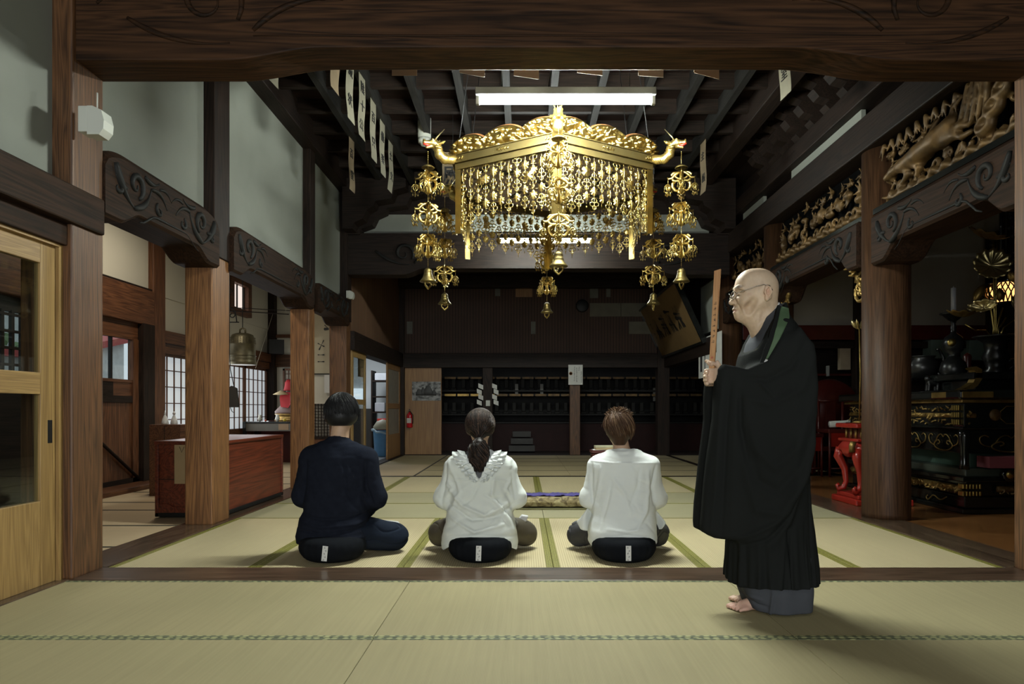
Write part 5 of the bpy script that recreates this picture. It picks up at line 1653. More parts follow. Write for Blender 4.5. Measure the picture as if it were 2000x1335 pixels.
# --- gilded carved panels (pierced carvings between the beams) --------------------------
def carve_panel(y0, y1, z0, z1, label, seed, res=.011, X=3.04, beast=False, mats=None):
    e = empty('gilded_carving', (X, (y0 + y1) / 2, z0), label, 'carving', 'pierced gilded carvings above the right beams')
    bk = MB().box(rel(e, (X + .07, y0, z0)), rel(e, (X + .09, y1, z1))).build('dark_backing', BLACK, e)
    r = random.Random(seed)
    s = SDF(SDF.axis((X - .10, X + .07, res)), SDF.axis((y0 - .02, y1 + .02, res)), SDF.axis((z0 - .02, z1 + .02, res)))
    L, H = y1 - y0, z1 - z0
    def sp(cy, cz, r0, a0, sg, turns=1.3, rr=.018, n=14):
        pts = [(X + .03 - .03 * (i / n), cy + r0 * (1 - .8 * i / n) * math.cos(a0 + sg * turns * 6.28 * i / n), cz + r0 * (1 - .8 * i / n) * math.sin(a0 + sg * turns * 6.28 * i / n)) for i in range(n + 1)]
        s.path(pts, [rr * (.6 + .6 * math.sin(3 * i / n)) for i in range(n + 1)], k=.006)
    for i in range(int(L / .14)):          # rolling wave and cloud scrolls along the bottom
        cy = y0 + .08 + .14 * i
        sp(cy, z0 + .05 + r.uniform(0, .05), r.uniform(.06, .09), r.uniform(0, 6), r.choice((-1, 1)), rr=.015)
        s.path([(X + .02, cy - .12, z0 + .02), (X - .01, cy, z0 + .03 + r.uniform(0, .04)), (X + .02, cy + .12, z0 + .02)], [.02, .028, .02], k=.01)
    for i in range(int(L / .20)):          # foliage and cloud at the top and middle
        cy = y0 + .1 + .20 * i + r.uniform(-.04, .04); cz = z1 - r.uniform(.06, .14)
        for j in range(7):
            a = r.uniform(0, 6.28); rr = r.uniform(.04, .09)
            s.cap((X + .03, cy, cz), (X + r.uniform(-.03, .02), cy + rr * math.cos(a), cz + rr * math.sin(a)), .016, .008, k=.008)
        if not beast:
            sp(cy + .08, z0 + H * r.uniform(.35, .6), r.uniform(.05, .09), r.uniform(0, 6), r.choice((-1, 1)), rr=.016)
            s.ell((X, cy, z0 + H * r.uniform(.35, .65)), (.04, r.uniform(.04, .08), r.uniform(.03, .06)), k=.02)
            for j in range(4):
                a = r.uniform(0, 6.28)
                s.cap((X + .01, cy, z0 + H * .5), (X - .02, cy + .1 * math.cos(a), z0 + H * .5 + .09 * math.sin(a)), .02, .009, k=.012)
    if beast:
        for i in range(34):
            cy = r.uniform(y0 + .08, y1 - .08); cz = r.uniform(z0 + .05, z1 - .05)
            sp(cy, cz, r.uniform(.03, .07), r.uniform(0, 6), r.choice((-1, 1)), rr=.012, n=9)
        B = lambda u, v, d=0: (X - .02 + d, y1 - u * L, z0 + v * H)   # u from the far end towards the viewer
        s.path([B(.22, .45), B(.36, .48), B(.5, .52), B(.58, .60)], [.055, .07, .075, .06], k=.03)          # trunk
        s.path([B(.22, .47), B(.14, .46), B(.08, .42)], [.05, .036, .028], k=.02)                             # neck, head lowered
        s.path([B(.24, .40), B(.27, .28), B(.22, .20)], [.035, .024, .018], k=.02)                            # front legs
        s.path([B(.30, .40), B(.36, .27), B(.34, .18)], [.034, .024, .018], k=.02)
        s.path([B(.52, .45), B(.62, .42), B(.66, .34), B(.72, .33)], [.05, .035, .022, .018], k=.02)         # hind legs
        s.path([B(.56, .50), B(.66, .50), B(.70, .44)], [.045, .03, .02], k=.02)
        s.path([B(.58, .66), B(.60, .80), B(.66, .86)], [.02, .016, .012], k=.01)                            # tail
        for v in range(9):
            for w in range(5): s.cap(B(.06 + .07 * v, .95), B(.06 + .07 * v + r.uniform(-.05, .05), .95 - r.uniform(.05, .22)), .018, .008, k=.006)
        for v in range(5):                                                                                     # hanging drapery of the figure
            s.path([B(.70 + .03 * v, .95), B(.68 + .035 * v, .7), B(.64 + .04 * v, .48)], [.022, .028, .02], k=.006)
        for v in range(4):                                                                                     # big shells and waves at the near end
            s.ell(B(.80 + .05 * v, .30 + .16 * v), (.05, .09, .07), k=.015)
            s.ell(B(.80 + .05 * v, .32 + .16 * v, -.05), (.05, .055, .035), k=.01, sub=True)
        for v in range(6): s.path([B(.04 + .02 * v, .14 - .02 * v), B(.14 + .02 * v, .06), B(.22 + .03 * v, .10 - .015 * v)], [.012, .014, .010], k=.004)
        s.cap(B(.74, .62), B(.77, .1), .008, .008, k=.004)
    s.build('carved_relief', mats or GOLD_W, e, relax=1)
    return e


carve_panel(4.12, 5.80, 2.64, 3.16, 'gilded carving with a beast and waves above the front right beam', 3, beast=True)
carve_panel(6.05, 8.22, 2.66, 3.16, 'gilded carving of clouds and figures behind the thick round pillar', 5, res=.013)
carve_panel(8.48, 10.05, 2.60, 3.16, 'dim gilded carving farthest back, left of the monk', 9, res=.015)


# carved gilt corbels hanging under the arched beams beside the pillars
def corbel(y, z, sgn, label, s0=1.0, m=GOLD_W, seed=1):
    e = empty('gilt_corbel', (3.10, y, z), label, 'corbel', 'gilt corbels beside the pillars')
    r = random.Random(seed)
    s = SDF(SDF.axis((3.0, 3.2, .009)), SDF.axis((y - .36 * s0, y + .36 * s0, .009)), SDF.axis((z - .42 * s0, z + .08, .009)))
    for i in range(12):
        t = i / 11
        a = (3.10, y + sgn * (.02 + .24 * s0 * (1 - t)), z - .33 * s0 * t)
        for j in range(3):
            an = r.uniform(0, 6.28); q = r.uniform(.03, .07)
            s.cap(a, (3.10 + r.uniform(-.06, .02), a[1] + q * math.cos(an), a[2] + q * math.sin(an)), .024, .010, k=.01)
    n = 16
    pts = [(3.08, y + sgn * (.10 + .10 * (1 - .8 * i / n) * math.cos(4 + 1.3 * 6.28 * i / n)), z - .26 * s0 + .10 * (1 - .8 * i / n) * math.sin(4 + 1.3 * 6.28 * i / n)) for i in range(n + 1)]
    s.path(pts, .016, k=.006)
    s.build('carved_relief', m, e, relax=1)


corbel(6.14, 2.28, 1, 'gilt carved corbel just left of the thick round pillar', 1.0, GOLD_D, 2)
corbel(8.20, 2.28, -1, 'dark gilt corbel right of the monk\'s head', .95, GOLD_D, 4)
corbel(8.56, 2.28, 1, 'dark gilt corbel behind the monk\'s head', .9, GOLD_W, 6)

# ------------------------------------------------------------------ sanctuary
SY = 10.3
PL_G = plain('sanctuary_plaster', (0.36, 0.33, 0.28), .9, var=.08, nscale=1.5)
S('wall_sanctuary_rear', (3.3, SY, 2.2), (7.3, SY + .1, 4.36), PL_G)
S('trim_sanctuary_rail', (3.3, SY - .06, 1.98), (7.3, SY + .02, 2.2), DKRED, .006)
S('trim_sanctuary_rail', (3.3, SY - .02, 1.86), (7.3, SY + .06, 1.96), W_DARK_X)
for x0, x1, lb in ((4.98, 5.22, 'dark post dividing the plaster wall of the sanctuary, behind the thick pillar'), (6.98, 7.2, 'dark post at the right end of the sanctuary wall')):
    S('wooden_post', (x0, SY - .1, 0), (x1, SY + .05, 3.6), W_DARK_Z, .005, lb, 'post', 'sanctuary posts')
S('wall_sanctuary_lower', (3.3, SY + .5, 0), (7.3, SY + .6, 2.8), W_DARK_X)
sh = empty('sanctuary_shelf', (5.2, SY + .3, 0), 'dark shelf with small offerings under the sanctuary plaster wall', 'shelf')
for z in (.30, 1.05, 1.45): MB().box((-1.9, -.2, z), (2.0, .2, z + .03)).build('shelf_board', DKRED, sh)
k = 0
for px, py, w, h, col, nm, lb in ((1650, 700, .16, .34, (.42, .34, .24), 'hanging_slip', 'tan paper slip hanging left of the thick round pillar'), (1569, 750, .07, .14, (.5, .62, .55), 'small_light_panel', 'small pale green glowing panel right of the monk\'s back'),
                                (1585, 784, .06, .10, (.30, .27, .2), 'small_card', 'small tan card below the pale panel'), (1910, 685, .45, .30, (.16, .24, .22), 'wrapped_box', 'greenish wrapped box behind the altar'), (1825, 683, .28, .28, (.14, .20, .18), 'wrapped_box', 'smaller greenish box behind the altar censer'),
                                (1618, 724, .02, .16, (.25, .25, .24), 'paper_slip', 'thin white slip on the dark sanctuary shelf')):
    q = at(px, py, SY + .05)
    m = emit('pale_glow', (.6, .85, .75), .14) if nm == 'small_light_panel' else plain('offering_%d' % k, col, .6, bump=0)
    o = MB().box((q.x - w / 2, SY + .03 if q.z < 1.8 else SY - .1, q.z - h / 2), (q.x + w / 2, SY + .12, q.z + h / 2), bev=.004).build(nm, m); tag(o, lb, nm.split('_')[-1]); k += 1
for i in range(22):
    q = at(1572 + i * 5.2, 768, SY + .2)
    hh = random.uniform(.12, .3)
    o = MB().lathe([(.03, 0), (.035, hh * .3), (.015, hh * .5), (.03, hh * .8), (.028, hh)], (q.x, SY + .3, 1.08), 10).build('offering_stand', plain('dim_lacquer_stand', (.05, .035, .03), .3, bump=0))
    tag(o, 'small dim offering stand on the sanctuary shelf right of the monk', 'stand', 'offering stands on the sanctuary shelf')

# red chair and stool
def frame_chair(x, y, w, d, hs, hb, label, name='red_chair'):
    e = empty(name, (x, y, 0), label, 'chair')
    for sx in (0, w):
        MB().tube([(sx, 0, 0), (sx, 0, hs)], .018, 8).build('leg', DKRED, e)
        MB().tube([(sx, d, 0), (sx, d, hb)], .018, 8).build('leg', DKRED, e)
    MB().box((-.02, -.02, hs - .05), (w + .02, d + .02, hs), bev=.006).build('seat', DKRED, e)
    MB().box((0, -.012, hs - .24), (w, .012, hs - .05)).build('apron', RED_L, e)
    MB().tube([(0, 0, .12), (w, 0, .12)], .012, 6).build('stretcher', DKRED, e)
    if hb > hs + .1:
        MB().tube([(0, d, hb), (w, d, hb)], .02, 8).build('top_rail', DKRED, e)
        MB().box((w * .3, d - .01, hs), (w * .7, d + .01, hb)).build('back_splat', DKRED, e)
    return e


frame_chair(4.25, 9.45, .34, .35, .66, 1.06, 'dark red lacquered chair at the rear of the sanctuary floor')
frame_chair(3.98, 9.5, .18, .3, .60, .60, 'small dark red stool beside the red chair', 'red_stool')
o = MB().tube([(4.27, 9.5, .73), (4.52, 9.5, .74), (4.6, 9.5, .76)], [.045, .05, .06], 10).build('rolled_cloth', PAPER_W); tag(o, 'rolled white cloth lying on the red chair', 'cloth')
q = at(1585, 897, 9.95); o = MB().lathe([(0, 0), (.09, .04), (.11, .1), (.09, .17), (0, .21)], (q.x - .08, 9.93, .0), 16).build('white_jar', plain('dim_white', (.35, .34, .32), .5, bump=0)); tag(o, 'white round jar on the floor under the red stool', 'jar')
dr = empty('standing_drum', (4.55, 10.12, .95), 'large dark red drum disc standing behind the red chair', 'drum')
MB().lathe([(0, -.1), (.40, -.1), (.44, 0), (.40, .1), (0, .1)], n=32).build('drum_body', DKRED, dr, M=Matrix.Rotation(PI / 2, 4, 'X'))
MB().box((-.3, -.08, -.95), (-.24, .08, -.3)).box((.24, -.08, -.95), (.3, .08, -.3)).box((-.3, -.08, -.62), (.3, .08, -.56)).build('drum_stand', DKRED, dr)
o = MB().box((4.72, 9.3, .60), (4.98, 9.6, .70), bev=.03).build('magenta_cushion', plain('magenta_cloth', (.20, .01, .07), .7)); tag(o, 'magenta cushion on a stand behind the vermilion table', 'cushion')
o = MB().box((4.70, 9.28, 0), (5.0, 9.62, .60), bev=.01).build('cushion_stand', DKRED); tag(o, 'dark red stand carrying the magenta cushion', 'stand')

# vermilion offering table left of the thick pillar
vt = empty('vermilion_table', (3.47, 6.85, 0.0), 'vermilion lacquered offering table with clawed legs beside the thick round pillar', 'table')
bev(MB().box((-.22, -.2, .755), (.30, .25, .80)).build('tabletop', RED_L, vt), .012)
bev(MB().box((-.14, -.13, .645), (.25, .2, .755)).build('waist_panel', DKRED, vt), .004)
for sx, sy in [(-.14 + i * .125, -.14) for i in range(4)] + [(-.15, -.05 + i * .1) for i in range(3)]:
    MB().tube([(sx, sy, .65), (sx, sy, .755)], .013, 8).build('gilt_baluster', GOLD_D, vt)
bev(MB().box((-.20, -.18, .62), (.29, .24, .648)).build('upper_moulding', RED_L, vt), .01)
s = SDF(SDF.axis((-.30, .36, .011)), SDF.axis((-.28, .32, .011)), SDF.axis((.40, .66, .011)))
s.stack([(.46, .04, .03, .24, .20), (.50, .04, .03, .27, .235), (.56, .04, .03, .275, .24), (.62, .04, .03, .235, .20)], k=.0, power=4)
for u in (-.16, .04, .24): s.ell((u, -.2, .44), (.075, .2, .09), k=.01, sub=True)
for v in (-.1, .14): s.ell((-.23, v, .44), (.2, .07, .09), k=.01, sub=True)
s.F = s.F
V, Q = s.mesh(); mesh_object('curved_apron', relax_mesh(V, Q, 1), Q, RED_L, vt, origin=(0, 0, 0))
for sx, sy, nm in ((-1, -1, 'a'), (1, -1, 'b'), (-1, 1, 'c'), (1, 1, 'd')):
    cx, cy = .04 + sx * .22, .03 + sy * .18
    pts = [(cx, cy, .54), (cx + sx * .02, cy + sy * .02, .46), (cx - sx * .03, cy - sy * .02, .33), (cx - sx * .04, cy - sy * .03, .2), (cx - sx * .02, cy - sy * .02, .14), (cx + sx * .03, cy + sy * .0, .12), (cx + sx * .04, cy, .155), (cx + sx * .02, cy, .175)]
    MB().tube(pts, [.05, .045, .034, .026, .028, .026, .02, .014], 10).build('curved_leg', RED_L, vt)
bev(MB().box((-.20, -.20, .06), (.28, .26, .10)).build('base_shelf', RED_L, vt), .008)
bev(MB().box((-.24, -.24, 0), (.32, .30, .06)).build('plinth', RED_L, vt), .012)
MB().tube([(-.24, -.16, .52), (-.245, -.16, .58), (-.23, -.16, .62)], .03, 8).build('gilt_corner_mount', GOLD_D, vt)
MB().tube([(.16, -.215, .60), (.16, -.225, .53), (.155, -.2, .45)], [.03, .035, .02], 8).build('gilt_corner_mount', GOLD_D, vt)

# black lacquered altar with gilded carving
AX0, AY0, AY1 = 3.98, 6.16, 8.3
al = empty('black_altar', (AX0 + .9, (AY0 + AY1) / 2, 0), 'black lacquered altar table with gilded carvings and scrollwork on the far right', 'altar')
def albox(nm, e, z0, z1, m, b=.008):
    return bev(MB().box(rel(al, (AX0 - e, AY0 - e, z0)), rel(al, (AX0 + 1.8 + e, AY1 + e, z1))).build(nm, m, al), b)
albox('plinth', .03, .0, .045, LACQ); albox('base_apron', -.02, .045, .15, LACQ)
albox('lower_frieze_core', -.05, .15, .29, LACQ); albox('lower_moulding', .02, .285, .33, LACQ); albox('lower_moulding', -.04, .33, .40, plain('grey_green_moulding', (.05, .06, .045), .4))
albox('recessed_core', -.16, .40, .54, plain('dark_green_cloth', (.02, .045, .03), .7)); albox('upper_apron', -.03, .54, .76, LACQ)
albox('frieze_core', .0, .775, 1.0, LACQ); albox('frieze_moulding', .04, .76, .78, LACQ); albox('frieze_moulding', .05, 1.0, 1.03, GOLD_D, .004)
albox('tabletop', .10, 1.03, 1.115, LACQ, .02)
MB().box(rel(al, (AX0 + .15, AY0 - .12, .42)), rel(al, (AX0 + 1.8, AY0 + .05, .52))).build('maroon_cloth', plain('maroon_cloth', (.10, .015, .02), .8), al)
def frieze(y0, y1, z0, z1, face, seed, m):
    r = random.Random(seed)
    if face == 'L':
        s = SDF(SDF.axis((AX0 - .05, AX0 + .03, .009)), SDF.axis((y0, y1, .009)), SDF.axis((z0, z1, .009)))
        f = lambda u, v, d: (AX0 - d, y0 + u, z0 + v)
    else:
        s = SDF(SDF.axis((y0, y1, .009)), SDF.axis((AY0 - .05, AY0 + .03, .009)), SDF.axis((z0, z1, .009)))
        f = lambda u, v, d: (y0 + u, AY0 - d, z0 + v)
    L, H = y1 - y0, z1 - z0
    s.path([f(.0, H / 2, -.02), f(L, H / 2, -.02)], .03, k=0)
    for i in range(int(L / .05)):
        u = .03 + .05 * i
        for j in range(3 if H > .16 else 2):
            v = H * (.2 + .3 * j) + r.uniform(-.02, .02); a = r.uniform(0, 6.28); q = r.uniform(.02, .05)
            s.cap(f(u, v, .0), f(min(L - .01, max(.01, u + q * math.cos(a))), min(H - .01, max(.01, v + q * math.sin(a))), .025), .012, .006, k=.006)
    s.build('carved_frieze', m, al, relax=1, origin=al.location)
frieze(AY0 + .14, AY1, .785, .985, 'L', 1, GOLD_D); frieze(AY0 + .05, AY1, .165, .275, 'L', 2, GOLD_D); frieze(AX0 + .02, AX0 + .12, .785, .985, 'F', 3, GOLD_D)
frieze(AX0 + .3, AX0 + 1.2, .165, .275, 'F', 4, GOLD_W)
for zz in (.80, .865, .93): 
    for i in range(4): MB().box(rel(al, (AX0 - .035 , AY0 + .02 + .03 * i, zz)), rel(al, (AX0 - .001, AY0 + .04 + .03 * i, zz + .05)), bev=.004).build('gilt_bracket', GOLD, al)
for zz in (.16, .225):
    for i in range(6): MB().box(rel(al, (AX0 - .03 + .03 * i, AY0 - .035, zz)), rel(al, (AX0 - .012 + .03 * i, AY0 + .04, zz + .045)), bev=.004).build('gilt_bracket', GOLD, al)
# scrolled gilt edging of the upper apron, left face and front face
mb = MB()
def scroll_run(n, L, f):
    for i in range(n):
        c = L * (i + .5) / n; w = L / n
        for sg in (-1, 1):
            mb.tube(chaikin([f(c + sg * u, .64 + v) for u, v in [(0, -.085), (w * .18, -.08), (w * .3, -.04), (w * .22, .0), (w * .12, .01), (w * .1, -.02), (w * .16, -.03)]]), .0065, 6)
            mb.tube(chaikin([f(c + sg * u, .64 + v) for u, v in [(w * .3, -.04), (w * .42, -.02), (w * .46, .04), (w * .38, .07), (w * .32, .05)]]), .0055, 6)
            mb.tube(chaikin([f(c + sg * u, .64 + v) for u, v in [(w * .22, 0), (w * .16, .05), (w * .06, .07), (0.0, .04)]]), .0055, 6)
scroll_run(4, AY1 - AY0 - .1, lambda u, z: rel(al, (AX0 + .02, AY0 + .08 + u, z)))
mb.build('gilt_scroll_edging', GOLD_D, al); mb = MB()
scroll_run(2, 1.3, lambda u, z: rel(al, (AX0 + .12 + u, AY0 + .02, z)))
mb.build('gilt_scroll_edging', GOLD_D, al)
mb = MB()
for c in (.45, 1.2):
    mb.tube(chaikin([rel(al, (AX0 + .0, AY0 + c + u, .10 + v)) for u, v in [(-.2, .02), (-.1, -.03), (0, .02), (.06, -.02), (.1, -.05), (.13, -.02), (.1, 0)]]), .006, 6)
mb.build('gilt_base_scroll', GOLD_D, al)
for sx, sy in ((-.02, -.02),):
    MB().tube([rel(al, (AX0 + .01, AY0 + .01, z)) for z in (.76, .7, .55, .45, .40)], [.045, .05, .035, .035, .045], 14).build('corner_leg', LACQ, al)
for u in (.10, .75, 1.4): MB().box(rel(al, (AX0 - .104, AY0 + u, 1.045)), rel(al, (AX0 - .09, AY0 + u + .22, 1.10)), bev=.004).build('gilt_edge_plate', GOLD_D, al)
for u in (.0, .55, 1.1): MB().box(rel(al, (AX0 - .08 + u, AY0 - .104, 1.045)), rel(al, (AX0 + .2 + u, AY0 - .09, 1.10)), bev=.004).build('gilt_edge_plate', GOLD_D, al)
MB().lathe([(0, -.0), (.045, .0), (.05, .01), (.02, .025), (.0, .03)], n=18).build('gilt_boss', GOLD, al, M=Matrix.Translation(rel(al, (4.36, AY0 - .045, .36))) @ Matrix.Rotation(PI / 2, 4, 'X'))
MB().lathe([(.075, -.0), (.08, .012), (.06, .02), (.0, .02)], n=6).build('hexagonal_plate', LACQ, al, M=Matrix.Translation(rel(al, (4.36, AY0 - .04, .36))) @ Matrix.Rotation(PI / 2, 4, 'X'))
for c, nm in ((.42, 'crest'), ):
    mb = MB(); mb.tube([rel(al, (AX0 + c + .10 * math.cos(a) , AY0 - .005, .89 + .085 * math.sin(a))) for a in [2 * PI * i / 8 + .39 for i in range(9)]], .004, 5)
    mb.build('octagonal_outline', GOLD_D, al)
    MB().lathe([(.055, 0), (.05, .008), (0, .01)], n=24).build('gilt_medallion', GOLD_W, al, M=Matrix.Translation(rel(al, (AX0 + .28, AY0 - .002, .89))) @ Matrix.Rotation(PI / 2, 4, 'X'))
# raised upper board with upturned gilt end
ub = empty('raised_altar_board', (AX0 + .1, AY0 + .3, 1.116), 'raised black board with upturned gilt ends standing on the altar', 'altar board')
bev(MB().box((.02, -.25, .10), (1.6, .42, .165)).build('board', LACQ, ub), .01); bev(MB().box((.1, -.15, 0), (1.5, .36, .10)).build('support', LACQ, ub), .01)
mb = MB(); mb.prism([(-.10, .0), (.02, .01), (.06, .04), (.10, .10), (.10, .19), (.05, .215), (.0, .20), (.03, .18), (.055, .14), (.02, .07), (-.04, .03)], -.25, -.16, lambda u, v, d: (u, d, v)); mb.build('upturned_gilt_end', GOLD_D, ub)

# things on the altar
q = at(1862, 755, 7.0)
cs = empty('candle_stand', (q.x, 7.0, 1.118), 'black gourd shaped candle stand on the altar left of the lotus vase', 'candle stand')
MB().lathe([(.07, 0), (.075, .02), (.04, .05), (.035, .09), (.10, .15), (.13, .22), (.11, .30), (.05, .36), (.04, .38), (.09, .43), (.105, .50), (.08, .56), (.03, .60), (.025, .63), (.03, .66), (.018, .70), (.03, .72)], n=28).build('gourd_body', BRONZE_D, cs)
MB().lathe([(.02, .72), (.05, .74), (.10, .79), (.13, .80), (.125, .81), (.05, .76), (0, .75)], n=24).build('drip_pan', BRONZE_D, cs)
MB().tube([(0, 0, .60), (0, 0, .9)], .006, 6).build('candle_pin', IRON, cs)
MB().lathe([(0, 0), (.04, .0), (.038, .01), (0, .014)], n=16).build('gilt_spot', GOLD, cs, M=Matrix.Translation((-.07, -.085, .50)) @ Matrix.Rotation(PI / 2, 4, 'X') @ Matrix.Rotation(-.5, 4, 'Y'))
o = MB().lathe([(.024, 0), (.024, .30), (.004, .305), (.003, .32)], (q.x, 7.0, 1.118 + .765), 16).build('white_candle', plain('wax', (.42, .42, .44), .4, bump=0)); tag(o, 'tall unlit white candle on the black candle stand', 'candle')
q = at(1800, 758, 7.45)
cz = empty('incense_burner', (q.x, 7.45, 1.118), 'round black bronze incense burner with lion handles at the altar edge', 'incense burner')
MB().lathe([(.05, .14), (.13, .17), (.165, .25), (.16, .32), (.12, .37), (.13, .39), (.14, .40), (.12, .40), (.11, .37), (0, .36)], n=30).build('bowl', BRONZE_D, cz)
for a in (.5, 2.6, 4.7): MB().tube([(.09 * math.cos(a), .09 * math.sin(a), .19), (.13 * math.cos(a), .13 * math.sin(a), .10), (.12 * math.cos(a), .12 * math.sin(a), .03), (.15 * math.cos(a), .15 * math.sin(a), 0)], [.03, .026, .02, .026], 8).build('foot', BRONZE_D, cz)
for sg in (-1, 1): MB().tube([(sg * .15, 0, .24), (sg * .22, 0, .28), (sg * .24, 0, .38), (sg * .19, 0, .48), (sg * .16, 0, .47)], .016, 8).build('handle', BRONZE_D, cz)
for j, (px, lb) in enumerate(((1835, 'dark lion figure on the altar right of the incense burner'), (1872, 'dark crouching figure below the gourd candle stand'))):
    q = at(px, 750, 6.55)
    e = empty('bronze_figure', (q.x * 1.03, 6.86, 1.118), lb, 'figurine')
    s = SDF(SDF.axis((-.10, .10, .007)), SDF.axis((-.06, .06, .007)), SDF.axis((0, .2, .007)))
    s.ell((0, 0, .09), (.06, .035, .035), k=.02).ell((-.055, 0, .13), (.028, .028, .03), k=.02).path([(.05, 0, .1), (.075, 0, .15), (.06, 0, .18)], .012, k=.01)
    for sx in (-.045, .04):
        for sy in (-.02, .02): s.cap((sx, sy, .08), (sx - .008, sy, .01), .015, .014, k=.01)
    V, Q = s.mesh(); mesh_object('body', relax_mesh(V, Q, 1), Q, BRONZE_D, e, origin=(0, 0, 0))
q = at(1885, 700, 7.05)
o = MB().lathe([(.05, 0), (.05, .1), (.035, .3), (.04, .38), (.03, .40), (0, .42)], (q.x + .12, 7.2, 1.118), 16).build('maroon_vase', DKRED); tag(o, 'slender maroon vessel on the altar beside the candle stand', 'vase')

# lotus vase
LZ = 1.285
q = at(1945, 720, 6.6)
uv = empty('bronze_flower_vase', (q.x, 6.6, LZ), 'broad black bronze vase holding the gilded lotus spray', 'vase')
MB().lathe([(.10, 0), (.11, .02), (.08, .05), (.10, .12), (.12, .16), (.09, .22), (.10, .30), (.17, .345), (.20, .36), (.19, .365), (.12, .33), (0, .32)], n=30).build('vessel', BRONZE_D, uv)
MB().tube([(.11, 0, .12), (.17, 0, .14), (.18, 0, .08), (.12, 0, .04)], .014, 8).build('ring_handle', BRONZE_D, uv)
lo = empty('gilded_lotus_spray', (q.x, 6.6, LZ + .32), 'gilded metal lotus flowers, buds and leaves standing in the bronze vase', 'lotus spray')
def P6(px, py, Y=6.6): return at(px, py, Y) - lo.location
for i, (dx, tx, ty) in enumerate(((-.03, 1930, 560), (-.015, 1940, 470), (0, 1948, 450), (.015, 1958, 600), (.03, 1965, 620))):
    MB().tube([(dx, 0, 0), (dx * .7, 0, .12), tuple(P6(1942 + (tx - 1942) * .5, (655 + ty) / 2)), tuple(P6(tx, ty))], .0085, 8).build('stem', GOLD, lo)
MB().tube([(-.03, 0, .02), tuple(P6(1925, 645)), tuple(P6(1905, 645)), tuple(P6(1885, 633))], .007, 8).build('stem', GOLD, lo)
MB().tube([(.03, 0, .02), tuple(P6(1960, 640)), tuple(P6(1985, 622))], .007, 8).build('stem', GOLD, lo)
def leafdisc(px, py, r, tilt, yaw, m, nm='lotus_leaf', nlob=12, depth=.35, sq=1.0, dy=0):
    """cupped scalloped leaf"""
    vs, fs = [], []
    nr, na = 6, nlob * 6
    for i in range(nr + 1):
        t = i / nr
        for j in range(na):
            a = 2 * PI * j / na
            rr = r * t * (1 + .07 * t * abs(math.cos(nlob * a / 2)) * 2 - .07)
            z = depth * r * t ** 2 + .06 * r * t * math.cos(nlob * a)
            vs.append((rr * math.cos(a), rr * sq * math.sin(a), z))
    N = len(vs)
    vs += [(x, y, z - .004) for x, y, z in vs]
    for i in range(nr):
        for j in range(na):
            a, b = i * na + j, i * na + (j + 1) % na
            fs.append((a, b, b + na, a + na)); fs.append((N + a, N + a + na, N + b + na, N + b))
    for j in range(na):
        a, b = nr * na + j, nr * na + (j + 1) % na
        fs.append((a, b, b + N, a + N))
    mb = MB(); mb.add(vs, fs, 0, True)
    p = P6(px, py) + Vector((0, dy, 0))
    return mb.build(nm, m, lo, M=Matrix.Translation(p) @ Matrix.Rotation(yaw, 4, 'Z') @ Matrix.Rotation(tilt, 4, 'X'))
LG = plain('pale_gilt', (.62, .50, .24), .3, .9, var=.15, bump=.05)
leafdisc(1925, 522, .155, 1.25, -.35, LG, 'lotus_leaf', 13, .3, 1, -.08)
leafdisc(1925, 465, .17, .45, .6, GOLD_W, 'lotus_leaf', 10, .35, 1)
leafdisc(1878, 618, .14, .15, .2, GOLD_D, 'lotus_leaf', 9, .4, .8)
leafdisc(1915, 603, .12, 1.2, -.9, LG, 'lotus_leaf', 9, .5, .55, -.05)
leafdisc(1982, 600, .12, 1.0, .5, LG, 'lotus_leaf', 9, .5, .8)
for px, py, ang, L_ in ((1912, 572, .5, .20), (1978, 540, -.6, .14), (1952, 575, 0, .13)):
    MB().lathe([(.004, -L_ * .5), (.03, -L_ * .3), (.045, 0), (.03, L_ * .3), (.004, L_ * .5)], n=12).build('lotus_bud', GOLD_D, lo, M=Matrix.Translation(P6(px, py)) @ Matrix.Rotation(ang, 4, 'Y'))
# lit lantern behind the lotus
q = at(1965, 572, 7.9)
ln = empty('lit_lantern', (q.x, 7.9, q.z), 'glowing orange lantern with lattice shade behind the gilded lotus', 'lantern')
MB().lathe([(.14, -.11), (.20, -.02), (.20, .06), (.14, .11)], n=6).build('glowing_shade', emit('lantern_glow', (1.0, .50, .16), 1.2), ln)
mb = MB()
for k in range(24):
    a = 2 * PI * k / 24
    for sg in (-1, 1): mb.tube([(.145 * math.cos(a), .145 * math.sin(a), -.11), (.208 * math.cos(a + sg * .12), .208 * math.sin(a + sg * .12), -.02), (.208 * math.cos(a + sg * .3), .208 * math.sin(a + sg * .3), .06), (.145 * math.cos(a + sg * .4), .145 * math.sin(a + sg * .4), .11)], .007, 5)
mb.build('lattice', GOLD_W, ln)
MB().lathe([(.15, .11), (.26, .10), (.10, .2), (.03, .26), (0, .3)], n=6).build('lantern_roof', LACQ, ln)
MB().lathe([(.13, -.14), (.15, -.11)], n=6).build('lantern_base', LACQ, ln)
MB().tube([(0, 0, .28), (0, 0, 4.3 - q.z)], .006, 6).build('hanging_chain', IRON, ln)
hg = empty('hanging_gilt_ornament', (at(1955, 480, 8.6).x, 8.6, 2.3), 'dark cluster of hanging gilded ornaments above the lantern', 'ornament')
mb = MB()
r = random.Random(5)
for i in range(60):
    z = r.uniform(.0, 1.6); a = r.uniform(0, 6.28); rr = .22 * (.4 + .6 * r.random())
    mb.lathe([(.0, -.03), (.022, -.01), (.03, .01), (0, .035)], (rr * math.cos(a), rr * math.sin(a), z), 7)
mb.tube([(0, 0, 0), (0, 0, 1.95)], .02, 6)
mb.build('ornament_cluster', BRONZE_D, hg)
q = at(1683, 617, 6.9)
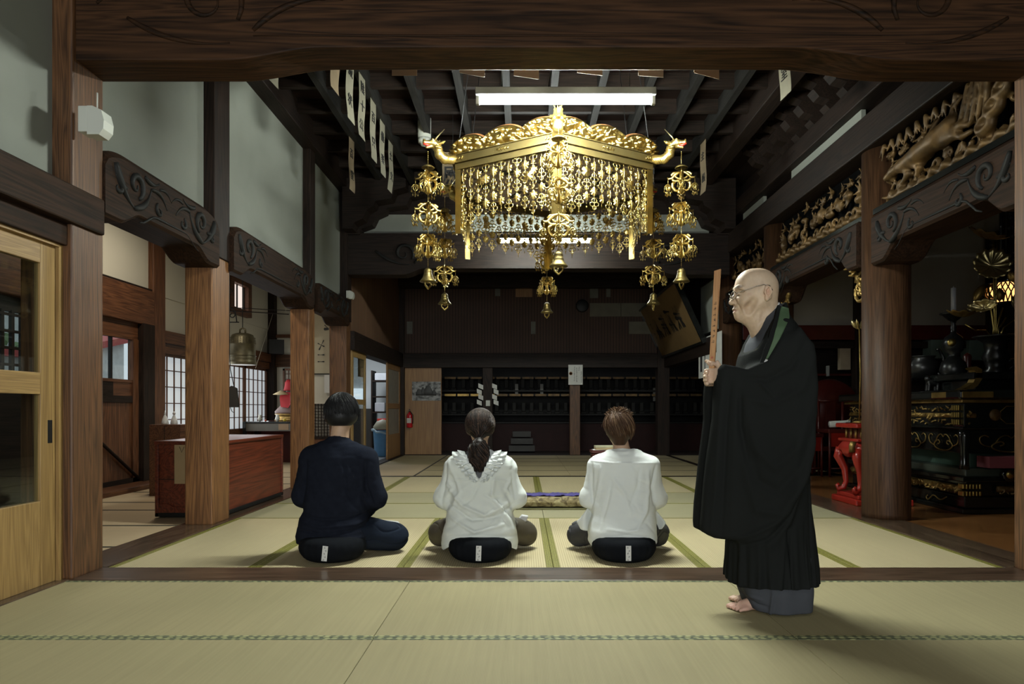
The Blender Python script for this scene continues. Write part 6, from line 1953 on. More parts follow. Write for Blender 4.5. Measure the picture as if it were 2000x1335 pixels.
lf = empty('gilt_lotus_flower', (q.x, 6.95, .80), 'small gilded lotus flower on a stem rising from the vermilion table', 'lotus spray')
MB().tube([(0, 0, 0), (.01, 0, .5), (0, 0, .97)], .007, 6).build('stem', GOLD_D, lf)
for k in range(8):
    a = 2 * PI * k / 8
    MB().lathe([(.003, -.05), (.022, -.01), (.02, .03), (.003, .06)], n=8, sy=.5).build('petal', LG, lf, M=Matrix.Translation((.045 * math.cos(a), .045 * math.sin(a), 1.0)) @ Matrix.Rotation(a, 4, 'Z') @ Matrix.Rotation(.6, 4, 'Y'))
MB().lathe([(.06, 0), (.07, .01), (.03, .03), (.03, .02)], n=14).build('stem_foot', GOLD_D, lf)

# ------------------------------------------------------------------ gold canopy
CX, CY, CR, KS = 0.262, 6.20, 0.85, 1.127
ca = empty('gold_canopy', (CX, CY, 2.945), 'hexagonal gilded altar canopy with dragon heads and hanging metal lace curtains', 'canopy')
ca.scale = (KS, KS, KS)
corner = [(CR * math.sin(2 * PI * k / 6), -CR * math.cos(2 * PI * k / 6)) for k in range(6)]   # 0 faces the camera
GOLD_B = plain('bright_gilt', (.50, .36, .11), .30, 1.0, var=.12, nscale=25, bump=.12, bscale=90)
GOLD_S = plain('satin_gilt_frame', (.15, .112, .04), .45, .9, var=.08, nscale=6, bump=.05)


def ringseg(r0, r1, z0, z1, k):
    a0, a1 = 2 * PI * k / 6, 2 * PI * (k + 1) / 6
    P_ = lambda r, a, z: (r * math.sin(a), -r * math.cos(a), z)
    vs = [P_(r, a, z) for a in (a0, a1) for r, z in ((r0, z0), (r1, z0), (r1, z1), (r0, z1))]
    return vs, [(0, 1, 5, 4), (1, 2, 6, 5), (2, 3, 7, 6), (3, 0, 4, 7), (0, 3, 2, 1), (4, 5, 6, 7)]


for k in range(6):
    mb = MB()
    for r0, r1, z0, z1 in ((CR - .035, CR, 0, .045), (CR - .035, CR + .022, .045, .052), (CR - .035, CR + .016, .052, .10), (CR - .04, CR + .03, .10, .106)):
        vs, fs = ringseg(r0, r1, z0, z1, k); mb.add(vs, fs)
    mb.build('frame_rail', GOLD_S, ca)
    (ax, ay), (bx_, by_) = corner[k], corner[(k + 1) % 6]
    A, B = Vector((ax, ay, 0)), Vector((bx_, by_, 0))
    t = (B - A).normalized(); n = Vector((t.y, -t.x, 0)); L = (B - A).length
    if n.dot((A + B) / 2) < 0: n = -n
    # small riveted plate on the rail
    M_ = lambda u, v, d: tuple(A + t * u + n * d + Vector((0, 0, v)))
    for c in (.06, .5, .94):
        w = .05 if c == .5 else .03
        MB().tube([M_(L * c + u, .075 + .010 * math.sin(u * 260), .018) for u in [(-w + 2 * w * i / 16) for i in range(17)]], .0045, 5).build('scroll_mount', GOLD_B, ca)
    # crest of pierced cloud relief: three lobes, as a displaced thick sheet
    nu, nv = 170, 22
    U = np.linspace(0, 1, nu); Vv = np.linspace(0, 1, nv)
    lob = np.zeros(nu)
    for c, w_, h_ in ((.155, .20, .118), (.50, .22, .125), (.845, .20, .118)):
        q = np.clip(1 - ((U - c) / w_) ** 2, 0, 1) ** .45 * h_
        lob = np.maximum(lob, q)
    lob = np.maximum(lob, .045)
    uu, vv = np.meshgrid(U, Vv, indexing='ij')
    zz = .106 + vv * lob[:, None]
    P3 = np.stack([uu.ravel() * L, zz.ravel(), np.full(uu.size, k * 3.1)], 1)
    h = snoise(P3, (9, 11, 1), 11 + k, 2) * .018 + np.abs(snoise(P3, (19, 21, 1), 5, 1)) * .022 - .008
    edge = (np.minimum(vv, 1 - vv).ravel() * lob[np.repeat(np.arange(nu), nv)] < .012)
    h = np.where(edge & (vv.ravel() > .5), .016, h)
    base = .018 * np.sin(np.pi * np.clip(vv.ravel(), 0, 1))
    d = h + base
    Af = np.array(A)[None]; tf = np.array(t)[None]; nf = np.array(n)[None]
    front = Af + tf * (uu.ravel() * L)[:, None] + nf * (d + .012)[:, None] + np.array([0, 0, 1])[None] * zz.ravel()[:, None]
    back = Af + tf * (uu.ravel() * L)[:, None] - nf * .012 + np.array([0, 0, 1])[None] * zz.ravel()[:, None]
    idx = np.arange(nu * nv).reshape(nu, nv)
    q1 = np.stack([idx[:-1, :-1], idx[1:, :-1], idx[1:, 1:], idx[:-1, 1:]], -1).reshape(-1, 4)
    Nn = nu * nv
    q2 = q1[:, ::-1] + Nn
    side = []
    for i in range(nu - 1):
        side.append((idx[i, nv - 1], idx[i + 1, nv - 1], idx[i + 1, nv - 1] + Nn, idx[i, nv - 1] + Nn))
        side.append((idx[i + 1, 0], idx[i, 0], idx[i, 0] + Nn, idx[i + 1, 0] + Nn))
    for j in range(nv - 1):
        side.append((idx[0, j], idx[0, j + 1], idx[0, j + 1] + Nn, idx[0, j] + Nn)); side.append((idx[-1, j + 1], idx[-1, j], idx[-1, j] + Nn, idx[-1, j + 1] + Nn))
    cr = mesh_object('cloud_crest', np.concatenate([front, back]), np.concatenate([q1, q2, np.array(side)]), GOLD_B, ca, origin=(0, 0, 0))
    mb = MB(); mb.tube([tuple(A + t * (L * u) + n * .002 + Vector((0, 0, .112 + l_))) for u, l_ in zip(U[::2], lob[::2])], .010, 6)
    mb.build('crest_rim', plain('copper_rim', (.30, .13, .05), .4, .6, bump=.05), ca)
    # corner post
    mb = MB()
    c = Vector((ax, ay, 0)); o_ = c.normalized(); s_ = Vector((-o_.y, o_.x, 0))
    f = lambda u, v, d: tuple(c - o_ * (.012 + v) + s_ * u + Vector((0, 0, d)))
    mb.prism([(-.036, .016), (0, -.010), (.036, .016), (.032, .022), (0, -.002), (-.032, .022)], -.475, .0, f)
    mb.build('corner_post', GOLD_B, ca)

vs = [(corner[k][0] * .965, corner[k][1] * .965, z) for z in (.055, .065) for k in range(6)]
CP = NT('painted_canopy_ceiling'); v_ = CP.coords((1, 1, 1)); nz = CP.n('ShaderNodeTexNoise'); nz.inputs['Scale'].default_value = 2.6; nz.inputs['Detail'].default_value = 4; nz.inputs['Distortion'].default_value = 1.5
CP.l(v_, nz.inputs['Vector']); CP.l(CP.ramp(nz.outputs['Fac'], [(.38, (.012, .02, .022)), (.44, (.42, .33, .33)), (.62, (.48, .38, .36)), (.66, (.45, .32, .12))]), CP.b.inputs['Base Color']); CP.b.inputs['Roughness'].default_value = .45
MB().add(vs, [(5, 4, 3, 2, 1, 0), (6, 7, 8, 9, 10, 11)] + [(k, (k + 1) % 6, (k + 1) % 6 + 6, k + 6) for k in range(6)]).build('painted_ceiling_panel', CP.m, ca)
for k in (1, 2, 4, 5): MB().tube([(corner[k][0] * .98, corner[k][1] * .98, .10), (corner[k][0] * .8, corner[k][1] * .8, 1.2)], .0035, 6).build('suspension_chain', IRON, ca)


# lace curtains: pierced leaf plates joined by links
def plate_leaf(mb, f, s):
    pts = [(0, -.034), (.010, -.026), (.022, -.022), (.019, -.010), (.030, -.002), (.024, .008), (.028, .020), (.014, .020), (.008, .030), (0, .036),
           (-.008, .030), (-.014, .020), (-.028, .020), (-.024, .008), (-.030, -.002), (-.019, -.010), (-.022, -.022), (-.010, -.026)]
    n = len(pts)
    vs = [f(0, 0, .009 * s)] + [f(u * s, v * s, .001) for u, v in pts] + [f(u * s * .5, v * s * .5, .008 * s) for u, v in pts]
    fs = []
    for i in range(n):
        j = (i + 1) % n
        fs += [(1 + i, 1 + j, 1 + n + j, 1 + n + i), (1 + n + i, 1 + n + j, 0)]
    mb.add(vs, fs, 0, False)
    mb.tube([f(0, -.03 * s, .010 * s), f(0, .0, .013 * s), f(0, .03 * s, .010 * s)], .0022 * s, 4, cap=False)


def plate_loop(mb, f, s):
    for sg in (-1, 1):
        mb.tube([f(sg * u * s, v * s, .003) for u, v in ((0, .034), (.010, .028), (.016, .018), (.008, .008), (0, .004))], .0034 * s, 4, cap=False)
        mb.tube([f(sg * u * s, v * s, .003) for u, v in ((0, .006), (.014, .010), (.026, .004), (.024, -.010), (.012, -.014), (0, -.010))], .0034 * s, 4, cap=False)
        mb.tube([f(sg * u * s, v * s, .003) for u, v in ((0, -.010), (.010, -.016), (.010, -.028), (0, -.034))], .003 * s, 4, cap=False)
    mb.tube([f(0, .036 * s, .003), f(0, -.036 * s, .003)], .0026 * s, 4, cap=False)


for k in range(6):
    (ax, ay), (bx_, by_) = corner[k], corner[(k + 1) % 6]
    A, B = Vector((ax, ay, 0)), Vector((bx_, by_, 0))
    t = (B - A).normalized(); n = Vector((t.y, -t.x, 0)); L = (B - A).length
    if n.dot((A + B) / 2) < 0: n = -n
    r = random.Random(k)
    mb = MB(); mbt = MB()
    ncol = 12; px = (L - .06) / ncol; pz = .088
    for i in range(ncol):
        u0 = .03 + px * (i + .5)
        for j in range(6):
            off = 0 if i % 2 else .5
            zc = -.018 - pz * (j + off)
            nrow = 3.7 + (1.0 if k in (5, 0) else .6) * abs(2 * (i + .5) / ncol - 1) ** 1.5
            if j + off > nrow: continue
            tw = r.uniform(-.30, .30)
            ct_, st_ = math.cos(tw), math.sin(tw)
            f = lambda u, v, d, u0=u0, zc=zc, ct_=ct_, st_=st_: tuple(A + t * (u0 + u * ct_ - d * st_) + n * (-.02 + d * ct_ + u * st_) + Vector((0, 0, zc + v)))
            if (i + j) % 2 == 0: plate_leaf(mb, f, 1.02)
            else: plate_loop(mb, f, 1.25)
            last = zc
            if i < ncol - 1: mb.tube([f(-px * .45, .044, 0), f(px * .45, .044, 0)], .0015, 3, cap=False)
        mb.tube([tuple(A + t * u0 - n * .02), tuple(A + t * u0 - n * .02 + Vector((0, 0, last - .055)))], .0014, 3, cap=False)
        # little diamond drops
        for dz in (.055, .072):
            c = A + t * u0 - n * .02 + Vector((0, 0, last - dz))
            a = .0065
            rz_ = r.uniform(0, 3)
            w = Vector((math.cos(rz_), math.sin(rz_), 0)) * a
            mbt.add([c + Vector((0, 0, a * 1.3)), c + w, c - Vector((0, 0, a * 1.3)), c - w], [(0, 1, 2, 3)])
    mb.build('lace_curtain', GOLD, ca, fix=False)
    mbt.build('diamond_drops', GOLD_B, ca, fix=False)
    # three applied blossom crests on each side
    for c, zz in ((.28, -.12), (.74, -.15)):
        fl = MB()
        for a in range(4):
            an = a * PI / 2 + PI / 4
            f = lambda u, v, d: tuple(A + t * (L * c + u) + n * (.004 + d) + Vector((0, 0, zz + v)))
            m2 = [(0, 0)] + [(.036 * math.cos(an + q) * s, .036 * math.sin(an + q) * s) for q, s in ((-.75, .55), (-.55, .95), (-.2, 1.05), (0, .92), (.2, 1.05), (.55, .95), (.75, .55))]
            fl.add([f(*m2[0], .012)] + [f(u, v, .002) for u, v in m2[1:]], [(0, i, i + 1) for i in range(1, 7)])
        fl.build('blossom_crest', GOLD_B, ca, fix=False)

# dragon heads on the six corners
s = SDF(SDF.axis((-.05, .30, .0045)), SDF.axis((-.07, .07, .0045)), SDF.axis((-.06, .20, .0045)))
s.path([(-.03, 0, .05), (.03, 0, .035), (.085, 0, .03), (.125, 0, .055), (.135, 0, .095), (.155, 0, .125)], [.030, .030, .032, .032, .030, .027], k=.012)
s.ell((.170, 0, .130), (.040, .030, .028), k=.015).cap((.19, 0, .130), (.242, 0, .124), .019, .015, k=.012)
s.cap((.18, 0, .108), (.225, 0, .092), .014, .010, k=.006)
s.cap((.245, 0, .106), (.205, 0, .108), .011, .008, k=.004, sub=True)
for sg in (-1, 1):
    s.ell((.185, sg * .022, .148), (.012, .010, .010), k=.006)
    s.cap((.245, sg * .008, .138), (.250, sg * .008, .146), .006, .004, k=.004)
    s.path([(.15, sg * .02, .12), (.12, sg * .045, .13), (.10, sg * .05, .145)], [.014, .010, .004], k=.006)
    s.path([(.16, sg * .025, .10), (.13, sg * .045, .09)], [.012, .004], k=.006)
for i in range(5): s.cap((.10 + .008 * i, 0, .06 + .02 * i), (.088 + .008 * i, 0, .085 + .02 * i), .008, .003, k=.004)
V, Q = s.mesh(); V = relax_mesh(V, Q, 1)
N_ = vnormals(V, Q); V = V + N_ * (.0016 * np.sin(V[:, 0] * 420) * np.sin(V[:, 2] * 420 + V[:, 1] * 300))[:, None]
GSC = plain('scaly_gilt', (.72, .52, .16), .3, .95, var=.2, nscale=30, bump=.3, bscale=120)
REDM = plain('red_mouth_paint', (.40, .03, .015), .4, bump=0)
head0 = None
for k in range(6):
    if head0 is None:
        head0 = mesh_object('dragon_head', V, Q, GSC, ca, origin=(0, 0, 0))
        for sg in (-1, 1): MB().tube([(.165, sg * .012, .150), (.15, sg * .02, .175), (.10, sg * .035, .235)], [.006, .005, .002], 6).build('horn', LG, head0)
        MB().tube([(.19, 0, .107), (.225, 0, .108), (.252, 0, .116)], [.011, .011, .009], 6).build('red_mouth', REDM, head0)
        h = head0
    else: h = copy_tree(head0, ca)
    a = 2 * PI * k / 6
    h.location = (corner[k][0], corner[k][1], .035)
    h.rotation_euler = (0, 0, a - PI / 2)

# pendants hanging from the dragon heads
def wing_mesh():
    mb = MB()
    f = lambda u, v: (u, 0, v)
    def rib(pts, rs): mb.tube([f(*p) for p in pts], [q * 1.35 for q in rs], 6)
    rib([(.004, 0), (.006, -.06), (.004, -.155)], [.006, .007, .010])
    rib([(.0, .0), (.026, -.006), (.045, -.022), (.062, -.044), (.084, -.046), (.092, -.036)], [.009, .010, .010, .008, .006, .003])
    rib([(.02, -.004), (.05, -.006), (.066, -.018), (.058, -.034)], [.006, .008, .006, .004])
    rib([(.045, -.022), (.034, -.040), (.018, -.048), (.004, -.044)], [.007, .006, .006, .005])
    rib([(.062, -.044), (.054, -.060), (.040, -.066), (.022, -.062), (.006, -.072)], [.007, .007, .008, .007, .007])
    rib([(.040, -.066), (.058, -.084), (.058, -.110), (.044, -.132), (.030, -.138), (.020, -.128)], [.007, .009, .009, .008, .007, .005])
    rib([(.006, -.09), (.012, -.120), (.018, -.148), (.004, -.157)], [.006, .006, .008, .008])
    mb.tube([(.088, 0, -.045), (.088, 0, -.088)], .0022, 5)
    return mb


def tassel_mesh():
    mb = MB()
    for an in (0, PI / 2):
        c, s_ = math.cos(an + .4), math.sin(an + .4)
        f = lambda u, v: (.088 + u * c, u * s_, -.088 + v)
        for sg in (-1, 1):
            mb.tube([f(sg * u, v) for u, v in ((0, 0), (.012, -.003), (.022, -.014), (.028, -.022))], [.004, .005, .004, .002], 5, cap=False)
            mb.tube([f(sg * u, v) for u, v in ((0, -.012), (.014, -.016), (.016, -.032), (.004, -.046))], .004, 5, cap=False)
            for j, (u, v) in enumerate(((.028, -.026), (.026, -.052))):
                mb.tube([f(sg * u * (1 - .3 * j), v), f(sg * u * (1 - .3 * j), v - .014)], .0012, 3, cap=False)
                x, y, z = f(sg * u * (1 - .3 * j), v - .024)
                mb.lathe([(0, -.011), (.0065, 0), (0, .011)], (x, y, z), 5, smooth=False)
    mb.tube([(.088, 0, -.088), (.088, 0, -.15)], .0016, 3)
    mb.lathe([(0, -.014), (.008, 0), (0, .014)], (.088, 0, -.160), 5, smooth=False)
    return mb


pd0 = empty('canopy_pendant', (0, 0, 0), '', 'pendant', 'tiered pendants hanging from the dragon heads')
MB().lathe([(.0, -.012), (.012, -.014), (.036, -.022), (.046, -.026), (.047, -.021), (.030, -.008), (.008, .002), (0, .004)], (0, 0, -.035), 24).build('parasol_disc', GOLD_S, pd0)
mb = MB()
for i in range(62): mb.lathe([(0, -.004), (.0042, 0), (0, .004)], (0, 0, .06 - i * .0135), 6)
mb.tube([(0, 0, .06), (0, 0, -.80)], .0012, 4)
mb.build('bead_chain', GOLD_B, pd0)
w0 = wing_mesh().build('openwork_wing', GOLD_B, pd0, M=Matrix.Translation((0, 0, -.085)) @ Matrix.Diagonal((1.08, .38, 1, 1)))
t0 = tassel_mesh().build('tassel', GOLD, pd0, M=Matrix.Translation((.007, 0, -.085)))
for ti in range(3):
    for wi in range(4):
        if ti == 0 and wi == 0: w, tt_ = w0, t0
        else:
            w, tt_ = w0.copy(), t0.copy()
            for q in (w, tt_): C.objects.link(q); q.parent = pd0
        for q in (w, tt_):
            q.location = (0, 0, -.232 * ti); q.rotation_euler = (0, 0, wi * PI / 2 + .55 + .5 * ti)
bl = MB().lathe([(.052, -.092), (.054, -.088), (.046, -.078), (.034, -.062), (.030, -.050), (.031, -.046), (.027, -.042), (.026, -.026), (.027, -.022), (.022, -.012), (.010, -.002), (.0, .0)], (0, 0, 0), 28).build('bell', GOLD_S, pd0, M=Matrix.Translation((0, 0, -.785)) @ Matrix.Scale(1.12, 4))
MB().tube([(0, 0, -.86), (0, 0, -.90)], .003, 5).build('clapper', GOLD, bl)
mb = MB(); mb.tube([(-.002, 0, -.885), (-.03, 0, -.890), (-.026, 0, -.912), (0, 0, -.935), (.026, 0, -.912), (.03, 0, -.890), (.002, 0, -.885)], [.007, .006, .007, .009, .007, .006, .007], 6); mb.build('heart_pendant', GOLD, bl)
names = ['nearest tiered gold pendant with bell, centre front of the canopy', 'tiered gold pendant with bell at the right front corner of the canopy', 'tiered gold pendant with bell at the right rear corner of the canopy',
         'tiered gold pendant with bell at the rear centre, hanging lowest in view', 'tiered gold pendant with bell at the left rear corner of the canopy', 'tiered gold pendant with bell at the left front corner of the canopy']
for k in range(6):
    p = pd0 if k == 0 else copy_tree(pd0)
    a = 2 * PI * k / 6
    rr = CR + .215
    p.location = (CX + rr * KS * math.sin(a), CY - rr * KS * math.cos(a), 2.985); p.scale = (KS, KS, KS)
    p.rotation_euler = (0, 0, k * .8)
    p['label'] = names[k]

# ------------------------------------------------------------------ people
SKIN = colattr('skin', .48, .12, .15, 140, .3)
HAIR = colattr('hair_strands', .45, 0, .0, spec=.2)
FAB_NAVY = plain('navy_knit', (.011, .013, .020), .85, var=.15, nscale=30, bump=.3, bscale=220, spec=.02)
FAB_NAVY2 = plain('navy_trousers', (.012, .016, .026), .8, spec=.03, var=.15, bump=.2, bscale=150)
FAB_WHITE = plain('white_cotton', (.64, .67, .63), .8, var=.03, nscale=3, bump=.15, bscale=90, sheen=.1)
FAB_WHITE2 = plain('white_shirt_cotton', (.68, .71, .69), .8, var=.03, nscale=3, bump=.15, bscale=90, sheen=.1)
FAB_GREY = plain('grey_undershirt', (.10, .10, .105), .85, var=.05, bump=.1)
FAB_OLIVE = plain('olive_brown_trousers', (.060, .048, .030), .6, var=.2, bump=.2)
FAB_CHAR = plain('charcoal_trousers', (.028, .028, .032), .75, var=.15, bump=.2)
FAB_BLACK = plain('black_robe_cloth', (.0125, .0135, .013), .7, var=.1, nscale=2, bump=.1, bscale=200, spec=.015)
FAB_UNDER = plain('grey_kimono_cloth', (.055, .058, .066), .8, spec=.05, var=.06, bump=.1)
FAB_GREEN = plain('green_stole_cloth', (.05, .09, .042), .7, var=.1, bump=.1)
WHITE_C = plain('white_collar_cloth', (.5, .5, .5), .8, bump=0)


def strands(paths, rad, cols):
    """paths n x m x 3 -> thin tapering three-sided locks"""
    n, m, _ = paths.shape
    T = np.gradient(paths, axis=1); T /= np.linalg.norm(T, axis=2, keepdims=True) + 1e-9
    ref = np.array([.3, .5, .8]); U_ = np.cross(T, ref); U_ /= np.linalg.norm(U_, axis=2, keepdims=True) + 1e-9
    W_ = np.cross(T, U_)
    prof = np.sin(np.linspace(.25, 2.9, m)) ** .6
    R = rad[:, None] * prof[None]
    V = []
    for k in range(3):
        a = 2 * PI * k / 3
        V.append(paths + (U_ * math.cos(a) + W_ * math.sin(a)) * R[..., None])
    V = np.stack(V, 2).reshape(-1, 3)
    idx = np.arange(n * m * 3).reshape(n, m, 3)
    Q = []
    for k in range(3):
        a, b = idx[:, :-1, k], idx[:, :-1, (k + 1) % 3]; c, d = idx[:, 1:, (k + 1) % 3], idx[:, 1:, k]
        Q.append(np.stack([a, b, c, d], -1).reshape(-1, 4))
    colv = np.repeat(cols, m * 3, axis=0)
    return V, np.concatenate(Q), colv


def add_hair(parent, cap, base_col, streak_col, streak_p, paths, rad, seed, name='hair'):
    V, Q = cap.mesh(); V = relax_mesh(V, Q, 2)
    r = np.random.default_rng(seed)
    n = len(paths)
    w = (r.random(n) < streak_p)[:, None]
    cols = np.where(w, np.array(streak_col)[None], np.array(base_col)[None]) * r.uniform(.6, 1.35, (n, 1))
    SV, SQ, SC = strands(paths, np.full(n, rad) * r.uniform(.6, 1.3, n), cols)
    cc = np.concatenate([np.repeat(np.array(base_col)[None] * .7, len(V), 0), SC])
    return mesh_object(name, np.concatenate([V, SV]), np.concatenate([Q, SQ + len(V)]), HAIR, parent, col=lambda P, cc=cc: cc, origin=parent.location)


def skin_col(base, extra=None, seed=3):
    b = np.array(base)
    def f(P):
        c = b[None] * (1 + .08 * snoise(P, 9, seed, 3) + .06 * snoise(P, 45, seed + 1, 2))[:, None]
        if extra:
            for (ctr, rad, colr, st) in extra:
                d = np.linalg.norm((P - np.array(ctr)) / np.array(rad), axis=1)
                w = np.clip(1.4 - d, 0, 1)[:, None] * st
                c = c * (1 - w) + np.array(colr)[None] * w
        return np.clip(c, 0, 1)
    return f


def hand(s, wrist, knuck, up, nrm, side, curl=.9, L=.085, r0=.0085, k=.006):
    """palm and five separate bent fingers; wrist->knuck is the palm axis, up spreads the fingers, nrm is the palm side"""
    w, q, u, n = [np.array(v, dtype=float) for v in (wrist, knuck, up, nrm)]
    ax = (q - w) / np.linalg.norm(q - w)
    for t in (-1.2, -.4, .4, 1.2): s.cap(w + u * t * .009, q + u * t * .018, .014, .0125, k=.012)
    for i, (t, ln) in enumerate(((1.5, .92), (.5, 1.0), (-.5, .95), (-1.5, .76))):
        b = q + u * t * .0195 * .9
        pts = [b]; d = ax.copy(); an = 0
        for j, seg in enumerate((.42, .32, .26)):
            an += curl * (.9 if j == 0 else .95)
            d = ax * math.cos(an) + n * math.sin(an)
            pts.append(pts[-1] + d * L * ln * seg)
        s.path(pts, [r0 * 1.08, r0, r0 * .92, r0 * .78], k=k)
    b = w + ax * .02 + u * .025 * side
    s.path([b, b + (u * side * .8 + ax * .5 + n * .3) * .035, b + (u * side * 1.0 + ax * 1.1 + n * .9) * .048], [.0125, .0105, .008], k=k)


# --- the three seated people --------------------------------------------------------
def zafu(px, py, w, label, tagrot=0.0):
    Y = 4.285
    x = (px - 1021) * Y / 1333
    e = empty('meditation_cushion', (x, Y, 0.0), label, 'cushion', 'round black meditation cushions')
    n = 96
    prof = [(.0, .0), (.55, .0), (.80, .012), (.95, .05), (1.0, .085), (.97, .125), (.85, .150), (.6, .158), (0, .16)]
    R = w / 2
    vs, fs = [], []
    for r_, z in prof:
        for k in range(n):
            a = 2 * PI * k / n
            q = 1 + .012 * math.sin(a * 24) * (1 if .01 < z < .15 else .3)
            vs.append((R * r_ * q * math.cos(a), R * r_ * q * math.sin(a) * .95, z))
    for i in range(len(prof) - 1):
        for k in range(n):
            a, b = i * n + k, i * n + (k + 1) % n
            fs.append((a, b, b + n, a + n))
    m = MB(); m.add(vs, fs, 0, True)
    o = m.build('cushion_body', plain('black_cushion_cotton', (.008, .009, .011), .8, spec=.03, bump=.2, bscale=180), e)
    sd = o.modifiers.new('smooth', 'SUBSURF'); sd.levels = 1; sd.render_levels = 1
    tg = MB().box((-.016, -R * .95 - .006, .035), (.016, -R * .95 - .003, .125)).build('white_label', PAPER_W, e, M=Matrix.Rotation(tagrot, 4, 'Y'))
    ink = MB()
    for j in range(5): brush(ink, glyph(-.004 + .008 * (j % 2), .115 - .018 * j, .010, j * 7 + int(px), 4), lambda u, v: (u, -R * .95 - .0075, v), .0010)
    ink.build('label_print', INK, tg, M=Matrix.Rotation(tagrot, 4, 'Y'))
    return e


zafu(650, 1080, .415, 'black round cushion under the man in the dark sweater', .10)
zafu(938, 1080, .405, 'black round cushion under the woman with the ponytail', .03)
zafu(1218, 1080, .405, 'black round cushion under the short-haired person in the white shirt', 0)


def seated(px, headpx, topz, label, yaw, tyaw, P):
    Y0 = 4.37
    ox = (px - 1021) * Y0 / 1333
    O = np.array([ox, Y0, 0.0])
    root = empty('person', (ox, Y0, 0.0), label, 'person', 'people sitting cross-legged in meditation')
    hx = (headpx - px) * 4.42 / 1333
    cy_, sy_ = math.cos(yaw), math.sin(yaw); ct_, st_ = math.cos(tyaw), math.sin(tyaw)
    RL = lambda x, y, z: (ox + x * cy_ - y * sy_, Y0 + x * sy_ + y * cy_, z)          # legs
    RT = lambda x, y, z: (ox + P.get('tx', 0) + x * ct_ - y * st_, Y0 + x * st_ + y * ct_, z)   # torso and arms
    sc = P['sc']
    shz = P['shz']
    hc = (ox + hx, Y0 + .035, topz - .118)
    res = .0065
    ax_ = lambda a, b, h=res: SDF.axis((a, b, h))
    X0, X1 = ox - .52, ox + .56
    s = SDF(ax_(X0, X1), ax_(Y0 - .25, Y0 + .62), ax_(0.0, topz + .02))
    # skeleton-like solid: torso, limbs, head in one skin
    s.stack([(.13, ox, Y0, .15, .11), (.25, ox + P.get('tx', 0) * .6, Y0, .14, .10), (.45, ox + P.get('tx', 0), Y0, .145, .095), (shz - .06, ox + P.get('tx', 0), Y0, .16, .08), (shz, ox + P.get('tx', 0), Y0, .09, .06)], k=.03)
    s.cap((ox + P.get('tx', 0), Y0, shz - .04), (hc[0], hc[1] - .005, hc[2] - .05), .056 * sc, .052 * sc, k=.035)
    s.ell(hc, (.074 * sc, .092 * sc, .100 * sc), k=.02).ell((hc[0], hc[1] + .035, hc[2] - .045), (.058 * sc, .062 * sc, .070 * sc), k=.03)
    s.ell((hc[0], hc[1] + .098 * sc, hc[2] - .03), (.010, .016, .018), k=.012).ell((hc[0], hc[1] + .088, hc[2] - .063), (.020, .010, .008), k=.008)
    for sg in (-1, 1):
        s.ell((hc[0] + sg * .076 * sc, hc[1] + .005, hc[2] - .022), (.010, .017, .031), k=.008, rot=(0, 0, sg * .35))
        s.ell((hc[0] + sg * .084 * sc, hc[1] + .004, hc[2] - .018), (.006, .010, .018), k=.004, sub=True)
        s.ell((hc[0] + sg * .03, hc[1] + .087, hc[2] - .005), (.014, .010, .009), k=.008, sub=True)
        sh, el, wr = RT(sg * (P['shw'] - .02), .0, shz - .10), RT(sg * P['elw'], .02, P['elz']), RT(sg * .10, .235, .255)
        s.path([sh, el, wr], [.048, .038, .026], k=.02)
        kn = np.array(RT(sg * .035, .285, .235)); wv = np.array(wr)
        hand(s, wv, kn, (0, .45, .89) if False else (0, .9, .2), (-sg * .2, .1, .95), 1, curl=.35, L=.075)
        hip, kne, ank = RL(sg * .11, .03, .17), RL(sg * P['knw'], P['kny'], .095), RL(-sg * .10, .40, .075)
        s.path([hip, kne], [.075, .055], k=.03).path([kne, ank], [.050, .034], k=.02)
        f0 = np.array(ank); d = np.array(RL(-sg * .28, .33, .10)) - f0
        s.path([tuple(f0), tuple(f0 + d * .6), tuple(f0 + d)], [.033, .032, .024], k=.02)
        for t in range(5): s.cap(tuple(f0 + d * .95 + np.array([0, .012 * (t - 2), .0])), tuple(f0 + d * 1.12 + np.array([0, .013 * (t - 2), .0])), .009, .007, k=.004)
    s.build('body', SKIN, root, col=skin_col((.46, .30, .20), [((hc[0] + .08, hc[1], hc[2] - .02), (.02, .03, .04), (.50, .20, .13), .6), ((hc[0] - .08, hc[1], hc[2] - .02), (.02, .03, .04), (.50, .22, .15), .6)]), origin=root.location, relax=1)

    # trousers
    t = SDF(ax_(X0, X1), ax_(Y0 - .2, Y0 + .6), ax_(0.0, .40))
    t.ell(RL(0, 0, .20), (.185 * sc, .145, .10), k=.03)
    for sg in (-1, 1):
        hip, kne, ank = RL(sg * .12, .04, .17), RL(sg * P['knw'], P['kny'], .105), RL(-sg * .09, .40, .085)
        t.path([hip, kne], [.105 * sc, .088 * sc], k=.04).path([kne, ank], [.078 * sc, .050], k=.03)
    rn = P.get('seed', 1)
    def tdisp(V, N):
        a = snoise(V, (3, 3, 6), rn, 2) * .007
        cr = np.abs(snoise(V, (3.5, 3.5, 6), rn + 5, 1)); a -= .007 * np.exp(-(cr / .10) ** 2)
        return V + N * a[:, None] * np.clip(V[:, 2:3] / .03, 0, 1)
    t.cut(lambda X, Y, Z: .006 - Z + 0 * X + 0 * Y)
    t.build('trousers', P['pants'], root, disp=tdisp, origin=root.location)

    # upper garment
    g = SDF(ax_(X0, X1, .006), ax_(Y0 - .24, Y0 + .42, .006), ax_(P['hem'] - .05, shz + .10, .006))
    secs = [(z, ox + P.get('tx', 0) * min(1, max(0, (z - .1) / .3)) + c, Y0 - .0 + P.get('lean', 0) * (z - .3), rx, ry) for z, c, rx, ry in P['secs']]
    g.stack(secs, k=.02, power=2.4)
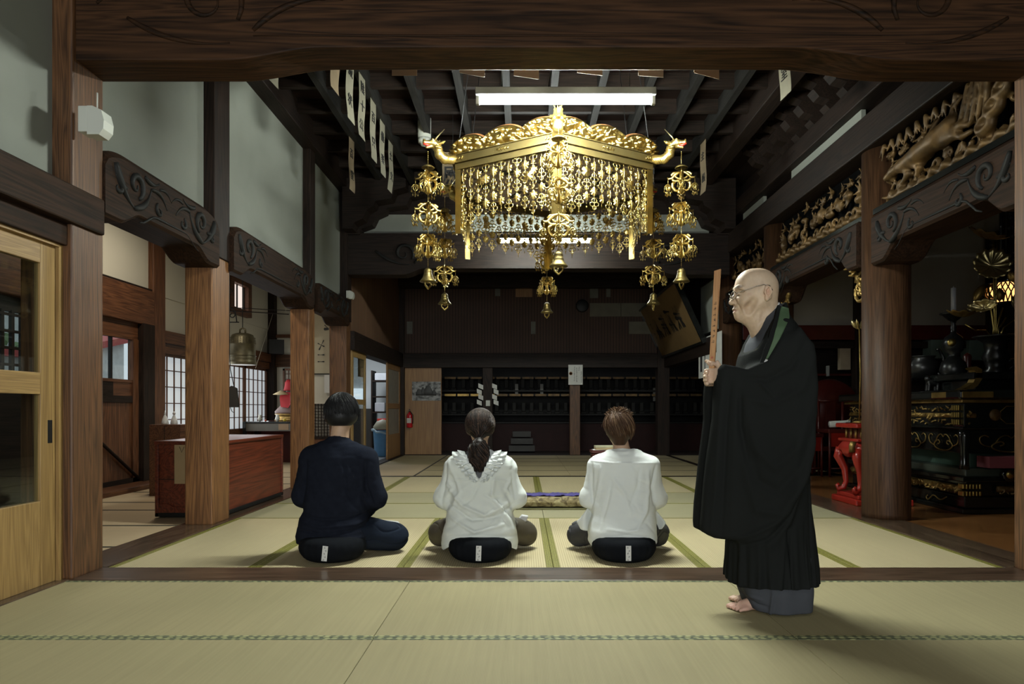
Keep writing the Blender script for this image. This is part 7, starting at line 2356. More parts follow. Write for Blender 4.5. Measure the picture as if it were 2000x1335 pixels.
    for sg in (-1, 1):
        sh, el, wr = RT(sg * (P['shw'] - .012), .0, shz - .098), RT(sg * P['elw'], .02, P['elz']), RT(sg * .115, .22, .265)
        r1, r2, r3 = P['sleeve']
        g.cap(RT(sg * .05, .0, shz - .035), sh, .055, r1, k=.05); g.path([sh, el, wr], [r1, r2, r3], k=.035)
    g.cap((ox + P.get('tx', 0), Y0 + .01, shz + .0), (ox + P.get('tx', 0) * .7 + hx * .3, Y0 + .01, shz + P['col']), .075 * sc, .060 * sc, k=.03)
    if 'cutfn' in P: g.cut(lambda X, Y, Z: P['cutfn'](X - ox, Y - Y0, Z))
    g.cut(lambda X, Y, Z: Z - (shz + P['col'] - .004) + (Y - Y0) * .25 + 0 * X)
    if P['hem'] < .1: g.cut(lambda X, Y, Z: (.134 - P.get('hd', 1.5) * (X - ox) ** 2) - Z + 0 * Y)
    folds = P['folds']
    def gdisp(V, N):
        L_ = V - O
        P2 = np.stack([L_[:, 0], L_[:, 2]], 1)
        back = np.clip(-N[:, 1] * 1.6 + .2, 0, 1)
        a = snoise(V, (3.2, 3.2, 5.5), rn + 2, 3) * P.get('crump', .006)
        cr = np.abs(snoise(V, (2.2, 2.2, 3.4), rn + 9, 2)); a -= P.get('crease', .006) * .45 * np.exp(-(cr / .13) ** 2)
        a = a + 1.45 * fold_field(P2, folds) * back
        return V + N * a[:, None]
    gm = g.build(P.get('gname', 'shirt'), P['cloth'], root, disp=gdisp, origin=root.location, relax=1)
    return root, O, hc, gm, RL, RT


def PX(px0, pts):
    """photo pixels to local x,z at the sitters' backs"""
    return [((x - px0) * 4.27 / 1333, CAM_Z + (798 - y) * 4.27 / 1333) for x, y in pts]


# man in the dark sweater
f1 = [(PX(650, p), a, w) for p, a, w in [
    ([(590, 1000), (640, 1012), (700, 1010), (735, 1000)], -.008, .010), ([(588, 1014), (640, 1026), (705, 1022), (738, 1006)], .008, .011), ([(586, 1030), (650, 1040), (720, 1030)], -.007, .010),
    ([(590, 1048), (650, 1054), (715, 1048)], .006, .010), ([(682, 905), (686, 950), (700, 985), (722, 1005)], -.006, .012), ([(605, 900), (600, 940), (592, 980)], -.010, .010),
    ([(722, 900), (722, 950), (735, 985)], -.010, .010), ([(712, 925), (716, 960), (728, 990)], .005, .012)]]
P1 = dict(sc=1.06, shz=.725, shw=.185, elw=.252, elz=.375, knw=.27, kny=.28, pants=FAB_NAVY2, cloth=FAB_NAVY, hem=.10, tx=.035, seed=4, col=.045,
          secs=[(.095, 0, .222, .165), (.14, 0, .232, .18), (.21, .0, .225, .165), (.30, 0, .212, .145), (.42, 0, .205, .130), (.55, 0, .205, .125), (.64, 0, .20, .115), (.69, 0, .165, .095), (.725, 0, .105, .078)],
          sleeve=(.074, .060, .044), folds=f1, crump=.005, crease=.004, gname='sweater')
r1_, O1, h1, g1, RL1, RT1 = seated(650, 665, 1.045, 'person seated at left, short grey-black hair, dark navy sweater and trousers', -.42, -.10, P1)
# woman in the ruffled blouse
f2 = [(PX(938, p), a, w) for p, a, w in [
    ([(878, 905), (900, 960), (880, 1000)], .006, .012), ([(870, 945), (905, 985), (950, 1005), (990, 985)], .010, .013), ([(880, 985), (925, 1012), (975, 1005), (1000, 990)], -.010, .011), ([(885, 1010), (930, 1035), (985, 1022)], .009, .011),
    ([(880, 1045), (940, 1040), (1005, 1045)], -.006, .010), ([(968, 930), (962, 965), (985, 1000), (1008, 1040)], .011, .013), ([(950, 965), (975, 975), (1000, 1010)], -.009, .010), ([(940, 940), (925, 970), (900, 990)], -.006, .010),
    ([(872, 900), (868, 940), (862, 985)], -.010, .011), ([(1003, 900), (1004, 940), (1008, 975)], -.010, .011), ([(874, 940), (885, 952), (872, 970)], .008, .010), ([(1000, 935), (990, 955), (1002, 975)], .008, .010)]]
f2.append((PX(938, [(872, 948), (895, 936), (940, 934), (985, 938), (1003, 946)]), .004, .005))
def vcut(x, y, z):
    return np.minimum(np.minimum((.105 * (z - .505) / .19) - np.abs(x) + .0, .06 - y), 1 + 0 * x) * .8
P2 = dict(sc=.94, shz=.665, shw=.165, elw=.228, elz=.375, knw=.285, kny=.26, pants=FAB_OLIVE, cloth=FAB_WHITE, hem=.06, seed=11, col=.005,
          secs=[(.055, -.0, .240, .190), (.10, 0, .243, .195), (.17, 0, .236, .185), (.27, 0, .212, .155), (.38, 0, .197, .132), (.50, 0, .192, .118), (.60, 0, .185, .105), (.64, 0, .150, .088), (.665, 0, .110, .07)],
          sleeve=(.066, .066, .042), folds=f2, crump=.007, crease=.008, gname='blouse', cutfn=vcut)
r2_, O2, h2, g2, RL2, RT2 = seated(938, 937, .950, 'person seated in the middle, dark ponytail, white ruffled blouse, olive trousers', 0, 0, P2)
u = SDF(SDF.axis((O2[0] - .22, O2[0] + .22, .006)), SDF.axis((O2[1] - .16, O2[1] + .13, .006)), SDF.axis((.42, .70, .006)))
u.stack([(.44, O2[0], O2[1], .170, .108), (.55, O2[0], O2[1], .175, .104), (.62, O2[0], O2[1], .160, .092), (.665, O2[0], O2[1], .095, .068), (.685, O2[0], O2[1] + .01, .070, .062)], power=2.4)
u.build('grey_undershirt', FAB_GREY, r2_, origin=r2_.location)
# ruffle along the open back neckline
for sg in (-1, 1):
    for layer in range(2):
        nu, nv = 90, 14
        U = np.linspace(0, 1, nu); V_ = np.linspace(0, 1, nv)
        uu, vv = np.meshgrid(U, V_, indexing='ij')
        e0x = sg * (.112 * (1 - uu) + .004 * uu - .018 * layer * (1 - uu)); e0z = .672 - .170 * uu + .018 * np.sin(uu * PI)
        outx = sg * (.85 - .25 * uu); outz = -.35 - .2 * (1 - uu) * 0 + .0
        wdt = (.092 - .028 * layer) * (.55 + .45 * np.sin(PI * np.clip(uu * .8 + .2, 0, 1)))
        x = e0x + outx * wdt * vv; z = e0z + outz * wdt * vv + .006 * np.sin(uu * 40 + layer)
        z = z + .028 * np.clip(1 - uu * 3, 0, 1) * vv
        ysurf = -.113 * np.sqrt(np.clip(1 - (np.abs(x) / .235) ** 2.4, .02, 1)) + np.clip((z - .60) / .08, 0, 1) * .05
        nn = snoise(np.stack([uu.ravel() * 1.0, vv.ravel() * .25, np.full(uu.size, layer + sg * 2.0)], 1), (6, 4, 1), 21 + layer, 2).reshape(uu.shape)
        y = ysurf - .014 - .008 * layer - (.012 * np.sin(uu * 46 + 5 * vv + layer * 2) + .010 * nn) * (.25 + vv)
        Pf = np.stack([x, y, z], -1).reshape(-1, 3); Pb = Pf + np.array([0, .0025, 0])
        idx = np.arange(nu * nv).reshape(nu, nv)
        q1 = np.stack([idx[:-1, :-1], idx[1:, :-1], idx[1:, 1:], idx[:-1, 1:]], -1).reshape(-1, 4)
        q2 = q1[:, ::-1] + nu * nv
        b = np.concatenate([idx[:, 0], idx[-1, 1:], idx[::-1, -1][1:], idx[0, ::-1][1:]])
        q3 = np.stack([b[:-1], b[1:], b[1:] + nu * nv, b[:-1] + nu * nv], -1)
        mesh_object('ruffle', np.concatenate([Pf, Pb]) + O2, np.concatenate([q1, q2, q3]), FAB_WHITE2, r2_, origin=r2_.location)
# short-haired person
f3 = [(PX(1218, p), a, w) for p, a, w in [
    ([(1150, 900), (1190, 904), (1240, 904), (1278, 905)], .004, .004), ([(1170, 915), (1165, 960), (1155, 1010), (1150, 1045)], .008, .012), ([(1185, 925), (1215, 965), (1225, 1000)], .005, .014), ([(1262, 920), (1262, 960), (1255, 1000), (1235, 1030)], .009, .012),
    ([(1180, 1030), (1215, 1034), (1245, 1030)], .007, .009), ([(1175, 1045), (1215, 1040), (1262, 1046)], -.006, .008), ([(1152, 905), (1152, 950), (1156, 985)], -.010, .010), ([(1277, 910), (1272, 950), (1275, 985)], -.010, .010),
    ([(1190, 940), (1180, 985), (1165, 1030)], -.006, .010), ([(1245, 915), (1240, 950), (1225, 985)], -.005, .010)]]
P3 = dict(sc=.95, shz=.672, shw=.165, elw=.222, elz=.37, knw=.26, kny=.25, pants=FAB_CHAR, cloth=FAB_WHITE2, hem=.08, seed=17, col=.020,
          secs=[(.075, -.01, .205, .185), (.11, -.01, .222, .195), (.18, -.01, .222, .185), (.27, 0, .205, .155), (.38, 0, .19, .132), (.50, 0, .188, .118), (.60, 0, .185, .105), (.645, 0, .145, .088), (.672, 0, .095, .07)],
          sleeve=(.066, .057, .040), folds=f3, crump=.006, crease=.006)
r3_, O3, h3, g3, RL3, RT3 = seated(1218, 1210, .942, 'person seated at right, short brown hair, plain white shirt, charcoal trousers', .0, .0, P3)
for sx, x0 in ((-1, -.215), (1, .19)):       # shirt tails resting on the thighs
    tl = SDF(SDF.axis((O3[0] - .36, O3[0] + .33, .007)), SDF.axis((O3[1] - .12, O3[1] + .22, .007)), SDF.axis((.12, .34, .007)))
    tl.poly([(O3[0] + x0, .33), (O3[0] + x0 + sx * .085, .215), (O3[0] + x0 + sx * .06, .17), (O3[0] + x0 - sx * .02, .15), (O3[0] + x0 - sx * .05, .3)], 'xz', O3[1] + .03, .012, .008, k=.0, shear=lambda X, Y, Z: .02 * np.sin(X * 60) + 0 * Z)
    tl.build('shirt_tail', FAB_WHITE2, r3_, origin=r3_.location)

rr = np.random.default_rng(5)


def meridians(c, R, n, crown, zlow, m=9, swirl=.3, jit=.004, off=1.02, zfun=None, seed=1):
    """locks running from the crown down over the skull"""
    r = np.random.default_rng(seed)
    th = r.uniform(0, 2 * PI, n)
    st = r.uniform(.0, .75, n) ** 1.0
    T = np.linspace(0, 1, m)[None]
    ph0 = .05 + st[:, None] * 1.5
    phl = np.array([zlow(a) for a in th])[:, None]
    ph = ph0 + (np.maximum(phl, ph0[:, :1] + .15) - ph0) * T * r.uniform(.55, 1.0, n)[:, None]
    a = th[:, None] + swirl * (ph - ph0) + r.normal(0, .05, n)[:, None] * T
    d = np.stack([np.sin(ph) * np.cos(a), np.sin(ph) * np.sin(a), np.cos(ph)], -1)
    if crown is not None:
        cx, cy = crown
        d = d + np.stack([cx * np.exp(-ph * 1.2), cy * np.exp(-ph * 1.2), 0 * ph], -1)
        d /= np.linalg.norm(d, axis=2, keepdims=True)
    P_ = np.array(c)[None, None] + d * np.array(R)[None, None] * off + r.normal(0, jit, (n, 1, 3)) * T[..., None]
    return P_


# hair: grey-black bob
def capax(c, r, h=.005): return (SDF.axis((c[0] - r, c[0] + r, h)), SDF.axis((c[1] - r, c[1] + r, h)), SDF.axis((c[2] - r, c[2] + r, h)))
c = (h1[0], h1[1] - .008, h1[2] + .008)
hs = SDF(*capax(c, .15)); hs.ell(c, (.103, .112, .116), k=0).ell((c[0], c[1] - .02, c[2] - .045), (.100, .092, .062), k=.03)
hs.cut(lambda X, Y, Z: np.maximum((c[2] - .098 + 0 * X) - Z, (Y - (c[1] + .055)) + (c[2] + .03 - Z) * .6 + 0 * X))
add_hair(r1_, hs, (.014, .014, .015), (.15, .16, .16), .32, meridians(c, (.104, .113, .117), 1300, (.0, -.1), lambda a: 2.42 if math.sin(a) < .3 else 1.7, off=1.015, seed=2), .0021, 2)
# hair: dark ponytail
c = (h2[0], h2[1] - .004, h2[2] + .012)
hs = SDF(SDF.axis((c[0] - .13, c[0] + .13, .005)), SDF.axis((c[1] - .24, c[1] + .14, .005)), SDF.axis((.50, c[2] + .13, .005)))
hs.ell(c, (.094, .104, .104), k=0).cap((c[0], c[1] - .06, c[2] - .06), (c[0], c[1] - .105, .762), .055, .020, k=.03)
hs.cut(lambda X, Y, Z: np.maximum((Y - (c[1] + .06)) + (c[2] + .03 - Z) * .6 + 0 * X, (c[2] - .045 - Z) + (Y - c[1] + .02) * .9 + np.abs(X - c[0]) * .3))
hs.path([(c[0], c[1] - .108, .762), (c[0] + .002, c[1] - .135, .725), (c[0] + .004, c[1] - .14, .66), (c[0] + .002, c[1] - .135, .60), (c[0], c[1] - .13, .565)], [.014, .034, .046, .036, .012], k=.012)
n = 900
th = rr.uniform(0, 2 * PI, n); ph = rr.uniform(.1, 1.75, n)
start = np.array(c)[None] + np.stack([np.sin(ph) * np.cos(th) * .096, np.sin(ph) * np.sin(th) * .106, np.cos(ph) * .106], -1)
start = start[(start[:, 1] < c[1] + .05)]; n = len(start)
end = np.array([c[0], c[1] - .112, .765])[None] + rr.normal(0, .006, (n, 3))
T = np.linspace(0, 1, 9)[None, :, None]
pt = start[:, None] * (1 - T) + end[:, None] * T - np.array(c)[None, None]
rad_ = np.linalg.norm(pt / np.array([.096, .106, .106]), axis=2, keepdims=True)
pt = np.where(rad_ < 1.02, pt / rad_ * 1.02, pt) + np.array(c)[None, None]
m2 = 900
a0 = rr.uniform(0, 2 * PI, m2); q0 = rr.uniform(.55, 1, m2)
zz = np.linspace(0, 1, 9)[None]
prof = np.interp(zz, [0, .15, .4, .75, 1], [.012, .048, .070, .060, .030])
zen = .765 - (.205 * rr.uniform(.75, 1.05, m2))[:, None] * zz
ang = a0[:, None] + .5 * np.sin(zz * 7 + a0[:, None] * 3)
px_ = np.stack([c[0] + prof * q0[:, None] * np.cos(ang) + .004 * np.sin(zz * 22 + a0[:, None] * 5), c[1] - .112 - .022 * np.sin(np.clip(zz * 2, 0, 1) * 1.57) + prof * q0[:, None] * np.sin(ang) * .8 - .01, zen], -1)
add_hair(r2_, hs, (.016, .011, .009), (.075, .045, .032), .25, np.concatenate([pt, px_]), .0023, 3)
mb = MB(); mb.tube([(c[0] + .017 * math.cos(a) - O2[0], c[1] - .110 - O2[1], .762 + .017 * math.sin(a)) for a in [2 * PI * i / 16 for i in range(17)]], .005, 6); mb.build('hair_tie', IRON, r2_)
# hair: short brown crop
c = (h3[0], h3[1] - .006, h3[2] + .008)
hs = SDF(*capax(c, .15)); hs.ell(c, (.091, .104, .108), k=0).cap((c[0], c[1] - .04, c[2] - .06), (c[0], c[1] - .046, c[2] - .115), .056, .036, k=.03)
hs.cut(lambda X, Y, Z: np.maximum((Y - (c[1] + .05)) + (c[2] + .03 - Z) * .6 + 0 * X, (c[2] - .118 - Z) + np.clip(np.abs(X - c[0]) - .045, 0, 1) * 1.6 + np.clip(Y - c[1] - .0, 0, 1) * 1.5))
pa = meridians(c, (.092, .105, .110), 1200, (.05, -.12), lambda a: 2.35 if math.sin(a) < -.2 else 1.75, off=1.02, jit=.006, swirl=.5, seed=8)
n = 260; a0 = rr.uniform(0, 2 * PI, n); p0 = rr.uniform(0, .9, n)
d = np.stack([np.sin(p0) * np.cos(a0), np.sin(p0) * np.sin(a0), np.cos(p0)], -1)
b0 = np.array(c)[None] + d * np.array([.09, .103, .107])
tip = b0 + d * .014 + np.stack([np.cos(a0 + 1) * .022, np.sin(a0 + 1) * .022, rr.uniform(-.004, .012, n)], -1)
sp_ = b0[:, None] * (1 - T) + tip[:, None] * T
add_hair(r3_, hs, (.060, .030, .016), (.17, .105, .060), .30, np.concatenate([pa, sp_]), .0021, 4)
# small pale things showing beside the knees: sock foot, handkerchief
for root, O, x, z, lb in ((r1_, O1, .275, .155, 'sock'), (r2_, O2, .265, .20, 'handkerchief')):
    q = SDF(SDF.axis((O[0] + x - .12, O[0] + x + .12, .006)), SDF.axis((O[1] + .15, O[1] + .5, .006)), SDF.axis((z - .06, z + .07, .006)))
    if lb == 'sock': q.path([(O[0] + x - .06, O[1] + .30, z), (O[0] + x + .07, O[1] + .33, z - .01)], [.035, .028], k=.01)
    else: q.poly([(O[0] + x - .03, z), (O[0] + x + .03, z - .01), (O[0] + x + .045, z + .03), (O[0] + x, z + .04)], 'xz', O[1] + .2, .02, .008, k=0)
    q.build(lb, WHITE_C, root, origin=root.location)

# --- the standing monk ---------------------------------------------------------------
MY = 3.25
def MK(x, y, Y=MY): return (x - 1021) * MY / 1333, Y, CAM_Z + (798 - y) * MY / 1333
def M2(pts): return [((x - 1021) * MY / 1333, CAM_Z + (798 - y) * MY / 1333) for x, y in pts]
mk = empty('person', (1.14, MY, 0), 'bald old man standing in black robe and green stole, glasses, barefoot, holding a stick', 'person')
b = SDF(SDF.axis((.84, 1.26, .0025), (1.26, 1.32, .005)), SDF.axis((3.03, 3.35, .0026), (3.35, 3.47, .005)), SDF.axis((0, .11, .004), (.11, 1.02, .012), (1.02, 1.33, .0032), (1.33, 1.63, .0022)))
hx_, hz_ = 1.118, 1.522
b.ell((hx_ + .002, MY, hz_), (.095, .077, .091), k=0)
b.ell((1.075, MY, 1.525), (.062, .064, .074), k=.03)
b.ell((1.066, MY, 1.452), (.056, .058, .076), k=.03)
for sg in (-1, 1):
    b.cap((1.125, MY + sg * .050, 1.452), (1.066, MY + sg * .030, 1.398), .024, .022, k=.03)
    b.ell((1.046, MY + sg * .036, 1.452), (.026, .024, .030), k=.022)
    b.cap((1.018, MY + sg * .014, 1.512), (1.034, MY + sg * .045, 1.512), .010, .010, k=.014)          # brow
    b.ell((1.010, MY + sg * .031, 1.487), (.014, .017, .012), k=.012, sub=True)                       # socket
    b.ell((1.0245, MY + sg * .031, 1.4835), (.0125, .015, .0115), k=.004)                                  # lidded eye
    b.cap((1.0125, MY + sg * .020, 1.4795), (1.0175, MY + sg * .043, 1.4785), .0018, .0018, k=.002, sub=True)
    b.cap((1.017, MY + sg * .020, 1.466), (1.028, MY + sg * .044, 1.463), .006, .005, k=.008)               # bag under the eye
    b.ell((1.003, MY + sg * .011, 1.4475), (.009, .0065, .0075), k=.005)
    b.ell((1.0, MY + sg * .0075, 1.441), (.004, .003, .003), k=.002, sub=True)
    b.path([(1.008, MY + sg * .020, 1.452), (1.016, MY + sg * .031, 1.430), (1.028, MY + sg * .037, 1.402)], [.003, .0045, .003], k=.006, sub=True)   # laugh line
    b.path([(1.075, MY + sg * .062, 1.445), (1.062, MY + sg * .055, 1.42), (1.058, MY + sg * .047, 1.395)], [.004, .008, .003], k=.03, sub=True)     # hollow cheek
    b.path([(1.008, MY + sg * .018, 1.500), (1.018, MY + sg * .034, 1.503), (1.034, MY + sg * .049, 1.496)], .0045, k=.006, sub=True)   # fold above the lid
    b.path([(1.012, MY + sg * .012, 1.517), (1.018, MY + sg * .030, 1.521), (1.034, MY + sg * .048, 1.514)], [.006, .0075, .004], k=.004) # eyebrow ridge
    b.ell((1.075, MY + sg * .076, 1.535), (.030, .010, .030), k=.03, sub=True)                          # temple
    ex, ey, ez = 1.140, MY + sg * .079, 1.488                                                          # ear
    b.ell((ex, ey, ez), (.0195, .0070, .034), k=.005, rot=(0, -.15, -sg * .3))
    b.ell((ex - .006, ey + sg * .002, ez - .029), (.010, .007, .014), k=.006)
    b.ell((ex - .001, ey + sg * .009, ez + .006), (.0125, .0075, .022), k=.002, sub=True)
    b.ell((ex - .016, ey + sg * .004, ez - .002), (.005, .006, .008), k=.004)
    b.path([(ex - .002, ey + sg * .004, ez - .006), (ex + .006, ey + sg * .005, ez + .006), (ex + .003, ey + sg * .005, ez + .018)], .0026, k=.002)
    b.path([(ex - .010, ey + sg * .005, ez + .012), (ex - .003, ey + sg * .007, ez + .024), (ex + .009, ey + sg * .006, ez + .020), (ex + .015, ey + sg * .006, ez - .002), (ex + .004, ey + sg * .004, ez - .022)], .0038, k=.002)
b.path([(1.014, MY, 1.492), (1.003, MY, 1.472), (.994, MY, 1.452)], [.0075, .0085, .0115], k=.010)          # nose
b.ell((.992, MY, 1.4475), (.0095, .0105, .0085), k=.006)
b.ell((1.018, MY, 1.424), (.012, .026, .018), k=.012)                                                   # muzzle
b.cap((1.0075, MY - .015, 1.4195), (1.0075, MY + .015, 1.4195), .0062, k=.006)
b.cap((1.011, MY - .014, 1.4045), (1.011, MY + .014, 1.4045), .0066, k=.006)
b.cap((1.002, MY - .026, 1.4115), (1.002, MY + .026, 1.4115), .0019, k=.003, sub=True)
b.path([(1.012, MY - .026, 1.409), (1.002, MY, 1.4120), (1.012, MY + .026, 1.409)], .0022, k=.003, sub=True)
b.ell((1.030, MY, 1.386), (.020, .022, .018), k=.016)                                                   # chin
b.path([(1.05, MY, 1.385), (1.09, MY, 1.37), (1.12, MY, 1.33)], [.028, .032, .03], k=.03)                     # under the jaw
b.cap((1.150, MY, 1.46), (1.178, MY, 1.33), .055, .062, k=.035)                                         # neck
b.cap((1.115, MY, 1.42), (1.125, MY, 1.31), .036, .040, k=.03)
b.path([(1.11, MY - .048, 1.40), (1.105, MY - .04, 1.36), (1.10, MY - .03, 1.32)], .006, k=.012)                 # neck cord
b.stack([(.80, 1.17, MY, .085, .13), (1.0, 1.17, MY, .085, .13), (1.2, 1.18, MY, .09, .15), (1.30, 1.19, MY, .08, .13), (1.35, 1.18, MY, .06, .06)], k=.03)
for sg in (-1, 1):
    b.path([(1.20, MY + sg * .12, 1.26), (1.17, MY + sg * .125, 1.06), (1.0, MY + sg * .075, 1.09), (.945, MY + sg * .035, 1.105)], [.035, .032, .027, .024], k=.02)
    b.path([(1.17, MY + sg * .075, .85), (1.165, MY + sg * .075, .48), (1.18, MY + sg * .075, .08)], [.075, .052, .034], k=.03)
    fy = MY - .045 if sg < 0 else MY + .085
    fx_ = 0 if sg < 0 else .05
    b.path([(1.19 + fx_, fy, .032), (1.10 + fx_, fy - .002, .040), (1.035 + fx_, fy - .002, .026)], [.030, .032, .024], k=.02)
    b.ell((1.035 + fx_, fy - .004, .018), (.035, .044, .017), k=.015)
    for t, (dx, r_) in enumerate(((0, .0125), (.006, .0095), (.013, .009), (.021, .0085), (.032, .008))):
        yy = fy + .034 - t * .0185
        b.path([(1.012 + fx_ + dx * .6, yy, .016), (.992 + fx_ + dx, yy - .001, .016), (.976 + fx_ + dx, yy - .002, .0115)], [r_, r_ * .9, r_ * .95], k=.004)
# hands clasped round the stick
SX = lambda z: .877 + (1.613 - z) * .060
hand(b, (.955, MY - .048, 1.100), (.912, MY - .040, 1.100), (.05, 0, 1), (-.25, 1, 0), 1, curl=.72, L=.078, r0=.0098)
hand(b, (.955, MY + .022, 1.092), (.912, MY + .020, 1.090), (.05, 0, 1), (-.25, -1, 0), 1, curl=.62, L=.082, r0=.0098)
b.path([(.940, MY - .036, 1.125), (.925, MY - .036, 1.145), (.917, MY - .032, 1.166)], [.013, .0105, .0085], k=.005)
for z in (1.123, 1.091, 1.067): b.ell((.869, MY - .024, z), (.0125, .012, .0115), k=.004)
ex_ = [((1.008, MY, 1.411), (.012, .024, .009), (.36, .17, .13), .8), ((1.005, MY, 1.425), (.010, .026, .010), (.36, .30, .24), .5),
       ((1.020, MY - .032, 1.519), (.022, .026, .0075), (.16, .14, .12), .85), ((1.020, MY + .032, 1.519), (.022, .026, .0075), (.16, .14, .12), .85),
       ((1.014, MY - .031, 1.479), (.010, .016, .003), (.10, .06, .04), .8), ((1.13, MY, 1.55), (.09, .2, .06), (.44, .34, .25), .5), ((1.05, MY - .05, 1.42), (.03, .03, .03), (.42, .28, .18), .5),
       ((1.136, MY - .08, 1.485), (.016, .02, .03), (.52, .28, .19), .6), ((1.02, MY - .034, 1.466), (.014, .018, .008), (.40, .27, .20), .6), ((1.095, MY - .075, 1.574), (.007, .012, .006), (.30, .20, .13), .7),
       ((1.13, MY - .07, 1.585), (.005, .012, .005), (.30, .20, .13), .6), ((1.06, MY - .06, 1.48), (.012, .02, .008), (.40, .25, .17), .5), ((1.0, 3.2, .02), (.10, .2, .06), (.52, .30, .24), .8),
       ((.90, MY, 1.1), (.08, .1, .09), (.55, .36, .27), .6), ((.917, MY - .030, 1.160), (.012, .012, .012), (.50, .36, .34), .6)]
b.build('body', SKIN, mk, col=skin_col((.50, .365, .245), ex_), relax=1, origin=mk.location)
# stubble-grey side of the skull is part of the skin colour; glasses
gl = MB()
for sg in (-1, 1):
    gl.tube([(.990 + .012 * abs(math.cos(a)) * (1 if math.cos(a) * sg > 0 else 0), MY + sg * .031 + .0225 * math.cos(a), 1.478 + .0185 * math.sin(a)) for a in [2 * PI * i / 28 for i in range(29)]], .0016, 6)
    gl.tube([(1.003, MY + sg * .054, 1.486), (1.02, MY + sg * .068, 1.492), (1.085, MY + sg * .079, 1.515), (1.118, MY + sg * .083, 1.522), (1.145, MY + sg * .084, 1.518), (1.160, MY + sg * .082, 1.495)], .0016, 6)
gl.tube([(.989, MY - .009, 1.482), (.984, MY, 1.487), (.989, MY + .009, 1.482)], .0012, 6)
gp_ = gl.build('glasses', plain('wire_rim', (.25, .22, .18), .25, .9, bump=0), mk, M=Matrix.Translation(-mk.location))
ln_ = MB()
for sg in (-1, 1):
    vs = [(.991, MY + sg * .031 + .0215 * math.cos(a), 1.478 + .0178 * math.sin(a)) for a in [2 * PI * i / 24 for i in range(24)]]
    ln_.add(vs, [tuple(range(24))])
ln_.build('lens', GLASS, gp_, M=Matrix.Translation(-mk.location))

secs = []
for y, xl, xr, ry in [(1132, 1420, 1588, .200), (1060, 1421, 1584, .190), (1000, 1424, 1579, .182), (900, 1428, 1572, .178), (800, 1434, 1569, .178), (740, 1438, 1566, .178), (700, 1447, 1561, .186), (670, 1456, 1555, .188), (648, 1468, 1548, .170), (628, 1478, 1540, .125), (612, 1487, 1534, .085), (603, 1494, 1530, .072)]:
    x0, _, z = MK(xl, y); x1, _, _ = MK(xr, y)
    secs.append((z, (x0 + x1) / 2, MY, (x1 - x0) / 2, ry))
SEC = np.array(secs)


def surf_y(x, z, off=0.0, sgn=-1, p=2.3):
    cx = np.interp(z, SEC[:, 0], SEC[:, 1]); rx = np.interp(z, SEC[:, 0], SEC[:, 3]) + off; ry = np.interp(z, SEC[:, 0], SEC[:, 4]) + off
    u = np.clip(np.abs((x - cx) / rx), 0, .999)
    return MY + sgn * ry * (1 - u ** p) ** (1 / p)


def pl_cut(pts, yk=.02):
    """signed test against a collar line given in photo pixels (keeps the side behind/below it)"""
    P_ = np.array(M2(pts))[::-1]          # from low to high z
    o = np.argsort(P_[:, 1]); P_ = P_[o]
    return lambda X, Y, Z: np.interp(Z.ravel(), P_[:, 1], P_[:, 0]).reshape(Z.shape) - X + np.abs(Y - MY) * yk + 0 * Y


# inner grey kimono with its white collar
def layer(nm, off, cut, mat_, ztop, zlo=.75):
    g = SDF(SDF.axis((.98, 1.32, .005)), SDF.axis((3.03, 3.47, .005)), SDF.axis((zlo, 1.46, .005)))
    g.stack([(z, cx, cy, rx + off, ry + off) for z, cx, cy, rx, ry in secs if z > zlo - .1], k=0, power=2.3)
    g.cap((1.165, MY, 1.33), (1.180, MY, ztop), .072 + off, .066 + off, k=.03)
    g.cut(pl_cut(cut))
    tl = np.array(M2([(1440, 690), (1471, 640), (1513, 593), (1535, 610)]))
    g.cut(lambda X, Y, Z: (Z - (ztop + (X - 1.20) * .9)) + 0 * Y)
    return g.build(nm, mat_, mk, origin=mk.location, relax=2)


layer('white_collar', -.024, [(1514, 591), (1493, 607), (1467, 641), (1464, 690), (1470, 740)], WHITE_C, 1.438)
layer('grey_inner_kimono', -.017, [(1517, 594), (1496, 608), (1468, 642), (1450, 678), (1448, 740)], FAB_UNDER, 1.430)

rb = SDF(SDF.axis((.80, 1.42, .0052)), SDF.axis((2.96, 3.54, .0052)), SDF.axis((.08, 1.45, .0052)))
rb.stack(secs, k=0, power=2.3, warp=lambda X, Y, Z, th: (.0075 * np.sin(th * 17 + 1.0) + .005 * np.sin(th * 29)) * np.clip((.42 - Z) / .25, 0, 1))
rb.cap((1.20, MY - .10, 1.300), (1.20, MY + .10, 1.300), .050, .050, k=.05)
rb.cap((1.165, MY, 1.33), (1.180, MY, 1.438), .082, .073, k=.03)
rb.cut(pl_cut([(1525, 598), (1494, 629), (1478, 652), (1462, 684), (1440, 700), (1380, 730)]))
sl = M2([(1391, 722), (1402, 712), (1420, 716), (1440, 724), (1470, 712), (1500, 672), (1530, 645), (1556, 680), (1562, 760), (1556, 860), (1535, 950), (1512, 1010), (1492, 1042), (1472, 1062), (1462, 1052), (1425, 1047), (1388, 1045), (1364, 1033), (1363, 1020), (1368, 960), (1376, 880), (1384, 820), (1386, 765)])
shr = lambda X, Y, Z: np.clip((1.22 - X) / .36, 0, 1) * .135 + 0 * Z
rb.poly(sl, 'xz', MY - .185, .040, .030, k=.030, shear=shr)
sl2 = [(x - .006, z) for x, z in sl]
rb.poly(sl2, 'xz', MY + .185, .036, .030, k=.030, shear=lambda X, Y, Z: -np.clip((1.22 - X) / .36, 0, 1) * .120 + 0 * Z)
rb.cap((.925, MY - .045, 1.11), (.885, MY - .042, 1.11), .034, .034, k=.0, sub=True)
rb.cap((.925, MY + .035, 1.10), (.885, MY + .03, 1.10), .034, .034, k=.0, sub=True)
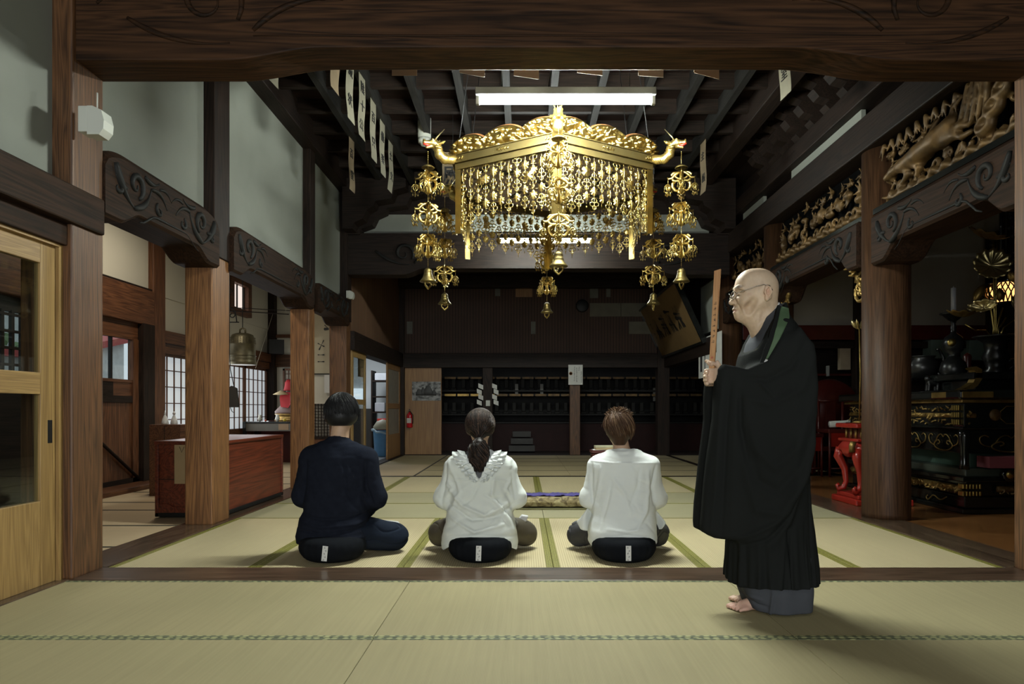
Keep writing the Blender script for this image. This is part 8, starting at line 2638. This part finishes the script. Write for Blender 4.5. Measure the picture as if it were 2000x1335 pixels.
rf = [(M2(p), a, w) for p, a, w in [
    ([(1398, 745), (1393, 800), (1389, 900), (1382, 1000), (1376, 1038)], .008, .012), ([(1410, 750), (1404, 830), (1400, 930), (1395, 1035)], -.009, .010), ([(1422, 745), (1420, 800), (1418, 880), (1412, 1040)], .007, .016),
    ([(1428, 765), (1428, 830), (1440, 900)], -.012, .011), ([(1436, 780), (1452, 870), (1485, 905), (1520, 870), (1548, 790)], .010, .022), ([(1436, 840), (1455, 930), (1490, 950), (1530, 900), (1556, 820)], -.010, .020),
    ([(1432, 900), (1455, 985), (1495, 990), (1535, 930), (1562, 860)], .010, .020), ([(1565, 850), (1545, 920), (1515, 985), (1480, 1035)], -.014, .013), ([(1560, 800), (1548, 900), (1525, 960)], .008, .015),
    ([(1425, 1040), (1450, 1030), (1490, 1005), (1510, 985)], .010, .012), ([(1440, 1052), (1470, 1040), (1500, 1010)], -.010, .010), ([(1505, 660), (1475, 712), (1440, 726), (1415, 720)], .008, .012),
    ([(1540, 672), (1510, 722), (1470, 745), (1430, 740)], -.009, .014), ([(1552, 700), (1530, 760), (1480, 790), (1430, 775)], .008, .018), ([(1458, 745), (1470, 760), (1482, 775)], .007, .010),
    ([(1392, 769), (1405, 770), (1418, 772)], .003, .0025),
    ([(1511, 1020), (1511, 1075), (1513, 1135)], -.020, .009), ([(1503, 1030), (1500, 1080), (1496, 1135)], .010, .010), ([(1524, 1020), (1526, 1135)], .008, .012), ([(1563, 940), (1562, 1040), (1563, 1135)], -.016, .008), ([(1574, 1000), (1577, 1130)], .006, .010),
    ([(1455, 1065), (1450, 1135)], -.006, .012), ([(1545, 1010), (1546, 1130)], -.007, .010), ([(1480, 1062), (1478, 1135)], -.006, .010), ([(1568, 700), (1566, 820), (1560, 900)], -.005, .02)]]
def rdisp(V, N):
    P2 = np.stack([V[:, 0], V[:, 2]], 1)
    near = np.clip(-N[:, 1] * 1.5 + .25, 0, 1)
    a = fold_field(P2, rf) * near + snoise(V, (3, 3, 2), 31, 3) * .004
    return V + N * a[:, None]
rb.build('black_robe', FAB_BLACK, mk, disp=rdisp, origin=mk.location, relax=3)

# grey under-robe showing at the hem
uk = SDF(SDF.axis((.94, 1.44, .006)), SDF.axis((2.98, 3.54, .006)), SDF.axis((-.01, .30, .006)))
x0, _, _ = MK(1444, 1160); x1, _, _ = MK(1580, 1160)
uk.stack([(.012, (x0 + x1) / 2 + .012, MY, (x1 - x0) / 2 - .022, .165), (.10, (x0 + x1) / 2, MY, (x1 - x0) / 2 - .004, .172), (.27, (x0 + x1) / 2, MY, (x1 - x0) / 2 - .002, .165)], k=0, power=2.6,
         warp=lambda X, Y, Z, th: .006 * np.sin(th * 7 + 1) * np.clip((.2 - Z) / .1, 0, 1))
uk.cut(lambda X, Y, Z: (.010 + np.clip(1.085 - X, 0, .2) * .42) - Z + 0 * Y)
ukf = [(M2([(1485, 1135), (1484, 1165), (1483, 1197)]), .010, .006), (M2([(1448, 1158), (1462, 1166), (1478, 1168)]), -.010, .006), (M2([(1446, 1150), (1470, 1156)]), .007, .006)]
uk.build('grey_under_robe', FAB_UNDER, mk, disp=lambda V, N: V + N * (fold_field(np.stack([V[:, 0], V[:, 2]], 1), ukf) * np.clip(-N[:, 1] * 1.5 + .3, 0, 1) + snoise(V, 5, 3, 2) * .003)[:, None], origin=mk.location)

# green stole lying on the shoulder
def band(name, left, right, off, mat_, n=26, m=6, th=.004):
    Lp, Rp_ = np.array(M2(left)), np.array(M2(right))
    def res_(P_, n):
        d = np.r_[0, np.cumsum(np.linalg.norm(np.diff(P_, axis=0), axis=1))]; t = np.linspace(0, d[-1], n)
        return np.stack([np.interp(t, d, P_[:, 0]), np.interp(t, d, P_[:, 1])], 1)
    Lr, Rr = res_(Lp, n), res_(Rp_, n)
    vs = []
    for k in range(m):
        t = k / (m - 1)
        q = Lr * (1 - t) + Rr * t
        y = surf_y(q[:, 0], q[:, 1], off)
        vs.append(np.stack([q[:, 0], y, q[:, 1]], 1))
    F_ = np.stack(vs, 1)
    B_ = F_ + np.array([0, th + .012, 0])
    P_ = np.concatenate([F_.reshape(-1, 3), B_.reshape(-1, 3)])
    idx = np.arange(n * m).reshape(n, m)
    q1 = np.stack([idx[:-1, :-1], idx[1:, :-1], idx[1:, 1:], idx[:-1, 1:]], -1).reshape(-1, 4)
    b_ = np.concatenate([idx[:, 0], idx[-1, 1:], idx[::-1, -1][1:], idx[0, ::-1][1:]])
    q3 = np.stack([b_[:-1], b_[1:], b_[1:] + n * m, b_[:-1] + n * m], -1)
    return mesh_object(name, P_, np.concatenate([q1, q1[:, ::-1] + n * m, q3]), mat_, mk, origin=mk.location)
band('green_stole', [(1513, 603), (1500, 628), (1488, 652), (1478, 682), (1470, 706)], [(1530, 606), (1522, 626), (1505, 648), (1489, 676), (1473, 706)], .012, FAB_GREEN)
band('stole_trim', [(1470, 706), (1462, 722), (1456, 738)], [(1474, 708), (1467, 722), (1459, 739)], .012, WHITE_C, n=8, m=3)
band('dark_stole_edge', [(1508, 600), (1496, 624), (1481, 652), (1470, 684), (1462, 712), (1455, 738)], [(1513, 603), (1500, 628), (1488, 652), (1478, 682), (1470, 706), (1463, 722)], .010, FAB_BLACK)

# flat wooden stick (kyosaku)
st = empty('flat_wooden_stick', (SX(1.2), MY - .008, 1.2), 'long flat wooden awakening stick with brush writing held upright by the priest', 'stick')
tilt = math.atan(.060)
R_ = Matrix.Rotation(tilt, 4, 'Y') @ Matrix.Rotation(-.55, 4, 'Z')
WK = wood('pale_oak_stick', (.34, .165, .07), (.46, .25, .11), 'Z', .45, 1.2, bump=.05)
MB().prism([(-.0125, -.125), (.0125, -.125), (.0135, .20), (.0150, .408), (-.0150, .400), (-.0135, .20)], -.006, .006, lambda u, v, d: (u, d, v)).build('stick_blade', WK, st, M=R_)
ink = MB()
for j in range(8): brush(ink, glyph(0, .245 - .026 * j, .013, j * 3 + 2, 4), lambda u, v: tuple(R_ @ Vector((u, -.0068, v))), .0012)
ink.build('brush_writing', INK, st)
ink = MB(); brush(ink, glyph(0, -.01, .014, 91, 5), lambda u, v: tuple(R_ @ Vector((u, -.0068, v))), .0014); ink.build('red_seal', plain('seal_red', (.35, .06, .04), .6, bump=0), st)

# ------------------------------------------------------------------ small things on the mats
rm = empty('rolled_mat', (.305, 6.60, 0.0), 'folded brocade kneeling cushion lying crosswise between the seated people', 'kneeling mat')
BRC = NT('brocade_cloth'); v_ = BRC.coords((9, 9, 9)); nz = BRC.n('ShaderNodeTexNoise'); nz.inputs['Scale'].default_value = 1.6; nz.inputs['Detail'].default_value = 6; nz.inputs['Distortion'].default_value = 1.2
BRC.l(v_, nz.inputs['Vector']); BRC.l(BRC.ramp(nz.outputs['Fac'], [(.38, (.09, .065, .03)), (.5, (.22, .17, .075)), (.62, (.34, .29, .15))]), BRC.b.inputs['Base Color']); BRC.b.inputs['Roughness'].default_value = .8; BRC.bump(nz.outputs['Fac'], .3, .006)
s = SDF(SDF.axis((-.40, .40, .008)), SDF.axis((-.22, .28, .007)), SDF.axis((-.005, .16, .006)))
s.poly([(-.17, .022), (-.185, .07), (-.15, .105), (-.08, .112), (.10, .115), (.2, .10), (.22, .05), (.20, .022)], 'yz', 0, .345, .02, k=0)
V, Q = s.mesh(); V = relax_mesh(V, Q, 2); N_ = vnormals(V, Q)
V = V + N_ * (snoise(V, (6, 3, 3), 3, 3) * .006)[:, None]
mesh_object('folded_cushion', V, Q, BRC.m, rm, origin=(0, 0, 0))
bev(MB().box((-.37, -.21, 0), (.37, .24, .012)).build('base_mat', plain('mat_edge', (.13, .12, .05), .8), rm), .004)
pc = MB()
vs, fs = [], []
for i in range(31):
    for j in range(9):
        x = -.31 + .56 * i / 30; y = -.10 + .20 * j / 8
        vs.append((x, y + .006 * math.sin(i * .9), .122 + .005 * math.sin(i * .7 + j) + .004 * math.sin(i * 1.9 - j * 2)))
for i in range(30):
    for j in range(8): a = i * 9 + j; fs.append((a, a + 9, a + 10, a + 1))
pc.add(vs, fs, 0, True)
po = pc.build('purple_cloth', PURPLE, fix=False); po.location = (.305, 6.60, 0); tag(po, 'purple cloth strip laid on top of the folded brocade cushion', 'cloth')
sd = po.modifiers.new('thickness', 'SOLIDIFY'); sd.thickness = .004
# book stand and books beyond the short-haired person
q = at(1178, 893, 7.6)
bs = empty('sutra_stand', (q.x + .02, 7.6, 0), 'low dark red lacquered stand carrying books behind the short-haired person', 'stand')
tz2 = CAM_Z + (798 - 878) * 7.6 / 1333
MB().box((-.16, -.12, tz2 - .03), (.16, .12, tz2), bev=.004).build('tabletop', DKRED, bs)
for i in range(3): MB().box((-.155 + .004 * i, -.11, tz2 - .06 - .028 * i), (.15, .11, tz2 - .035 - .028 * i), bev=.008).build('moulding', DKRED, bs)
MB().box((-.10, -.08, .04), (.10, .08, tz2 - .11)).build('pedestal', DKRED, bs); MB().box((-.16, -.12, 0), (.16, .12, .04), bev=.005).build('plinth', DKRED, bs)
for i, (w, h, c_, lb) in enumerate(((.30, .004, (.6, .6, .58), 'thin white paper lowest of the books on the dark red stand'), (.25, .022, (.40, .30, .16), 'tan bound book in the middle of the stack on the dark red stand'), (.25, .018, (.45, .42, .28), 'pale book topmost on the dark red stand'))):
    zz = tz2 + .002 + sum(((.005, .023, .019)[:i]))
    e = empty('book', (q.x + .03, 7.58, zz), lb, 'book', 'books on the dark red stand')
    MB().box((-w / 2, -.09, 0), (w / 2, .09, h), bev=.002).build('book_block' , plain('book_%d' % i, c_, .7, bump=.05), e)
